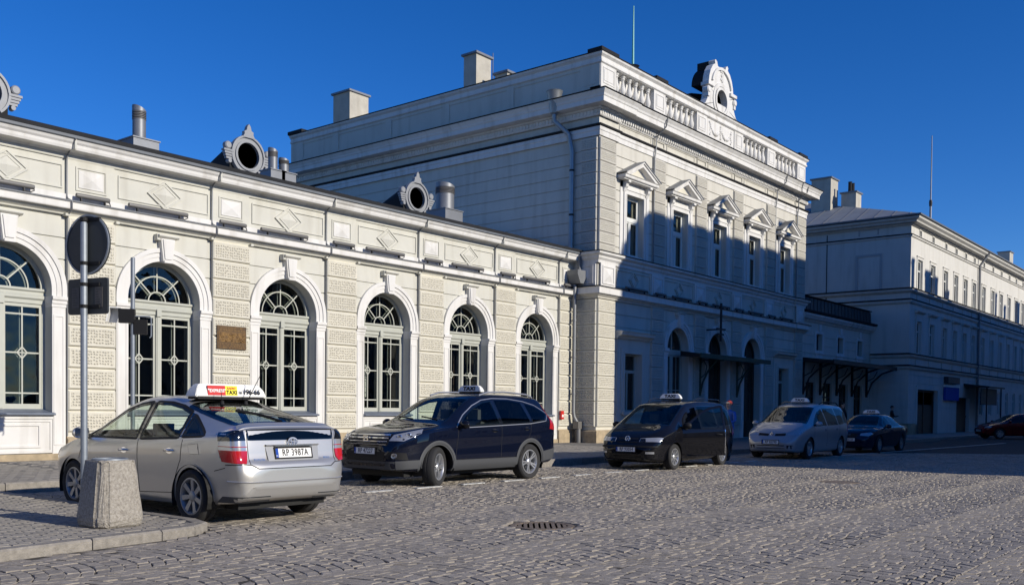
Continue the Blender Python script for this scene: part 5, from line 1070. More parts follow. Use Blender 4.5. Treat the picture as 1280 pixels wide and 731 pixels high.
class Car:
    def __init__(s, name, label, cat, spec, loc, heading, paintm, group='cars waiting at the taxi rank', scale=1.0):
        s.sp = spec; s.paint = paintm
        s.root = thing(name, label, cat, loc, -heading, group); s.root.scale = (scale,) * 3
        s.loft()
    def loft(s):
        sp = s.sp; y0, y1 = sp['top'][0][0], sp['top'][-1][0]; st = []
        y = y0; 
        while y < y1:
            st.append(y); e = min(y - y0, y1 - y); y += 0.004 if e < 0.012 else 0.012 if e < 0.08 else 0.028
        st.append(y1); s.st = st; rows = []
        for y in st:
            zt, zb, w, zl, rw = (interp(sp[k], y) for k in ('top', 'bot', 'w', 'belt', 'rw'))
            zl = min(zl, zt - 0.03); h = zt - zl; k = sp.get('edge', 0.10); ed = min(k, h * 0.45)
            hb = zl - zb; tk = sp.get('tuck', 0.035)
            P = [(0, zb), (w * 0.78, zb), (w * 0.95 - tk * 0.5, zb + 0.035 if hb > 0.2 else zb + hb * 0.1), (w - tk, zb + 0.22 * hb), (w - 0.008, zb + 0.55 * hb), (w, zb + 0.80 * hb), (w - 0.018, zl), ]
            wc = w - 0.018; P += [(wc + (rw - wc) * 0.5 + 0.012, zl + (h - ed) * 0.5), (rw, zt - ed), (rw - min(0.10, rw * 0.25), zt - ed * 0.33), (rw * 0.5, zt - ed * 0.06), (0, zt)]
            rows.append([(x, y, z) for x, z in cr(P, 4)])
        M = len(rows[0]); vs = []; fs = []; full = []
        for r in rows:
            ring = r + [(-x, y, z) for x, y, z in r[-2:0:-1]]; full.append(len(ring)); vs += ring
        n = full[0]
        for i in range(len(rows) - 1):
            for k in range(n): fs.append((i*n + k, i*n + (k+1) % n, (i+1)*n + (k+1) % n, (i+1)*n + k))
        for e, base in ((0, 0), (1, (len(rows)-1)*n)):      # end caps in rings
            cz = sum(vs[base+k][2] for k in range(n)) / n; prev = base
            for q in (0.75, 0.5, 0.25):
                b2 = len(vs)
                for k in range(n): x, y, z = vs[base+k]; vs.append((x*q, y, cz + (z-cz)*q))
                for k in range(n): f = (prev+k, prev+(k+1) % n, b2+(k+1) % n, b2+k); fs.append(f if e else f[::-1])
                prev = b2
            fs.append(tuple(prev+k for k in range(n)) if e else tuple(prev+k for k in range(n))[::-1])
        s.bv = BVHTree.FromPolygons([Vector(v) for v in vs], fs); s.vs = [Vector(v) for v in vs]; s.fs = fs
        s.cut_side, s.cut_any = [], []
    def hit(s, p, n, off=0.0):
        n = Vector(n).normalized(); p = Vector(p); o = p + n * 2.5
        h = s.bv.ray_cast(o, -n)
        if h[0] is None or (h[0] - p).length > 0.7: h = s.bv.find_nearest(p)
        nm = h[1] if h[1].dot(n) > 0 else -h[1]
        return h[0] + nm * off, nm
    def side(s, pts, sgn): return [(sgn * 0.8, y, z) for y, z in pts]
    def patch(s, name, pts, n, off, m, parent=None, h=0.07, skirt=0.01, smooth=True):
        n = Vector(n).normalized(); e1 = n.orthogonal().normalized() if abs(n.z) > 0.99 else Vector((0, 0, 1)).cross(n).normalized(); e2 = n.cross(e1)
        P = [(Vector(p).dot(e1), Vector(p).dot(e2)) for p in pts]; c = sum((Vector(p) for p in pts), Vector()) / len(pts); cn = c.dot(n)
        bm = bmesh.new(); f = bm.faces.new([bm.verts.new((a, b, 0)) for a, b in P])
        for ax in (0, 1):
            lo, hi = min(p[ax] for p in P), max(p[ax] for p in P); k = max(1, int((hi - lo) / h))
            for i in range(1, k):
                co = [0, 0, 0]; no = [0, 0, 0]; co[ax] = lo + (hi-lo)*i/k; no[ax] = 1
                bmesh.ops.bisect_plane(bm, geom=bm.verts[:] + bm.edges[:] + bm.faces[:], plane_co=co, plane_no=no)
        bmesh.ops.triangulate(bm, faces=[f for f in bm.faces if len(f.verts) > 4])
        nm = {}
        for v in bm.verts:
            q, nn = s.hit(e1 * v.co.x + e2 * v.co.y + n * cn, n, off); v.co = q; nm[v] = nn
        bmesh.ops.recalc_face_normals(bm, faces=bm.faces)
        if skirt:
            be = [e for e in bm.edges if e.is_boundary]
            r = bmesh.ops.extrude_edge_only(bm, edges=be); nv = [g for g in r['geom'] if isinstance(g, bmesh.types.BMVert)]
            for v in nv:
                src = min((w_ for e in v.link_edges for w_ in e.verts if w_ in nm), key=lambda w_: (w_.co - v.co).length, default=None)
                v.co -= (nm[src] if src else n) * skirt
        me = bpy.data.meshes.new(name); bm.to_mesh(me); bm.free(); me.materials.append(MATS[m])
        if smooth: shade(me, 45)
        return put(name, me, parent or s.root)
    def strip(s, name, pts, n, wd, off, m, parent=None, closed=False, step=0.03, bulge=0.0):
        n = Vector(n).normalized(); P = []; pts = [Vector(p) for p in pts]
        L = pts + ([pts[0]] if closed else [])
        for a, b in zip(L, L[1:]):
            k = max(1, int((b-a).length / step)); P += [a.lerp(b, i/k) for i in range(k)]
        if not closed: P.append(L[-1])
        N = len(P); vs = []; fs = []
        for i, p in enumerate(P):
            t = (P[(i+1) % N] - P[i-1]) if closed else (P[min(i+1, N-1)] - P[max(i-1, 0)]); sd = t.cross(n).normalized() * wd / 2
            a, na = s.hit(p + sd, n, off); b, nb = s.hit(p - sd, n, off); c, nc = s.hit(p, n, off + bulge)
            vs += [a - na * (off + 0.004), a, c, b, b - nb * (off + 0.004)]
        for i in range(N if closed else N-1):
            j = (i+1) % N
            for k in range(4): fs.append((i*5+k, i*5+k+1, j*5+k+1, j*5+k))
        me = MB().add(vs, fs).mesh(name, m); shade(me, 50); return put(name, me, parent or s.root)
    def window(s, name, pts, n, glass='car_glass', rim=0.035, parent=None, rimm='black_gloss'):
        s.cut_any.append(([Vector(p) for p in pts], Vector(n).normalized()))
        o = s.patch(name, pts, n, 0.004, glass, parent, skirt=0)
        s.strip('window_rim', pts, n, rim, 0.003, rimm, o, True)
        return o
    def finish(s, arch=0.36, wheel=None, well=0.28, extra=None):
        sp = s.sp; vs = [v.copy() for v in s.vs]; R = arch; axl = [(0.0, sp['rw_']), (sp['wb'], sp['rw_'])]; drop = set()
        for v in vs:
            if abs(v.x) < 0.45: continue
            for ya, za in axl:
                dy, dz = v.y - ya, v.z - za; r = math.hypot(dy, dz)
                if abs(r - R) < 0.019 and dz > -0.25: v.y = ya + dy / r * R; v.z = za + dz / r * R
        keep = []
        for f in s.fs:
            c = sum((vs[i] for i in f), Vector()) / len(f); out = False
            if abs(c.x) > 0.45:
                for ya, za in axl:
                    if math.hypot(c.y - ya, c.z - za) < R * 0.995: out = True
            if not out:
                for P, n in s.cut_any:
                    if s.inside(c, P, n): out = True; break
            if not out: keep.append(f)
        me = MB().add(vs, keep).mesh('body', s.paint); shade(me, 40); s.body = put('body', me, s.root)
        rw_ = wheel or 0.31
        for sg in (-1, 1):
            for ya, za in axl:
                pts = [(sg * 0.85, ya + R * math.cos(RAD(a)), za + R * math.sin(RAD(a))) for a in range(-25, 206, 7)]
                s.strip('arch_lip', pts, (sg, 0, 0), 0.045, 0.004, s.paint if not sp.get('clad') else 'cladding', s.body, step=0.05)
                if sp.get('clad'): s.strip('arch_cladding', [(p[0], ya + (p[1]-ya) * 1.075, za + (p[2]-za) * 1.075) for p in pts], (sg, 0, 0), 0.05, 0.012, 'cladding', s.body, step=0.05, bulge=0.006)
            for ya, za in axl:
                m = MB(); xo, xi = sorted((sg * (sp['tr'] - 0.16), sg * (sp['tr'] + 0.10))); n = 20; vs2 = []
                for i in range(n + 1): a = RAD(-20 + 220 * i / n); vs2 += [(xo, ya + (R+0.01) * math.cos(a), za + (R+0.01) * math.sin(a)), (xi, ya + (R+0.01) * math.cos(a), za + (R+0.01) * math.sin(a))]
                m.add(vs2, [(2*i, 2*i+1, 2*i+3, 2*i+2) for i in range(n)]); xb = sg * (sp['tr'] - 0.16); m.prism([(ya + (R+0.01) * math.cos(RAD(-20+220*i/n)), za + (R+0.01) * math.sin(RAD(-20+220*i/n))) for i in range(n+1)], xb - 0.005, xb + 0.005, 'x')
                put('wheel_well', m.mesh('wheel_well', 'seam_black'), s.root)
        put('underbody', MB().box(-sp['tr']+0.14, sp['tr']-0.14, sp['top'][0][0] + 0.25, sp['top'][-1][0] - 0.3, 0.18, 0.34).mesh('underbody', 'seam_black'), s.root)
    @staticmethod
    def inside(c, P, n):
        e1 = n.orthogonal().normalized() if abs(n.z) > 0.99 else Vector((0, 0, 1)).cross(n).normalized(); e2 = n.cross(e1)
        cen = sum(P, Vector()) / len(P)
        if (c - cen).dot(n) < -0.35: return False
        x, y = c.dot(e1), c.dot(e2); Q = [(p.dot(e1), p.dot(e2)) for p in P]
        return in_poly(x, y, Q)
    def wheels(s, r, wd, spokes, rimr, style=0, steer=0.0, m='alloy', tyre_face=0.0):
        sp = s.sp
        ty = MB(); h = wd / 2
        ty.lathe([(rimr, -h + 0.015), (rimr + 0.02, -h), (r - 0.035, -h - 0.006), (r - 0.012, -h + 0.012), (r, -h + 0.035), (r, -0.012), (r - 0.008, -0.008), (r - 0.008, 0.008), (r, 0.012), (r, h - 0.035), (r - 0.012, h - 0.012), (r - 0.035, h + 0.006), (rimr + 0.02, h), (rimr, h - 0.015)], n=40, axis='x', cap=False); ty_me = ty.mesh('tyre', 'rubber', 35)
        rm = MB(); f = -h + 0.012          # outer face at -x
        rm.lathe([(rimr + 0.004, f - 0.002), (rimr - 0.012, f - 0.004), (rimr - 0.025, f + 0.012), (rimr - 0.035, f + 0.06), (rimr - 0.035, h)], n=40, axis='x', cap=False)
        rm.lathe([(0, f + 0.006), (0.035, f + 0.004), (0.06, f + 0.016), (0.075, f + 0.035)], n=20, axis='x')
        for k in range(spokes):
            a = 2 * math.pi * k / spokes; parts = [(0, 1.0)] if style == 0 else [(-0.16, 0.55), (0.16, 0.55)] if style == 1 else [(0, 0.6)]
            for da, sc in parts:
                w0, w1 = 0.024 * sc, 0.030 * sc; b = MB().add([(f + 0.02, -w0, 0.05), (f + 0.02, w0, 0.05), (f + 0.004, w1, rimr - 0.018), (f + 0.004, -w1, rimr - 0.018), (f + 0.05, -w0, 0.05), (f + 0.05, w0, 0.05), (f + 0.04, w1, rimr - 0.018), (f + 0.04, -w1, rimr - 0.018)], [(0, 1, 2, 3), (7, 6, 5, 4), (0, 4, 5, 1), (1, 5, 6, 2), (3, 2, 6, 7), (0, 3, 7, 4)])
                c, q = math.cos(a + da * 0), math.sin(a); t0 = da * 0.22; rm.add([(x, (y + t0 * (1 if style == 1 else 0) * (z / rimr)) * math.cos(a) - z * math.sin(a), (y + t0 * (1 if style == 1 else 0) * (z / rimr)) * math.sin(a) + z * math.cos(a)) for x, y, z in b.v], b.f)
        rm_me = rm.mesh('rim', m, 30)
        dk = MB().lathe([(0, h - 0.05), (rimr - 0.03, h - 0.05)], n=28, axis='x'); dk.lathe([(0.0, 0.01), (0.13, 0.01), (0.13, 0.04)], n=24, axis='x'); dk_me = dk.mesh('brake_disc', 'grey_plastic')
        for sg in (-1, 1):
            for ya in (0, sp['wb']):
                o = put('wheel', ty_me, s.root, (sg * sp['tr'], ya, r), (0, 0, (math.pi if sg > 0 else 0) + (steer if ya else 0)))
                o.rotation_euler[0] = RAD(rnd.uniform(0, 60)); put('rim', rm_me, o); put('brake_disc', dk_me, o)
    def plate(s, txt, p, n, wd=0.52, ht=0.114, tilt=0.0):
        q, nm = s.hit(p, n, 0.006); n = Vector(n); rz = math.atan2(n.x, -n.y)
        o = put('number_plate', MB().box(-wd/2, wd/2, -0.008, 0.006, -ht/2, ht/2).mesh('number_plate', 'plate_white'), s.root, q, (RAD(tilt), 0, rz))
        put('plate_frame', MB().frame(-wd/2 - 0.012, wd/2 + 0.012, -ht/2 - 0.012, ht/2 + 0.012, 0.016, -0.011, 0.006).mesh('plate_frame', 'black_plastic'), o)
        put('band', MB().box(-wd/2, -wd/2 + 0.042, -0.0095, -0.008, -ht/2, ht/2).mesh('band', 'blue_paint'), o)
        t = text_mesh(txt, ht * 0.98, 'seam_black', 0.0008, 0.0016, 0.80); put('lettering', t, o, (0.022, -0.0092, 0.0), (math.pi/2, 0, 0))
        t = text_mesh('PL', 0.028, 'white_paint', 0.0006); put('lettering', t, o, (-wd/2 + 0.021, -0.0102, -0.035), (math.pi/2, 0, 0))
        return o
    def seats(s, yf, yr, z=0.30, hs=0.62, wheel_left=True, xw=0.36):
        def seat(x, y, wd):
            m = MB(); m.box(x - wd/2, x + wd/2, y - 0.05, y + 0.48, z + 0.0, z + 0.18); m.prism([(y - 0.02, z + 0.12), (y - 0.22, z + hs), (y - 0.12, z + hs + 0.02), (y + 0.10, z + 0.16)], x - wd/2 + 0.02, x + wd/2 - 0.02, 'x')
            hr = max(1, round(wd / 0.5))
            for k in range(hr): xx = x - wd/2 + wd * (k + 0.5) / hr; m.box(xx - 0.12, xx + 0.12, y - 0.25, y - 0.15, z + hs + 0.05, z + hs + 0.24)
            put('seat', m.mesh('seat', 'seat_fabric'), s.root)
        seat(-xw, yf, 0.50); seat(xw, yf, 0.50); seat(0, yr, 1.15)
        put('dashboard', MB().prism([(yf + 0.62, z + 0.2), (yf + 0.62, z + 0.52), (yf + 0.75, z + 0.60), (yf + 1.25, z + 0.58), (yf + 1.3, z + 0.1)], -0.68, 0.68, 'x').mesh('dashboard', 'cabin_trim'), s.root)
        put('steering_wheel', MB().ring(-xw, 0, 0.165, 0.195, -0.015, 0.015, 0, 360, 24).box(-xw - 0.17, -xw + 0.17, -0.01, 0.01, -0.02, 0.02).mesh('steering_wheel', 'cabin_trim'), s.root, (0, yf + 0.50, z + 0.55), (RAD(-25), 0, 0))
        put('floor', MB().box(-0.72, 0.72, s.sp['top'][0][0] + 0.3, s.sp['top'][-1][0] - 0.75, 0.26, 0.30).mesh('floor', 'cabin_trim'), s.root)
    def mirror(s, y, z, x=0.90, m=None):
        for sg in (-1, 1):
            b = bmesh.new(); bmesh.ops.create_uvsphere(b, u_segments=14, v_segments=8, radius=1.0)
            for v in b.verts: v.co = Vector((sg * (x + 0.085) + v.co.x * 0.115, y + 0.02 + (v.co.y if v.co.y > -0.35 else -0.35) * 0.075, z + 0.05 + v.co.z * 0.078))
            me = bpy.data.meshes.new('wing_mirror'); b.to_mesh(me); b.free(); me.materials.append(MATS[m or s.paint]); shade(me, 60); o = put('wing_mirror', me, s.root)
            put('mirror_glass', MB().box(sg * (x + 0.085) - 0.09, sg * (x + 0.085) + 0.09, y - 0.011, y - 0.008, z - 0.01, z + 0.11).mesh('mirror_glass', 'chrome'), o)
            put('stalk', MB().box(*sorted((sg * (x - 0.1), sg * (x + 0.02))), y, y + 0.05, z - 0.02, z + 0.03).mesh('stalk', 'black_plastic'), o)
    def handle(s, y, z, m, sg):
        q, nm = s.hit((sg * 0.85, y, z), (sg, 0, 0), 0.0)
        b = MB().tube([(q.x - sg * 0.005, y + 0.085, z), (q.x + sg * 0.03, y + 0.06, z), (q.x + sg * 0.034, y, z + 0.004), (q.x + sg * 0.03, y - 0.06, z), (q.x - sg * 0.005, y - 0.085, z)], [0.012, 0.014, 0.015, 0.014, 0.012], 8)
        o = put('door_handle', b.mesh('door_handle', m, 60), s.root)
        s.patch('recess', [(sg*0.85, y + 0.07*math.cos(a), z - 0.004 + 0.035*math.sin(a)) for a in [2*math.pi*k/14 for k in range(14)]], (sg, 0, 0), 0.0015, 'seam_black' if m != 'chrome' else 'chrome', o, h=0.05, skirt=0)
    def seams(s, lines, sg, wd=0.009):
        for L in lines: s.strip('door_seam', s.side(L, sg), (sg, 0, 0), wd, 0.0015, 'seam_black', s.body)
    def rot(s, v): return v
def taxi_sign(car, label, loc, ln=0.62, txt='TAXI', depth=0.13, ht=0.13, m='white_paint', tm='black_plastic'):
    M_ = car.root.matrix_world if False else Matrix.Translation(car.root.location) @ Matrix.Rotation(car.root.rotation_euler[2], 4, 'Z') @ Matrix.Diagonal((*car.root.scale, 1))
    t = thing('taxi_roof_sign', label, 'taxi sign', M_ @ Vector(loc), car.root.rotation_euler[2], 'taxi signs on car roofs')
    P = [(-ln/2, 0), (ln/2, 0), (ln/2 - 0.03, ht * 0.55), (ln/2 - 0.09, ht), (-ln/2 + 0.09, ht), (-ln/2 + 0.03, ht * 0.55)]
    bm = bmesh.new(); vs = [[bm.verts.new((x, yy * (1 if z < ht * 0.3 else 0.85 if z < ht * 0.9 else 0.45), z)) for x, z in P] for yy in (-depth/2, depth/2)]
    bm.faces.new(vs[0]); bm.faces.new(vs[1][::-1])
    for i in range(6): bm.faces.new((vs[0][i], vs[1][i], vs[1][(i+1) % 6], vs[0][(i+1) % 6]))
    bmesh.ops.recalc_face_normals(bm, faces=bm.faces); bmesh.ops.bevel(bm, geom=bm.edges[:], offset=0.012, segments=2, affect='EDGES')
    me = bpy.data.meshes.new('housing'); bm.to_mesh(me); bm.free(); me.materials.append(MATS[m]); shade(me, 40); put('housing', me, t)
    put('base', MB().box(-ln/2 + 0.04, ln/2 - 0.04, -depth/2 + 0.01, depth/2 - 0.01, -0.03, 0.004).mesh('base', 'black_plastic'), t)
    if txt:
        for sg in (-1, 1):
            tm_ = text_mesh(txt, ht * 0.85, tm, 0.003, 0.003, 1.25 * ln / 0.62)
            put('lettering', tm_, t, (0, sg * depth * 0.475, ht * 0.50), (math.pi/2 - RAD(12 if ht < 0.2 else 6), 0, math.pi if sg > 0 else 0))
    return t
def emblem_rings(car, p, n, rings, m='chrome', w_=0.008, tilt=0):
    # rings: (dx, dz, rx, rz)
    q, nm = car.hit(p, n, 0.012); n = Vector(n); rz = math.atan2(n.x, -n.y); b = MB()
    for dx, dz, rx, rzz in rings: b.tube([(dx + rx * math.cos(2*math.pi*k/20), 0, dz + rzz * math.sin(2*math.pi*k/20)) for k in range(21)], w_, 6, cap=False)
    return put('emblem', b.mesh('emblem', m, 60), car.root, q, (RAD(tilt), 0, rz)), b
def bars(car, parent, segs, m='chrome', r=0.007):
    b = MB()
    for a, c in segs: b.tube([(a[0], 0, a[1]), (c[0], 0, c[1])], r, 6)
    put('emblem_bars', b.mesh('emblem_bars', m), parent)
# ---------------------------------------------------------------- silver hatchback taxi (nearest)
SP1 = dict(wb=2.70, rw_=0.31, tr=0.76, edge=0.09,
  top=[(-0.845, 0.65), (-0.835, 0.69), (-0.80, 0.73), (-0.775, 0.76), (-0.745, 0.96), (-0.73, 1.09), (-0.70, 1.13), (-0.62, 1.15), (-0.3, 1.235), (0.2, 1.35), (0.6, 1.44), (1.0, 1.485), (1.3, 1.485), (1.62, 1.43), (2.1, 1.225), (2.62, 0.985), (2.78, 0.935), (3.1, 0.86), (3.38, 0.765), (3.52, 0.68), (3.59, 0.58), (3.615, 0.50)],
  bot=[(-0.845, 0.43), (-0.80, 0.31), (-0.6, 0.25), (0.4, 0.19), (2.3, 0.19), (3.3, 0.20), (3.55, 0.24), (3.615, 0.36)],
  w=[(-0.845, 0.60), (-0.83, 0.66), (-0.79, 0.735), (-0.70, 0.785), (-0.5, 0.82), (0, 0.85), (0.8, 0.8625), (2.0, 0.8625), (2.7, 0.855), (3.1, 0.82), (3.35, 0.74), (3.5, 0.63), (3.58, 0.50), (3.615, 0.36)],
  belt=[(-0.845, 0.59), (-0.80, 0.69), (-0.75, 0.90), (-0.70, 1.03), (-0.4, 0.995), (0.5, 0.945), (1.5, 0.925), (2.5, 0.90), (2.9, 0.82), (3.3, 0.70), (3.6, 0.5)],
  rw=[(-0.845, 0.5), (-0.80, 0.66), (-0.72, 0.70), (-0.5, 0.665), (0, 0.60), (0.6, 0.575), (1.3, 0.575), (1.8, 0.62), (2.5, 0.72), (2.8, 0.745), (3.2, 0.66), (3.5, 0.46), (3.615, 0.28)])
prius = Car('silver_taxi', 'silver hatchback taxi seen from behind with a white red and yellow roof sign', 'car', SP1, (-21.90, -11.42, 0), RAD(-0.6), 'silver_paint', scale=1.045)
C = prius
FD = [(2.30, 0.955), (2.02, 1.13), (1.72, 1.28), (1.45, 1.355), (1.21, 1.385), (1.17, 0.955)]
RDW = [(1.07, 0.955), (1.10, 1.385), (0.80, 1.375), (0.55, 1.335), (0.34, 1.27), (0.28, 0.985)]
QW = [(0.20, 0.995), (0.25, 1.235), (0.02, 1.12), (-0.20, 1.015)]
for sg in (-1, 1):
    n = (sg, 0, 0.0)
    for P in (FD, RDW, QW): C.window('side_window', C.side(P, sg), n, rim=0.05, rimm='black_plastic')
    C.patch('centre_pillar', C.side([(1.19, 0.95), (1.05, 0.95), (1.08, 1.39), (1.23, 1.39)], sg), n, 0.0025, 'black_gloss', h=0.1)
    C.patch('rear_pillar', C.side([(0.29, 0.98), (0.19, 0.99), (0.24, 1.245), (0.35, 1.28)], sg), n, 0.0025, 'black_gloss', h=0.1)
    C.patch('mirror_sail', C.side([(2.52, 0.94), (2.36, 0.95), (2.22, 1.04)], sg), n, 0.005, 'black_plastic', h=0.1)
C.window('windscreen', [(-0.62, 2.55, 1.0), (0.62, 2.55, 1.0), (0.52, 1.68, 1.42), (-0.52, 1.68, 1.42)], (0, 0.5, 0.86))
C.window('rear_window', [(-0.54, 0.42, 1.4), (0.54, 0.42, 1.4), (0.60, -0.55, 1.12), (-0.60, -0.55, 1.12)], (0, -0.35, 0.93), 'tinted_glass', rim=0.06)
C.window('lower_rear_window', [(-0.60, -0.75,  0.975), (0.60, -0.75,  0.975), (0.61, -0.72,  1.085), (-0.61, -0.72,  1.085)], (0, -1, 0.1), 'privacy_glass', rim=0.02)
C.finish(arch=0.355, wheel=0.315); C.wheels(0.31, 0.19, 7, 0.212, 0, m='alloy_dark')
sp_ = C.patch('spoiler', [(-0.66, -0.62,  1.140), (0.66, -0.62,  1.140), (0.70, -0.73,  1.100), (-0.70, -0.73,  1.100)], (0, -0.4,  0.940), 0.018, 'silver_paint', skirt=0.03)
for sg in (-1, 1):
    d = (sg * 0.75, -0.66, 0)
    lamp = C.patch('tail_lamp', [(sg*0.63, -0.76,  0.740), (sg*0.655, -0.74,  1.070), (sg*0.80, -0.48,  1.040), (sg*0.815, -0.52,  0.770)], d, 0.008, 'white_lens', h=0.04)
    C.patch('brake_lens', [(sg*0.628, -0.77,  0.705), (sg*0.634, -0.76,  0.850), (sg*0.812, -0.50,  0.860), (sg*0.805, -0.56,  0.730)], d, 0.013, 'red_lens', lamp, h=0.03)
    C.patch('dark_lens', [(sg*0.648, -0.75,  0.965), (sg*0.66, -0.72,  1.080), (sg*0.80, -0.46,  1.045), (sg*0.80, -0.48,  0.955)], d, 0.012, 'black_gloss', lamp, h=0.03)
    C.strip('lens_rib', [(sg*0.64, -0.76, 0.895), (sg*0.808, -0.50, 0.90)], d, 0.008, 0.014, 'red_lens', lamp)
    C.handle(1.42, 0.80, 'chrome', sg); C.handle(0.42, 0.825, 'chrome', sg)
    C.seams([[(2.60, 0.32), (2.56, 0.62), (2.42, 0.93)], [(1.12, 0.30), (1.11, 0.95)], [(0.42, 0.34), (0.30, 0.56), (0.20, 0.72), (0.17, 0.96)], [(1.12, 0.30), (2.60, 0.30)], [(0.42, 0.33), (1.12, 0.30)], [(-0.42, 0.62), (-0.60, 0.66)], [(2.72, 0.90), (3.0, 0.84), (3.28, 0.74)]], sg)
    C.patch('side_trim', C.side([(2.55, 0.40), (1.15, 0.40), (1.15, 0.43), (2.55, 0.43)], sg), (sg, 0, 0), 0.006, 'silver_paint', C.body, h=0.1)
    hl = C.patch('headlight', [(sg*0.52, 3.5, 0.62), (sg*0.60, 3.42, 0.72), (sg*0.76, 3.02, 0.86), (sg*0.78, 3.15, 0.74), (sg*0.68, 3.42, 0.62)], (sg*0.6, 0.8, 0.1), 0.006, 'white_lens', h=0.05)
    C.patch('lower_bumper', [(sg*0.35, -0.80, 0.28), (sg*0.35, -0.82, 0.34), (sg*0.79, -0.55, 0.34), (sg*0.79, -0.45, 0.27)], (sg*0.55, -0.83, 0), 0.010, 'cladding', h=0.05)
C.patch('filler_flap', C.side([(-0.16, 0.80), (0.02, 0.80), (0.05, 0.90), (-0.13, 0.915)], -1), (-1, 0, 0), 0.003, 'silver_paint', C.body, h=0.1); C.strip('flap_seam', C.side([(-0.16, 0.80), (0.02, 0.80), (0.05, 0.90), (-0.13, 0.915)], -1), (-1, 0, 0), 0.007, 0.002, 'seam_black', C.body, True)
C.strip('bumper_seam', [(-0.80, -0.5,  0.695), (-0.72, -0.72,  0.700), (-0.60, -0.80,  0.695), (-0.52, -0.83,  0.650), (0.52, -0.83,  0.650), (0.60, -0.80,  0.695), (0.72, -0.72,  0.700), (0.80, -0.5,  0.695)], (0, -1, 0.0), 0.010, 0.002, 'seam_black', C.body)
C.strip('hatch_seam', [(-0.61, -0.77,  0.700), (-0.615, -0.75,  0.880), (-0.62, -0.72,  1.070)], (0, -1, 0), 0.008, 0.002, 'seam_black', C.body); C.strip('hatch_seam', [(0.61, -0.77,  0.700), (0.615, -0.75,  0.880), (0.62, -0.72,  1.070)], (0, -1, 0), 0.008, 0.002, 'seam_black', C.body)
C.strip('bumper_crease', [(-0.78, -0.55,  0.510), (-0.6, -0.82,  0.500), (0.6, -0.82,  0.500), (0.78, -0.55,  0.510)], (0, -1, 0), 0.02, 0.004, 'silver_paint', C.body, bulge=0.012)
rc = C.patch('plate_recess', [(-0.36, -0.78,  0.730), (0.36, -0.78,  0.730), (0.38, -0.77,  0.900), (-0.38, -0.77,  0.900)], (0, -1, 0), 0.003, 'alloy_dark', h=0.1)
C.strip('recess_lip', [(-0.38, -0.78,  0.905), (0.38, -0.77,  0.905)], (0, -1, 0), 0.02, 0.012, 'silver_paint', rc, bulge=0.02)
C.plate('RP 3987A', (0.0, -0.78, 0.815), (0, -1, 0), tilt=-12).location.y -= 0.012
e, b = emblem_rings(C, (0, -0.76, 0.945), (0, -1, 0), [(0, 0, 0.066, 0.046), (0, 0, 0.022, 0.043), (0, 0.017, 0.048, 0.019)], m='alloy', w_=0.007, tilt=-10)
e.location.y -= 0.012
for tx, x in (('TOYOTA', -0.48), ('PRIUS', 0.49)):
    q, nm = C.hit((x, -0.78, 0.745), (0, -1, 0), 0.004); put('lettering', text_mesh(tx, 0.035, 'chrome', 0.002), C.root, q, (RAD(80), 0, 0))
C.seats(1.55, 0.45, 0.28, 0.60); C.mirror(2.30, 0.94, 0.86)
wp = C.strip('rear_wiper', [(0.0, -0.55, 1.12), (-0.10, -0.25, 1.22), (-0.28, -0.05, 1.28)], (0, -0.35, 0.93), 0.018, 0.018, 'black_plastic', bulge=0.008)
put('aerial', MB().tube([(0.12, 0.30, 1.37), (0.36, 0.16, 1.95)], [0.006, 0.003], 6).lathe([(0.03, 1.42), (0.02, 1.46), (0, 1.47)], (0.12, 0.30, -0.05), 10).mesh('aerial', 'black_plastic'), C.root)
put('aerial', MB().tube([(-0.22, 0.30, 1.37), (-0.25, 0.28, 1.54)], [0.006, 0.003], 6).lathe([(0.03, 1.42), (0.02, 1.46), (0, 1.47)], (-0.22, 0.30, -0.05), 10).mesh('aerial', 'black_plastic'), C.root)
put('number_lamp_bar', MB().box(-0.26, 0.26, -0.80, -0.765, 0.892, 0.91).mesh('number_lamp_bar', 'chrome'), C.root)
def big_sign(car):
    t = taxi_sign(car, 'long white roof sign with red and yellow panels on the silver taxi', (0.0, 0.52, 1.46), 1.08, None, 0.24, 0.165)
    for sg in (-1, 1):
        r = lambda x0, x1, m, nm: put(nm, MB().add([(x0, sg*0.1215, 0.022), (x1, sg*0.1215, 0.022), (x1, sg*0.1035, 0.145), (x0, sg*0.1035, 0.145), (x0, sg*0.11, 0.022), (x1, sg*0.11, 0.022), (x1, sg*0.09, 0.145), (x0, sg*0.09, 0.145)], [(0, 1, 2, 3), (0, 4, 5, 1), (1, 5, 6, 2), (2, 6, 7, 3), (3, 7, 4, 0)]).mesh(nm, m), t)
        k = -sg if sg > 0 else 1; k = 1 if sg < 0 else -1
        a = r(*sorted((k * -0.36, k * -0.10)), 'red_paint', 'red_panel'); c = r(*sorted((k * -0.10, k * 0.08)), 'yellow_paint', 'yellow_panel')
        def tx(s_, x, z, size, m, par, bold=0.002, sxx=1.0): put('lettering', text_mesh(s_, size, m, 0.0025, bold, sxx), par, (k * x, sg * (0.1240 - (z - 0.022) * 0.146), z), (math.pi/2 - RAD(8.3), 0, 0 if sg < 0 else math.pi))
        tx('"EXPRESS"', -0.23, 0.078, 0.056, 'white_paint', a); tx('RADIO', -0.01, 0.112, 0.040, 'red_paint', c, 0.001); tx('TAXI', -0.01, 0.058, 0.070, 'black_plastic', c)
        tx('16', 0.125, 0.060, 0.050, 'black_plastic', t, 0.001); tx('196-66', 0.30, 0.068, 0.092, 'black_plastic', t)
big_sign(C)
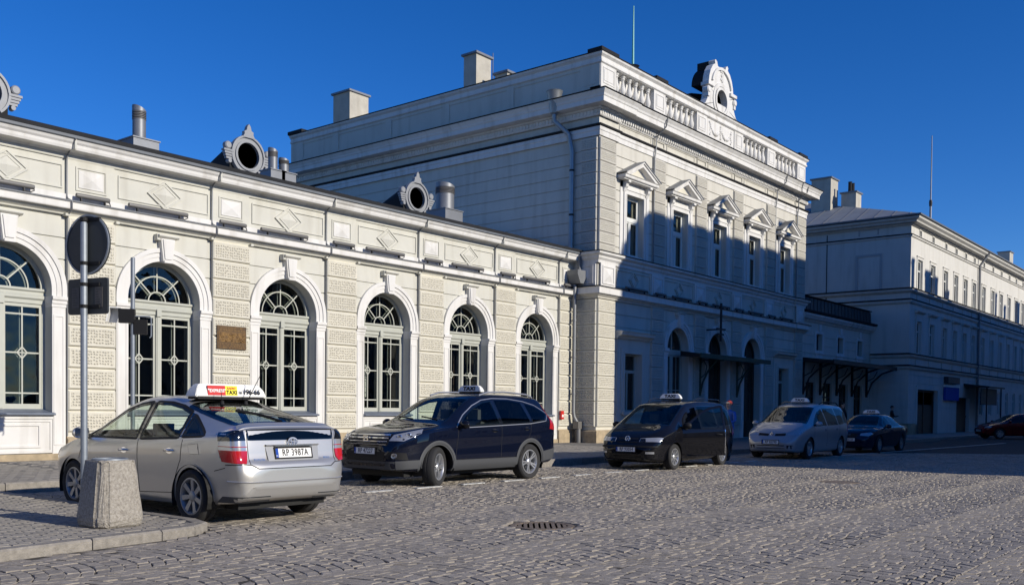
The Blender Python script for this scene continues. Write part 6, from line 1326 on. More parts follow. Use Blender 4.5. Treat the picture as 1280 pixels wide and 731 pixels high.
# ---------------------------------------------------------------- dark blue SUV
SP2 = dict(wb=2.62, rw_=0.345, tr=0.785, edge=0.10, clad=True, tuck=0.010,
  top=[(-0.955, 0.78), (-0.945, 0.84), (-0.93, 1.0), (-0.90, 1.08), (-0.80, 1.28), (-0.68, 1.48), (-0.60, 1.585), (-0.45, 1.625), (0.0, 1.655), (0.7, 1.665), (1.25, 1.635), (1.5, 1.575), (1.9, 1.37), (2.32, 1.125), (2.45, 1.08), (2.8, 1.045), (3.15, 0.985), (3.33, 0.925), (3.43, 0.85), (3.49, 0.76), (3.515, 0.68)],
  bot=[(-0.955, 0.50), (-0.92, 0.38), (-0.7, 0.30), (0.5, 0.26), (2.2, 0.26), (3.2, 0.27), (3.45, 0.30), (3.515, 0.40)],
  w=[(-0.955, 0.64), (-0.94, 0.74), (-0.88, 0.82), (-0.7, 0.875), (-0.3, 0.905), (0.3, 0.91), (2.0, 0.91), (2.7, 0.905), (3.0, 0.88), (3.25, 0.81), (3.4, 0.72), (3.48, 0.62), (3.515, 0.52)],
  belt=[(-0.955, 0.72), (-0.9, 1.05), (-0.7, 1.14), (0, 1.10), (1, 1.06), (2.2, 1.02), (2.6, 0.985), (3.1, 0.90), (3.4, 0.78), (3.515, 0.6)],
  rw=[(-0.955, 0.58), (-0.9, 0.72), (-0.6, 0.66), (0, 0.645), (1.2, 0.64), (1.6, 0.67), (2.3, 0.775), (2.7, 0.79), (3.1, 0.74), (3.4, 0.58), (3.515, 0.40)])
C = crv = Car('dark_suv_taxi', 'dark navy blue SUV taxi with grey wheel arch trim parked along the kerb', 'car', SP2, (-14.0, -8.78, 0), RAD(-90.5), 'navy_paint', scale=1.035)
FD = [(2.08, 1.05), (1.80, 1.24), (1.52, 1.39), (1.22, 1.49), (0.97, 1.52), (0.93, 1.085)]
RDW = [(0.84, 1.09), (0.87, 1.525), (0.45, 1.525), (0.10, 1.49), (0.0, 1.115)]
QW = [(-0.09, 1.125), (-0.02, 1.475), (-0.30, 1.41), (-0.60, 1.27), (-0.48, 1.165)]
for sg in (-1, 1):
    for i, P in enumerate((FD, RDW, QW)): C.window('side_window', C.side(P, sg), (sg, 0, 0), 'car_glass' if i == 0 else 'privacy_glass', rim=0.04)
    C.patch('centre_pillar', C.side([(0.95, 1.08), (0.82, 1.08), (0.85, 1.53), (0.99, 1.525)], sg), (sg, 0, 0), 0.0025, 'black_gloss', h=0.1); C.patch('rear_pillar', C.side([(0.02, 1.11), (-0.11, 1.12), (-0.04, 1.475), (0.12, 1.495)], sg), (sg, 0, 0), 0.0025, 'black_gloss', h=0.1)
C.window('windscreen', [(-0.70, 2.26, 1.16), (0.70, 2.26, 1.16), (0.58, 1.52, 1.56), (-0.58, 1.52, 1.56)], (0, 0.5, 0.86))
C.window('rear_window', [(-0.62, -0.85, 1.15), (0.62, -0.85, 1.15), (0.55, -0.62, 1.53), (-0.55, -0.62, 1.53)], (0, -1, 0.4), 'privacy_glass')
C.finish(arch=0.405, wheel=0.345); C.wheels(0.345, 0.225, 5, 0.232, 1, steer=RAD(22), m='alloy')
for sg in (-1, 1):
    n = (sg, 0, 0)
    C.strip('chrome_trim', C.side([(2.14, 1.03), (1.84, 1.25), (1.53, 1.42), (1.22, 1.525), (0.9, 1.56), (0.45, 1.56), (0.0, 1.515), (-0.32, 1.445), (-0.66, 1.275), (-0.52, 1.135), (0.0, 1.085), (0.9, 1.055), (2.0, 1.02)], sg), n, 0.013, 0.006, 'alloy', C.body)
    C.handle(1.10, 0.965, 'navy_paint', sg); C.handle(0.12, 0.99, 'navy_paint', sg)
    C.seams([[(2.18, 0.46), (2.14, 0.75), (2.10, 1.02)], [(0.90, 0.45), (0.89, 1.07)], [(0.30, 0.46), (0.10, 0.75), (0.0, 0.92), (-0.02, 1.10)], [(0.3, 0.455), (2.18, 0.455)], [(2.45, 1.06), (2.9, 0.985), (3.2, 0.91)]], sg)
    C.patch('sill_cladding', C.side([(0.40, 0.27), (2.24, 0.27), (2.24, 0.45), (0.40, 0.45)], sg), n, 0.014, 'cladding', C.body, h=0.05)
    C.patch('rear_cladding', [(sg*0.9, -0.40, 0.34), (sg*0.9, -0.40, 0.54), (sg*0.8, -0.90, 0.60), (sg*0.8, -0.90, 0.40)], (sg*0.9, -0.35, 0), 0.012, 'cladding', C.body, h=0.1)
    hl = C.patch('headlight', [(sg*0.50, 3.42, 0.80), (sg*0.56, 3.38, 0.90), (sg*0.80, 2.92, 1.00), (sg*0.83, 2.96, 0.93), (sg*0.74, 3.30, 0.80)], (sg*0.55, 0.83, 0), 0.006, 'white_lens', h=0.04)
    for k, (x, y, z) in enumerate(((0.64, 3.30, 0.86), (0.74, 3.18, 0.89))):
        q, nm = C.hit((sg*x, y, z), (sg*0.55, 0.83, 0), 0.012); put('bulb', MB().lathe([(0, 0.0), (0.03, -0.004), (0.042, 0.006)], n=14, axis='y').mesh('bulb', 'chrome', True), hl, q, (0, 0, math.atan2(-nm.x, nm.y) + math.pi))
    fg = C.patch('fog_lamp_panel', [(sg*0.46, 3.48, 0.50), (sg*0.54, 3.45, 0.62), (sg*0.76, 3.25, 0.60), (sg*0.78, 3.22, 0.48)], (sg*0.45, 0.9, 0), 0.006, 'black_plastic', h=0.05)
    q, nm = C.hit((sg*0.62, 3.40, 0.55), (sg*0.45, 0.9, 0), 0.014); put('fog_lamp', MB().lathe([(0, 0), (0.045, -0.006), (0.055, 0.01)], n=16, axis='y').mesh('fog_lamp', 'chrome', True), fg, q, (0, 0, math.atan2(-nm.x, nm.y) + math.pi))
    tl = C.patch('tail_lamp', [(sg*0.80, -0.82, 0.95), (sg*0.76, -0.86, 1.12), (sg*0.66, -0.66, 1.45), (sg*0.70, -0.58, 1.45), (sg*0.82, -0.66, 1.18), (sg*0.86, -0.62, 0.98)], (sg*0.8, -0.6, 0), 0.010, 'red_lens', h=0.06)
    put('roof_rail', MB().tube([(sg*0.60, -0.40, 1.60), (sg*0.61, -0.2, 1.655), (sg*0.62, 0.5, 1.69), (sg*0.62, 1.0, 1.675), (sg*0.62, 1.25, 1.615)], 0.018, 8).mesh('roof_rail', 'alloy', 60), C.root)
gr = C.patch('grille', [(-0.50, 3.47, 0.72), (0.50, 3.47, 0.72), (0.52, 3.42, 0.90), (-0.52, 3.42, 0.90)], (0, 1, 0), 0.004, 'black_plastic', h=0.08)
for z in (0.735, 0.79, 0.845, 0.895): C.strip('grille_bar', [(-0.49, 3.46, z), (0.49, 3.46, z)], (0, 1, 0), 0.022, 0.012, 'chrome', gr, bulge=0.012)
C.patch('lower_intake', [(-0.45, 3.5, 0.46), (0.45, 3.5, 0.46), (0.48, 3.5, 0.62), (-0.48, 3.5, 0.62)], (0, 1, 0), 0.004, 'black_plastic', h=0.1)
C.patch('bumper_cladding', [(-0.74, 3.28, 0.32), (0.74, 3.28, 0.32), (0.74, 3.28, 0.45), (-0.74, 3.28, 0.45)], (0, 1, 0), 0.010, 'cladding', C.body, h=0.08)
for sg in (-1, 1): C.patch('corner_cladding', [(sg*0.62, 3.38, 0.32), (sg*0.62, 3.40, 0.46), (sg*0.86, 3.02, 0.48), (sg*0.86, 3.0, 0.34)], (sg*0.7, 0.7, 0), 0.013, 'cladding', C.body, h=0.06)
C.plate('RP 47227', (0.0, 3.50, 0.625), (0, 1, 0))
q, nm = C.hit((0, 3.48, 0.815), (0, 1, 0), 0.045); o = put('emblem', MB().frame(-0.06, 0.06, -0.045, 0.045, 0.010, -0.01, 0.01).mesh('emblem', 'chrome'), C.root, q, (0, 0, math.pi)); bars(C, o, [((-0.035, -0.035), (-0.028, 0.035)), ((0.035, -0.035), (0.028, 0.035)), ((-0.03, 0), (0.03, 0))])
C.seats(1.25, 0.35, 0.45, 0.66); C.mirror(2.02, 1.03, 0.90, 'black_paint')
for x in (-0.5, 0.1): C.strip('wiper', [(x, 2.25, 1.17), (x + 0.45, 2.16, 1.2)], (0, 0.5, 0.86), 0.016, 0.016, 'black_plastic')
taxi_sign(C, 'white taxi sign on the roof of the dark blue SUV', (0, 0.75, 1.69))
# ---------------------------------------------------------------- black people carrier with its door open
SP3 = dict(wb=2.835, rw_=0.315, tr=0.77, edge=0.11,
  top=[(-0.87, 0.70), (-0.86, 0.80), (-0.84, 1.0), (-0.80, 1.15), (-0.70, 1.42), (-0.58, 1.60), (-0.45, 1.67), (0, 1.70), (0.9, 1.72), (1.5, 1.685), (1.85, 1.62), (2.3, 1.42), (2.75, 1.18), (3.0, 1.06), (3.2, 0.98), (3.45, 0.86), (3.62, 0.74), (3.70, 0.64), (3.735, 0.54)],
  bot=[(-0.87, 0.45), (-0.8, 0.28), (-0.5, 0.22), (2.3, 0.20), (3.4, 0.21), (3.68, 0.25), (3.735, 0.36)],
  w=[(-0.87, 0.66), (-0.84, 0.78), (-0.7, 0.86), (-0.2, 0.90), (2.2, 0.905), (2.9, 0.89), (3.3, 0.83), (3.55, 0.73), (3.68, 0.62), (3.735, 0.50)],
  belt=[(-0.87, 0.66), (-0.8, 1.0), (0, 1.02), (1.5, 0.99), (2.5, 0.95), (3.0, 0.88), (3.4, 0.76), (3.735, 0.5)],
  rw=[(-0.87, 0.6), (-0.8, 0.74), (-0.5, 0.69), (0.5, 0.67), (1.6, 0.67), (2.3, 0.72), (2.9, 0.78), (3.3, 0.70), (3.6, 0.52), (3.735, 0.36)])
C = vw = Car('black_van_taxi', 'black people carrier taxi with its front door standing open', 'car', SP3, (-6.25, -9.18, 0), RAD(-93.5), 'black_paint', scale=0.99)
FD = [(2.42, 1.02), (2.2, 1.19), (1.95, 1.37), (1.72, 1.48), (1.45, 1.53), (1.42, 1.02)]
RDW = [(1.32, 1.02), (1.35, 1.54), (0.45, 1.55), (0.42, 1.03)]; QW = [(0.32, 1.03), (0.35, 1.55), (-0.2, 1.53), (-0.55, 1.45), (-0.6, 1.08)]
for sg in (-1, 1):
    if sg > 0: C.window('side_window', C.side(FD, sg), (sg, 0, 0))
    for P in (RDW, QW): C.window('side_window', C.side(P, sg), (sg, 0, 0), 'privacy_glass')
    C.window('quarter_window', C.side([(2.80, 0.98), (2.52, 1.01), (2.50, 1.15)], sg), (sg, 0, 0))
DOOR = [(2.52, 0.36), (2.50, 0.98), (2.24, 1.20), (1.96, 1.40), (1.72, 1.515), (1.44, 1.565), (1.38, 1.00), (1.36, 0.34)]
C.cut_any.append(([Vector(p) for p in C.side([(2.47, 0.40), (2.45, 0.96), (2.22, 1.15), (1.95, 1.35), (1.70, 1.47), (1.46, 1.52), (1.41, 1.0), (1.39, 0.38)], -1)], Vector((-1, 0, 0))))
C.window('windscreen', [(-0.72, 2.92, 1.1), (0.72, 2.92, 1.1), (0.60, 1.92, 1.6), (-0.60, 1.92, 1.6)], (0, 0.5, 0.86))
C.window('rear_window', [(-0.64, -0.80, 1.05), (0.64, -0.80, 1.05), (0.56, -0.64, 1.52), (-0.56, -0.64, 1.52)], (0, -1, 0.3), 'privacy_glass')
C.finish(arch=0.375, wheel=0.315); C.wheels(0.315, 0.205, 9, 0.205, 2, m='alloy')
# the open door: skin, inner trim and glass swung out on the front hinge
hx = C.hit((-0.8, 2.5, 0.7), (-1, 0, 0))[0]
hinge = put('front_door', None, C.root, (hx.x, 2.50, 0))
def reseat(o):
    o.parent = hinge; o.data.transform(Matrix.Translation((-hx.x, -2.50, 0)))
    return o
low = [(2.52, 0.36), (2.50, 0.985), (1.38, 0.99), (1.36, 0.34)]
o = reseat(C.patch('door_skin', C.side(low, -1), (-1, 0, 0), 0.004, 'black_paint', skirt=0.06)); t_ = o.data.copy(); t_.transform(Matrix.Translation((0.055, 0, 0))); t_.materials.clear(); t_.materials.append(MATS['cabin_trim']); put('door_trim', t_, hinge)
o = reseat(C.patch('door_glass', C.side([(2.40, 1.0), (2.2, 1.17), (1.95, 1.36), (1.72, 1.47), (1.46, 1.52), (1.43, 1.0)], -1), (-1, 0, 0), 0.002, 'car_glass', skirt=0)); reseat(C.strip('door_frame', C.side([(2.49, 0.99), (2.22, 1.19), (1.96, 1.385), (1.72, 1.495), (1.42, 1.55), (1.40, 0.99)], -1), (-1, 0, 0), 0.055, 0.006, 'black_paint', bulge=0.006))
reseat(C.strip('edge_trim', C.side([(1.375, 0.40), (1.385, 0.98)], -1), (-1, 0, 0), 0.02, 0.01, 'chrome'))
q, nm = C.hit((-0.85, 1.55, 0.86), (-1, 0, 0), 0.03); put('door_handle', MB().tube([(q.x + 0.02, 1.63, 0.86), (q.x, 1.61, 0.86), (q.x, 1.49, 0.86), (q.x + 0.02, 1.47, 0.86)], 0.014, 8).mesh('door_handle', 'black_plastic', 60), hinge).data.transform(Matrix.Translation((-hx.x, -2.50, 0)))
hinge.rotation_euler = (0, 0, RAD(-42))
for sg in (-1, 1):
    C.seams([[(1.34, 0.36), (1.36, 1.0)], [(0.42, 0.36), (0.30, 0.6), (0.30, 1.0)], [(2.9, 0.92), (3.3, 0.80), (3.5, 0.72)]] + ([[(2.52, 0.36), (2.5, 0.98)]] if sg > 0 else []), sg)
    if sg > 0: C.handle(1.55, 0.86, 'black_plastic', sg)
    hl = C.patch('headlight', [(sg*0.32, 3.66, 0.68), (sg*0.34, 3.62, 0.765), (sg*0.70, 3.42, 0.785), (sg*0.78, 3.28, 0.77), (sg*0.74, 3.40, 0.67)], (sg*0.4, 0.9, 0.1), 0.006, 'white_lens', h=0.05)
    C.patch('inner_lens', [(sg*0.34, 3.66, 0.685), (sg*0.35, 3.62, 0.755), (sg*0.46, 3.6, 0.76), (sg*0.47, 3.6, 0.68)], (sg*0.4, 0.9, 0.1), 0.009, 'black_gloss', hl, h=0.04)
    C.patch('fog_lamp', [(sg*0.50, 3.68, 0.40), (sg*0.50, 3.68, 0.45), (sg*0.68, 3.58, 0.45), (sg*0.68, 3.58, 0.40)], (sg*0.4, 0.9, 0), 0.008, 'white_lens', h=0.05)
    C.patch('tail_lamp', [(sg*0.84, -0.78, 0.80), (sg*0.82, -0.80, 1.0), (sg*0.86, -0.6, 1.0), (sg*0.88, -0.58, 0.80)], (sg*0.7, -0.7, 0), 0.008, 'red_lens', h=0.06)
    put('roof_rail', MB().tube([(sg*0.62, -0.40, 1.66), (sg*0.63, -0.2, 1.73), (sg*0.63, 1.1, 1.75), (sg*0.63, 1.4, 1.67)], 0.012, 8).mesh('roof_rail', 'black_gloss', 60), C.root)
gr = C.patch('grille', [(-0.28, 3.7, 0.66), (0.28, 3.7, 0.66), (0.26, 3.64, 0.765), (-0.26, 3.64, 0.765)], (0, 1, 0), 0.004, 'black_plastic', h=0.06)
for z in (0.69, 0.73): C.strip('grille_bar', [(-0.26, 3.68, z), (0.26, 3.68, z)], (0, 1, 0), 0.012, 0.010, 'black_gloss', gr)
C.patch('lower_intake', [(-0.55, 3.72, 0.30), (0.55, 3.72, 0.30), (0.55, 3.72, 0.40), (-0.55, 3.72, 0.40)], (0, 1, 0), 0.004, 'seam_black', h=0.1)
C.strip('bumper_strip', [(-0.74, 3.52, 0.56), (-0.4, 3.70, 0.57), (0.4, 3.70, 0.57), (0.74, 3.52, 0.56)], (0, 1, 0), 0.05, 0.008, 'black_plastic', C.body, bulge=0.012)
C.plate('RP 93054', (0.0, 3.735, 0.50), (0, 1, 0))
e, b = emblem_rings(C, (0, 3.64, 0.745), (0, 1, 0), [(0, 0, 0.06, 0.06)], tilt=-12); bars(C, e, [((-0.034, 0.045), (0, -0.002)), ((0.034, 0.045), (0, -0.002)), ((-0.052, 0.025), (-0.025, -0.05)), ((-0.025, -0.05), (0, 0.01)), ((0, 0.01), (0.025, -0.05)), ((0.025, -0.05), (0.052, 0.025))], r=0.006); e.location.y += 0.02
C.seats(1.75, 0.7, 0.42, 0.68); 
for sg in (-1, 1):
    pass
C.mirror(2.42, 1.02, 0.90, 'black_plastic')
taxi_sign(C, 'white taxi sign on the roof of the black people carrier', (0, 1.35, 1.74), 0.60)
# ---------------------------------------------------------------- silver grey people carrier
SP4 = dict(wb=2.80, rw_=0.325, tr=0.78, edge=0.11,
  top=[(-0.92, 0.70), (-0.91, 0.85), (-0.89, 1.05), (-0.80, 1.30), (-0.66, 1.56), (-0.5, 1.66), (0, 1.70), (0.8, 1.72), (1.4, 1.68), (1.75, 1.61), (2.3, 1.36), (2.85, 1.10), (3.05, 1.03), (3.35, 0.90), (3.55, 0.78), (3.66, 0.66), (3.72, 0.54)],
  bot=[(-0.92, 0.45), (-0.85, 0.28), (-0.5, 0.22), (2.3, 0.20), (3.4, 0.21), (3.66, 0.25), (3.72, 0.36)],
  w=[(-0.92, 0.68), (-0.88, 0.80), (-0.7, 0.88), (-0.2, 0.925), (2.2, 0.93), (2.9, 0.91), (3.3, 0.85), (3.55, 0.75), (3.67, 0.62), (3.72, 0.50)],
  belt=[(-0.92, 0.66), (-0.85, 1.02), (0, 1.03), (1.5, 1.0), (2.5, 0.96), (3.0, 0.90), (3.4, 0.78), (3.72, 0.5)],
  rw=[(-0.92, 0.6), (-0.8, 0.74), (-0.5, 0.70), (0.5, 0.68), (1.6, 0.68), (2.3, 0.73), (2.9, 0.79), (3.3, 0.71), (3.6, 0.52), (3.72, 0.36)])
C = esp = Car('grey_van_taxi', 'silver grey people carrier taxi standing in the shade', 'car', SP4, (1.55, -9.42, 0), RAD(-92), 'grey_paint', scale=0.995)
for sg in (-1, 1):
    for P in ([(2.50, 1.02), (2.2, 1.20), (1.85, 1.41), (1.45, 1.53), (1.42, 1.03)], [(1.32, 1.03), (1.35, 1.54), (0.40, 1.55), (0.36, 1.04)], [(0.27, 1.05), (0.30, 1.55), (-0.25, 1.53), (-0.62, 1.42), (-0.72, 1.1)]): C.window('side_window', C.side(P, sg), (sg, 0, 0), 'privacy_glass')
C.window('windscreen', [(-0.74, 2.82, 1.13), (0.74, 2.82, 1.13), (0.60, 1.80, 1.6), (-0.60, 1.80, 1.6)], (0, 0.5, 0.86))
C.window('rear_window', [(-0.64, -0.86, 1.1), (0.64, -0.86, 1.1), (0.56, -0.68, 1.5), (-0.56, -0.68, 1.5)], (0, -1, 0.3), 'privacy_glass')
C.finish(arch=0.38, wheel=0.325); C.wheels(0.325, 0.21, 5, 0.215, 1, m='alloy')
for sg in (-1, 1):
    C.seams([[(2.55, 0.36), (2.5, 1.0)], [(1.37, 0.36), (1.37, 1.0)], [(0.42, 0.4), (0.25, 0.65), (0.22, 1.0)]], sg); C.handle(1.55, 0.88, 'grey_paint', sg); C.handle(0.5, 0.9, 'grey_paint', sg)
    C.patch('headlight', [(sg*0.42, 3.58, 0.72), (sg*0.46, 3.52, 0.80), (sg*0.80, 3.06, 0.93), (sg*0.83, 3.1, 0.84), (sg*0.72, 3.45, 0.70)], (sg*0.5, 0.85, 0.1), 0.006, 'white_lens', h=0.05)
    C.patch('grille', [(sg*0.10, 3.66, 0.70), (sg*0.10, 3.62, 0.765), (sg*0.42, 3.56, 0.785), (sg*0.42, 3.6, 0.71)], (0, 1, 0), 0.004, 'black_plastic', h=0.06)
    C.patch('tail_lamp', [(sg*0.86, -0.8, 0.80), (sg*0.84, -0.84, 1.3), (sg*0.84, -0.66, 1.3), (sg*0.88, -0.6, 0.80)], (sg*0.7, -0.7, 0), 0.008, 'red_lens', h=0.06)
    put('roof_rail', MB().tube([(sg*0.62, -0.45, 1.65), (sg*0.63, -0.2, 1.74), (sg*0.63, 1.0, 1.76), (sg*0.63, 1.35, 1.68)], 0.018, 8).mesh('roof_rail', 'black_plastic', 60), C.root)
    C.strip('pillar_trim', C.side([(-0.76, 1.08), (-0.66, 1.44), (-0.28, 1.575), (0.4, 1.595), (1.4, 1.575), (1.87, 1.45), (2.22, 1.24), (2.56, 1.02)], sg), (sg, 0, 0), 0.03, 0.006, 'grey_paint', C.body)
C.patch('lower_intake', [(-0.72, 3.55, 0.33), (0.72, 3.55, 0.33), (0.66, 3.6, 0.43), (-0.66, 3.6, 0.43)], (0, 1, 0), 0.004, 'black_plastic', h=0.1)
C.plate('RP 83790', (0.0, 3.71, 0.52), (0, 1, 0))
e, b = emblem_rings(C, (0, 3.62, 0.735), (0, 1, 0), [], tilt=-15) if False else (put('emblem', MB().polyframe([(-0.055, 0), (0, -0.075), (0.055, 0), (0, 0.075)], [(-0.028, 0), (0, -0.04), (0.028, 0), (0, 0.04)], -0.012, 0.01).mesh('emblem', 'chrome'), C.root, C.hit((0, 3.62, 0.745), (0, 1, 0), 0.014)[0], (0, 0, math.pi)), None)
C.seats(1.65, 0.6, 0.42, 0.68); C.mirror(2.40, 1.02, 0.93)
taxi_sign(C, 'white taxi sign on the roof of the silver grey people carrier', (0, 1.3, 1.745), 0.60)
# ---------------------------------------------------------------- dark saloon taxi
SP5 = dict(wb=2.65, rw_=0.32, tr=0.765, edge=0.09,
  top=[(-0.96, 0.78), (-0.95, 0.90), (-0.92, 0.97), (-0.85, 1.0), (-0.5, 1.03), (-0.30, 1.10), (0.0, 1.26), (0.35, 1.385), (0.8, 1.425), (1.2, 1.425), (1.5, 1.375), (1.9, 1.20), (2.3, 1.0), (2.5, 0.955), (2.9, 0.91), (3.25, 0.83), (3.43, 0.74), (3.50, 0.65), (3.53, 0.55)],
  bot=[(-0.96, 0.45), (-0.9, 0.28), (-0.5, 0.21), (2.3, 0.19), (3.3, 0.20), (3.5, 0.25), (3.53, 0.36)],
  w=[(-0.96, 0.64), (-0.93, 0.74), (-0.8, 0.82), (-0.3, 0.87), (0.5, 0.885), (2.2, 0.885), (2.8, 0.87), (3.15, 0.82), (3.35, 0.74), (3.48, 0.62), (3.53, 0.50)],
  belt=[(-0.96, 0.72), (-0.9, 0.90), (-0.5, 0.945), (0.5, 0.93), (2.0, 0.90), (2.6, 0.87), (3.1, 0.78), (3.53, 0.5)],
  rw=[(-0.96, 0.56), (-0.85, 0.70), (-0.4, 0.68), (0.1, 0.58), (0.6, 0.55), (1.3, 0.55), (1.7, 0.60), (2.3, 0.70), (2.8, 0.73), (3.2, 0.64), (3.45, 0.48), (3.53, 0.36)])
C = audi = Car('dark_saloon_taxi', 'dark blue saloon taxi at the far end of the rank in the shade', 'car', SP5, (7.55, -9.55, 0), RAD(-91), 'darkblue_paint', scale=0.97)
for sg in (-1, 1):
    for P in ([(2.05, 0.93), (1.8, 1.10), (1.5, 1.27), (1.2, 1.345), (1.15, 0.945)], [(1.05, 0.95), (1.1, 1.355), (0.6, 1.34), (0.25, 1.24), (0.12, 0.97)]): C.window('side_window', C.side(P, sg), (sg, 0, 0), 'privacy_glass')
C.window('windscreen', [(-0.64, 2.26, 1.02), (0.64, 2.26, 1.02), (0.50, 1.55, 1.37), (-0.50, 1.55, 1.37)], (0, 0.5, 0.86)); C.window('rear_window', [(-0.60, -0.26, 1.12), (0.60, -0.26, 1.12), (0.48, 0.30, 1.36), (-0.48, 0.30, 1.36)], (0, -0.5, 0.86), 'privacy_glass')
C.finish(arch=0.37, wheel=0.32); C.wheels(0.32, 0.205, 7, 0.21, 0, m='alloy_dark')
for sg in (-1, 1):
    C.seams([[(2.15, 0.34), (2.1, 0.9)], [(1.1, 0.34), (1.1, 0.94)], [(0.36, 0.4), (0.2, 0.6), (0.1, 0.95)]], sg); C.handle(1.28, 0.82, 'darkblue_paint', sg); C.handle(0.3, 0.84, 'darkblue_paint', sg)
    C.patch('headlight', [(sg*0.40, 3.45, 0.64), (sg*0.42, 3.42, 0.72), (sg*0.70, 3.18, 0.76), (sg*0.76, 3.1, 0.70), (sg*0.66, 3.33, 0.62)], (sg*0.4, 0.9, 0.1), 0.006, 'white_lens', h=0.05); C.patch('tail_lamp', [(sg*0.55, -0.94, 0.72), (sg*0.55, -0.93, 0.88), (sg*0.80, -0.75, 0.90), (sg*0.80, -0.78, 0.72)], (sg*0.5, -0.85, 0), 0.008, 'red_lens', h=0.06)
C.patch('grille', [(-0.32, 3.5, 0.58), (0.32, 3.5, 0.58), (0.34, 3.44, 0.72), (-0.34, 3.44, 0.72)], (0, 1, 0), 0.004, 'black_plastic', h=0.06); C.plate('RP 66520', (0.0, 3.53, 0.50), (0, 1, 0))
emblem_rings(C, (0, 3.47, 0.66), (0, 1, 0), [(-0.066, 0, 0.03, 0.03), (-0.022, 0, 0.03, 0.03), (0.022, 0, 0.03, 0.03), (0.066, 0, 0.03, 0.03)], w_=0.005)
C.seats(1.3, 0.3, 0.26, 0.6); C.mirror(2.0, 0.93, 0.88)
taxi_sign(C, 'white taxi sign on the roof of the dark saloon', (0, 0.95, 1.445), 0.60)
# ---------------------------------------------------------------- red car parked far off
SP6 = dict(wb=2.60, rw_=0.31, tr=0.75, edge=0.10,
  top=[(-0.80, 0.75), (-0.78, 0.95), (-0.70, 1.15), (-0.5, 1.38), (-0.3, 1.45), (0.5, 1.49), (1.2, 1.46), (1.5, 1.40), (1.95, 1.18), (2.4, 0.98), (2.6, 0.93), (3.0, 0.85), (3.25, 0.75), (3.38, 0.62), (3.42, 0.52)],
  bot=[(-0.80, 0.42), (-0.7, 0.26), (0, 0.2), (2.6, 0.2), (3.3, 0.24), (3.42, 0.36)],
  w=[(-0.80, 0.64), (-0.76, 0.76), (-0.5, 0.84), (0.5, 0.87), (2.2, 0.87), (2.8, 0.84), (3.1, 0.77), (3.3, 0.66), (3.42, 0.46)],
  belt=[(-0.80, 0.7), (-0.7, 0.95), (0.5, 0.95), (2.0, 0.91), (2.6, 0.86), (3.1, 0.74), (3.42, 0.5)],
  rw=[(-0.80, 0.56), (-0.6, 0.66), (0, 0.60), (1.3, 0.58), (1.8, 0.63), (2.5, 0.72), (3.0, 0.64), (3.42, 0.34)])
C = redc = Car('red_car', 'dark red hatchback parked in the shade before the end building', 'car', SP6, (33.6, -10.0, 0), RAD(-42), 'crimson_paint', group='cars beside the station')
for sg in (-1, 1):
    for P in ([(2.1, 0.95), (1.8, 1.15), (1.5, 1.31), (1.15, 1.38), (1.1, 0.97)], [(1.0, 0.98), (1.05, 1.39), (0.4, 1.38), (0.2, 1.0)], [(0.1, 1.0), (0.2, 1.37), (-0.2, 1.3), (-0.4, 1.1)]): C.window('side_window', C.side(P, sg), (sg, 0, 0), 'privacy_glass')
C.window('windscreen', [(-0.64, 2.34, 1.02), (0.64, 2.34, 1.02), (0.52, 1.58, 1.38), (-0.52, 1.58, 1.38)], (0, 0.5, 0.86)); C.finish(arch=0.36); C.wheels(0.31, 0.195, 7, 0.2, 0, m='alloy')
for sg in (-1, 1): C.patch('headlight', [(sg*0.42, 3.32, 0.62), (sg*0.46, 3.28, 0.72), (sg*0.72, 2.95, 0.78), (sg*0.74, 3.05, 0.66)], (sg*0.5, 0.85, 0), 0.006, 'white_lens', h=0.06); C.seams([[(2.2, 0.34), (2.15, 0.93)], [(1.06, 0.34), (1.06, 0.96)]], sg)
C.seats(1.3, 0.3, 0.28, 0.6); C.mirror(2.05, 0.95, 0.87); C.plate('RP 20518', (0.0, 3.41, 0.48), (0, 1, 0))
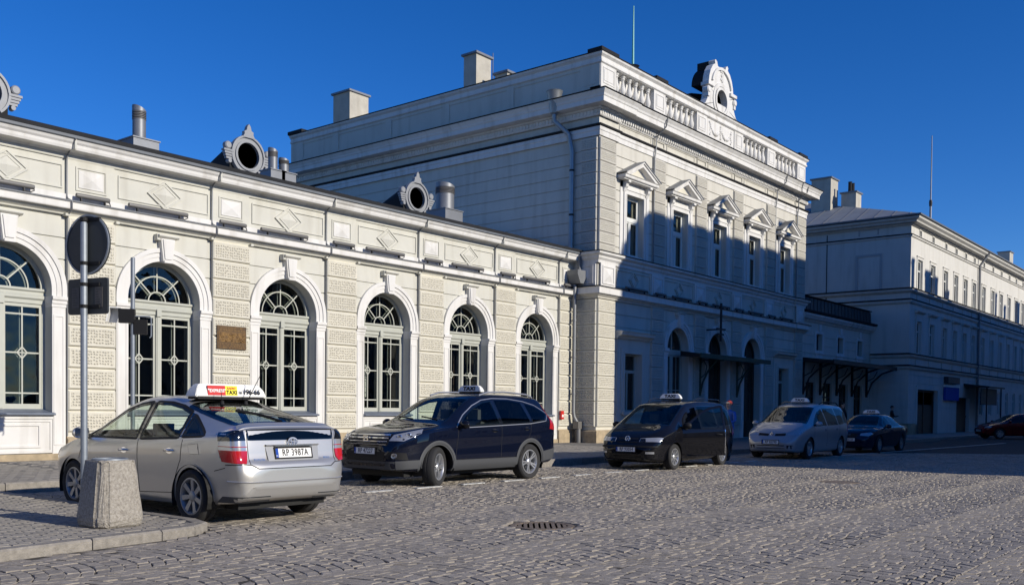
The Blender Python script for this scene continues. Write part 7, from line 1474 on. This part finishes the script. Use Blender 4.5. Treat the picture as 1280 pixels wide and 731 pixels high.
# ================================================================ PEOPLE
mat('skin', (0.52, 0.33, 0.25), 0.6); mat('shirt_blue', (0.07, 0.17, 0.48), 0.8, var=0.2, vscale=12); mat('jeans_dark', (0.02, 0.025, 0.04), 0.85); mat('coat_black', (0.014, 0.014, 0.018), 0.85); mat('shoe', (0.02, 0.018, 0.016), 0.6); mat('hair_brown', (0.10, 0.04, 0.02), 0.8); mat('hair_dark', (0.02, 0.015, 0.012), 0.8); mat('cap_red', (0.35, 0.03, 0.02), 0.7)
def person(label, loc, heading, top, hair, armL=(0.30, 0.02, 1.12, 0.30, 0.06, 0.84), armR=(0.30, 0.02, 1.12, 0.30, 0.06, 0.84), stride=0.12, lean=0.0, hat=None, h=1.76):
    t = thing('person', label, 'person', loc, heading); V = []; E = []; Rr = []
    def v(p, r, par=None, ry=None):
        V.append((p[0], p[1] + lean * max(0, p[2] - 0.95), p[2])); Rr.append((r, ry or r))
        if par is not None: E.append((par, len(V) - 1))
        return len(V) - 1
    pel = v((0, 0, 0.96), 0.155, None, 0.115); w1 = v((0, 0.0, 1.10), 0.145, pel, 0.105); ch = v((0, 0.0, 1.30), 0.17, w1, 0.115); nk0 = v((0, 0, 1.45), 0.085, ch, 0.075); nk = v((0, 0.015, 1.53), 0.055, nk0); hd0 = v((0, 0.03, 1.60), 0.068, nk, 0.085); hd1 = v((0, 0.025, 1.67), 0.076, hd0, 0.094); v((0, 0.015, 1.735), 0.060, hd1, 0.072)
    for s, (ex, ey, ez, wx, wy, wz), st in ((-1, armL, stride), (1, armR, -stride)):
        sh = v((s * 0.19, 0, 1.42), 0.068, ch); el = v((s * ex, ey, ez), 0.046, sh); wr = v((s * wx, wy, wz), 0.032, el)
        d = Vector((s * (wx - ex), wy - ey, wz - ez)).normalized(); pm = Vector(V[wr]) + d * 0.06; pm.y -= lean * max(0, wz - 0.95); pal = v(pm, 0.032, wr, 0.02)
        sd = Vector((0, 1, 0)); sd = (sd - d * sd.dot(d)).normalized(); inw = d.cross(sd) * (1 if s > 0 else -1)
        for k, ln in enumerate((0.068, 0.078, 0.072, 0.055)):
            b0 = pm + d * 0.035 + sd * (0.024 - 0.016 * k); a1 = v(b0, 0.0095, pal); a2 = v(b0 + d * ln * 0.5 + inw * 0.006, 0.0085, a1); v(b0 + d * ln * 0.9 + inw * 0.026, 0.007, a2)
        th = v(pm + sd * 0.034 - d * 0.005, 0.011, pal); v(pm + sd * 0.05 + d * 0.035 + inw * 0.012, 0.009, th)
        hp = v((s * 0.09, 0, 0.90), 0.098, pel); kn = v((s * 0.10, st * 0.55 + 0.02, 0.50), 0.062, hp); an = v((s * 0.105, st, 0.10), 0.042, kn); he = v((s * 0.105, st + 0.02, 0.045), 0.044, an); v((s * 0.115, st + 0.17, 0.03), 0.036, he, 0.026)
    me = bpy.data.meshes.new('body'); me.from_pydata(V, E, []); o = put('body', me, t)
    b = bmesh.new(); b.from_mesh(me); ly = b.verts.layers.skin.verify(); b.verts.ensure_lookup_table()
    for i, q in enumerate(b.verts): q[ly].radius = Rr[i]; q[ly].use_root = (i == 0)
    b.to_mesh(me); b.free()
    o.modifiers.new('skin', 'SKIN').use_smooth_shade = True; m2 = o.modifiers.new('sub', 'SUBSURF'); m2.levels = 2; m2.render_levels = 2
    nm = bpy.data.meshes.new_from_object(o.evaluated_get(bpy.context.evaluated_depsgraph_get())); o.modifiers.clear(); o.data = nm; nm.name = 'body'
    for m in (top, 'jeans_dark', 'skin', 'shoe'): nm.materials.append(MATS[m])
    wz = [p[5] for p in (armL, armR)]
    for p in nm.polygons:
        c = p.center; z = c.z
        k = 0 if z > 0.93 else 1
        if z > 1.50: k = 2
        if z < 0.10: k = 3
        for s, a in ((-1, armL), (1, armR)):
            if s * c.x > 0.16 and (Vector((c.x, c.y, c.z)) - Vector((s * a[3], a[4] + lean * max(0, a[5] - 0.95), a[5]))).length < 0.20 and (Vector((c.x, c.y, c.z)) - Vector((s * a[0], a[1], a[2]))).length > (Vector((s * a[3], a[4], a[5])) - Vector((s * a[0], a[1], a[2]))).length - 0.01: k = 2
            elif s * c.x > 0.20 and z > 0.70 and k == 1: k = 0
        p.material_index = k; p.use_smooth = True
    f = MB(); y0 = lean * 0.7
    f.lathe([(0, 0.135 + y0), (0.012, 0.128 + y0), (0.018, 0.105 + y0)], (0, 0, 1.635), 8, 'y')
    put('nose', f.mesh('nose', 'skin', True), t)
    for s in (-1, 1):
        put('eye', MB().lathe([(0, 0.118 + y0), (0.010, 0.114 + y0), (0.011, 0.10 + y0)], (s * 0.032, 0, 1.665), 8, 'y').mesh('eye', 'hair_dark', True), t)
        put('ear', MB().lathe([(0, s * 0.004), (0.024, s * 0.002), (0.026, -s * 0.012)], (s * 0.083, 0.015 + y0, 1.65), 10, 'x').mesh('ear', 'skin', True), t)
    put('mouth', MB().box(-0.024, 0.024, 0.108 + y0, 0.116 + y0, 1.600, 1.607).mesh('mouth', 'cap_red'), t)
    b = bmesh.new(); bmesh.ops.create_uvsphere(b, u_segments=16, v_segments=10, radius=1.0)
    bmesh.ops.delete(b, geom=[q for q in b.verts if q.co.z < -0.25 and q.co.y > -0.2 or q.co.z < -0.7 or (q.co.y > 0.75 and q.co.z < 0.45)], context='VERTS')
    for q in b.verts: q.co = Vector((q.co.x * 0.090, 0.012 + y0 + q.co.y * 0.108, 1.675 + q.co.z * 0.098))
    hm = bpy.data.meshes.new('hair'); b.to_mesh(hm); b.free(); hm.materials.append(MATS[hat or hair]); shade(hm, 70); put('hat' if hat else 'hair', hm, t)
    if hat: put('cap_peak', MB().prism([(-0.07, 0.09 + y0), (0.07, 0.09 + y0), (0.06, 0.20 + y0), (-0.06, 0.20 + y0)], 1.70, 1.712, 'z').mesh('cap_peak', 'white_paint'), t)
    t.scale = (h / 1.80,) * 3
    return t
person('man in blue shirt and red cap behind the open door of the black taxi', (-3.85, -9.05, 0), RAD(75), 'shirt_blue', 'hair_brown', armL=(0.30, 0.10, 1.16, 0.24, 0.34, 1.10), hat='cap_red')
person('dark figure standing on the pavement behind the dark saloon', (15.6, -5.2, 0.17), RAD(170), 'coat_black', 'hair_dark')
person('person in a dark coat standing by the end building gate', (25.0, -4.5, 0.12), RAD(200), 'coat_black', 'hair_dark', armR=(0.28, 0.12, 1.14, 0.12, 0.26, 1.16), stride=0.05)
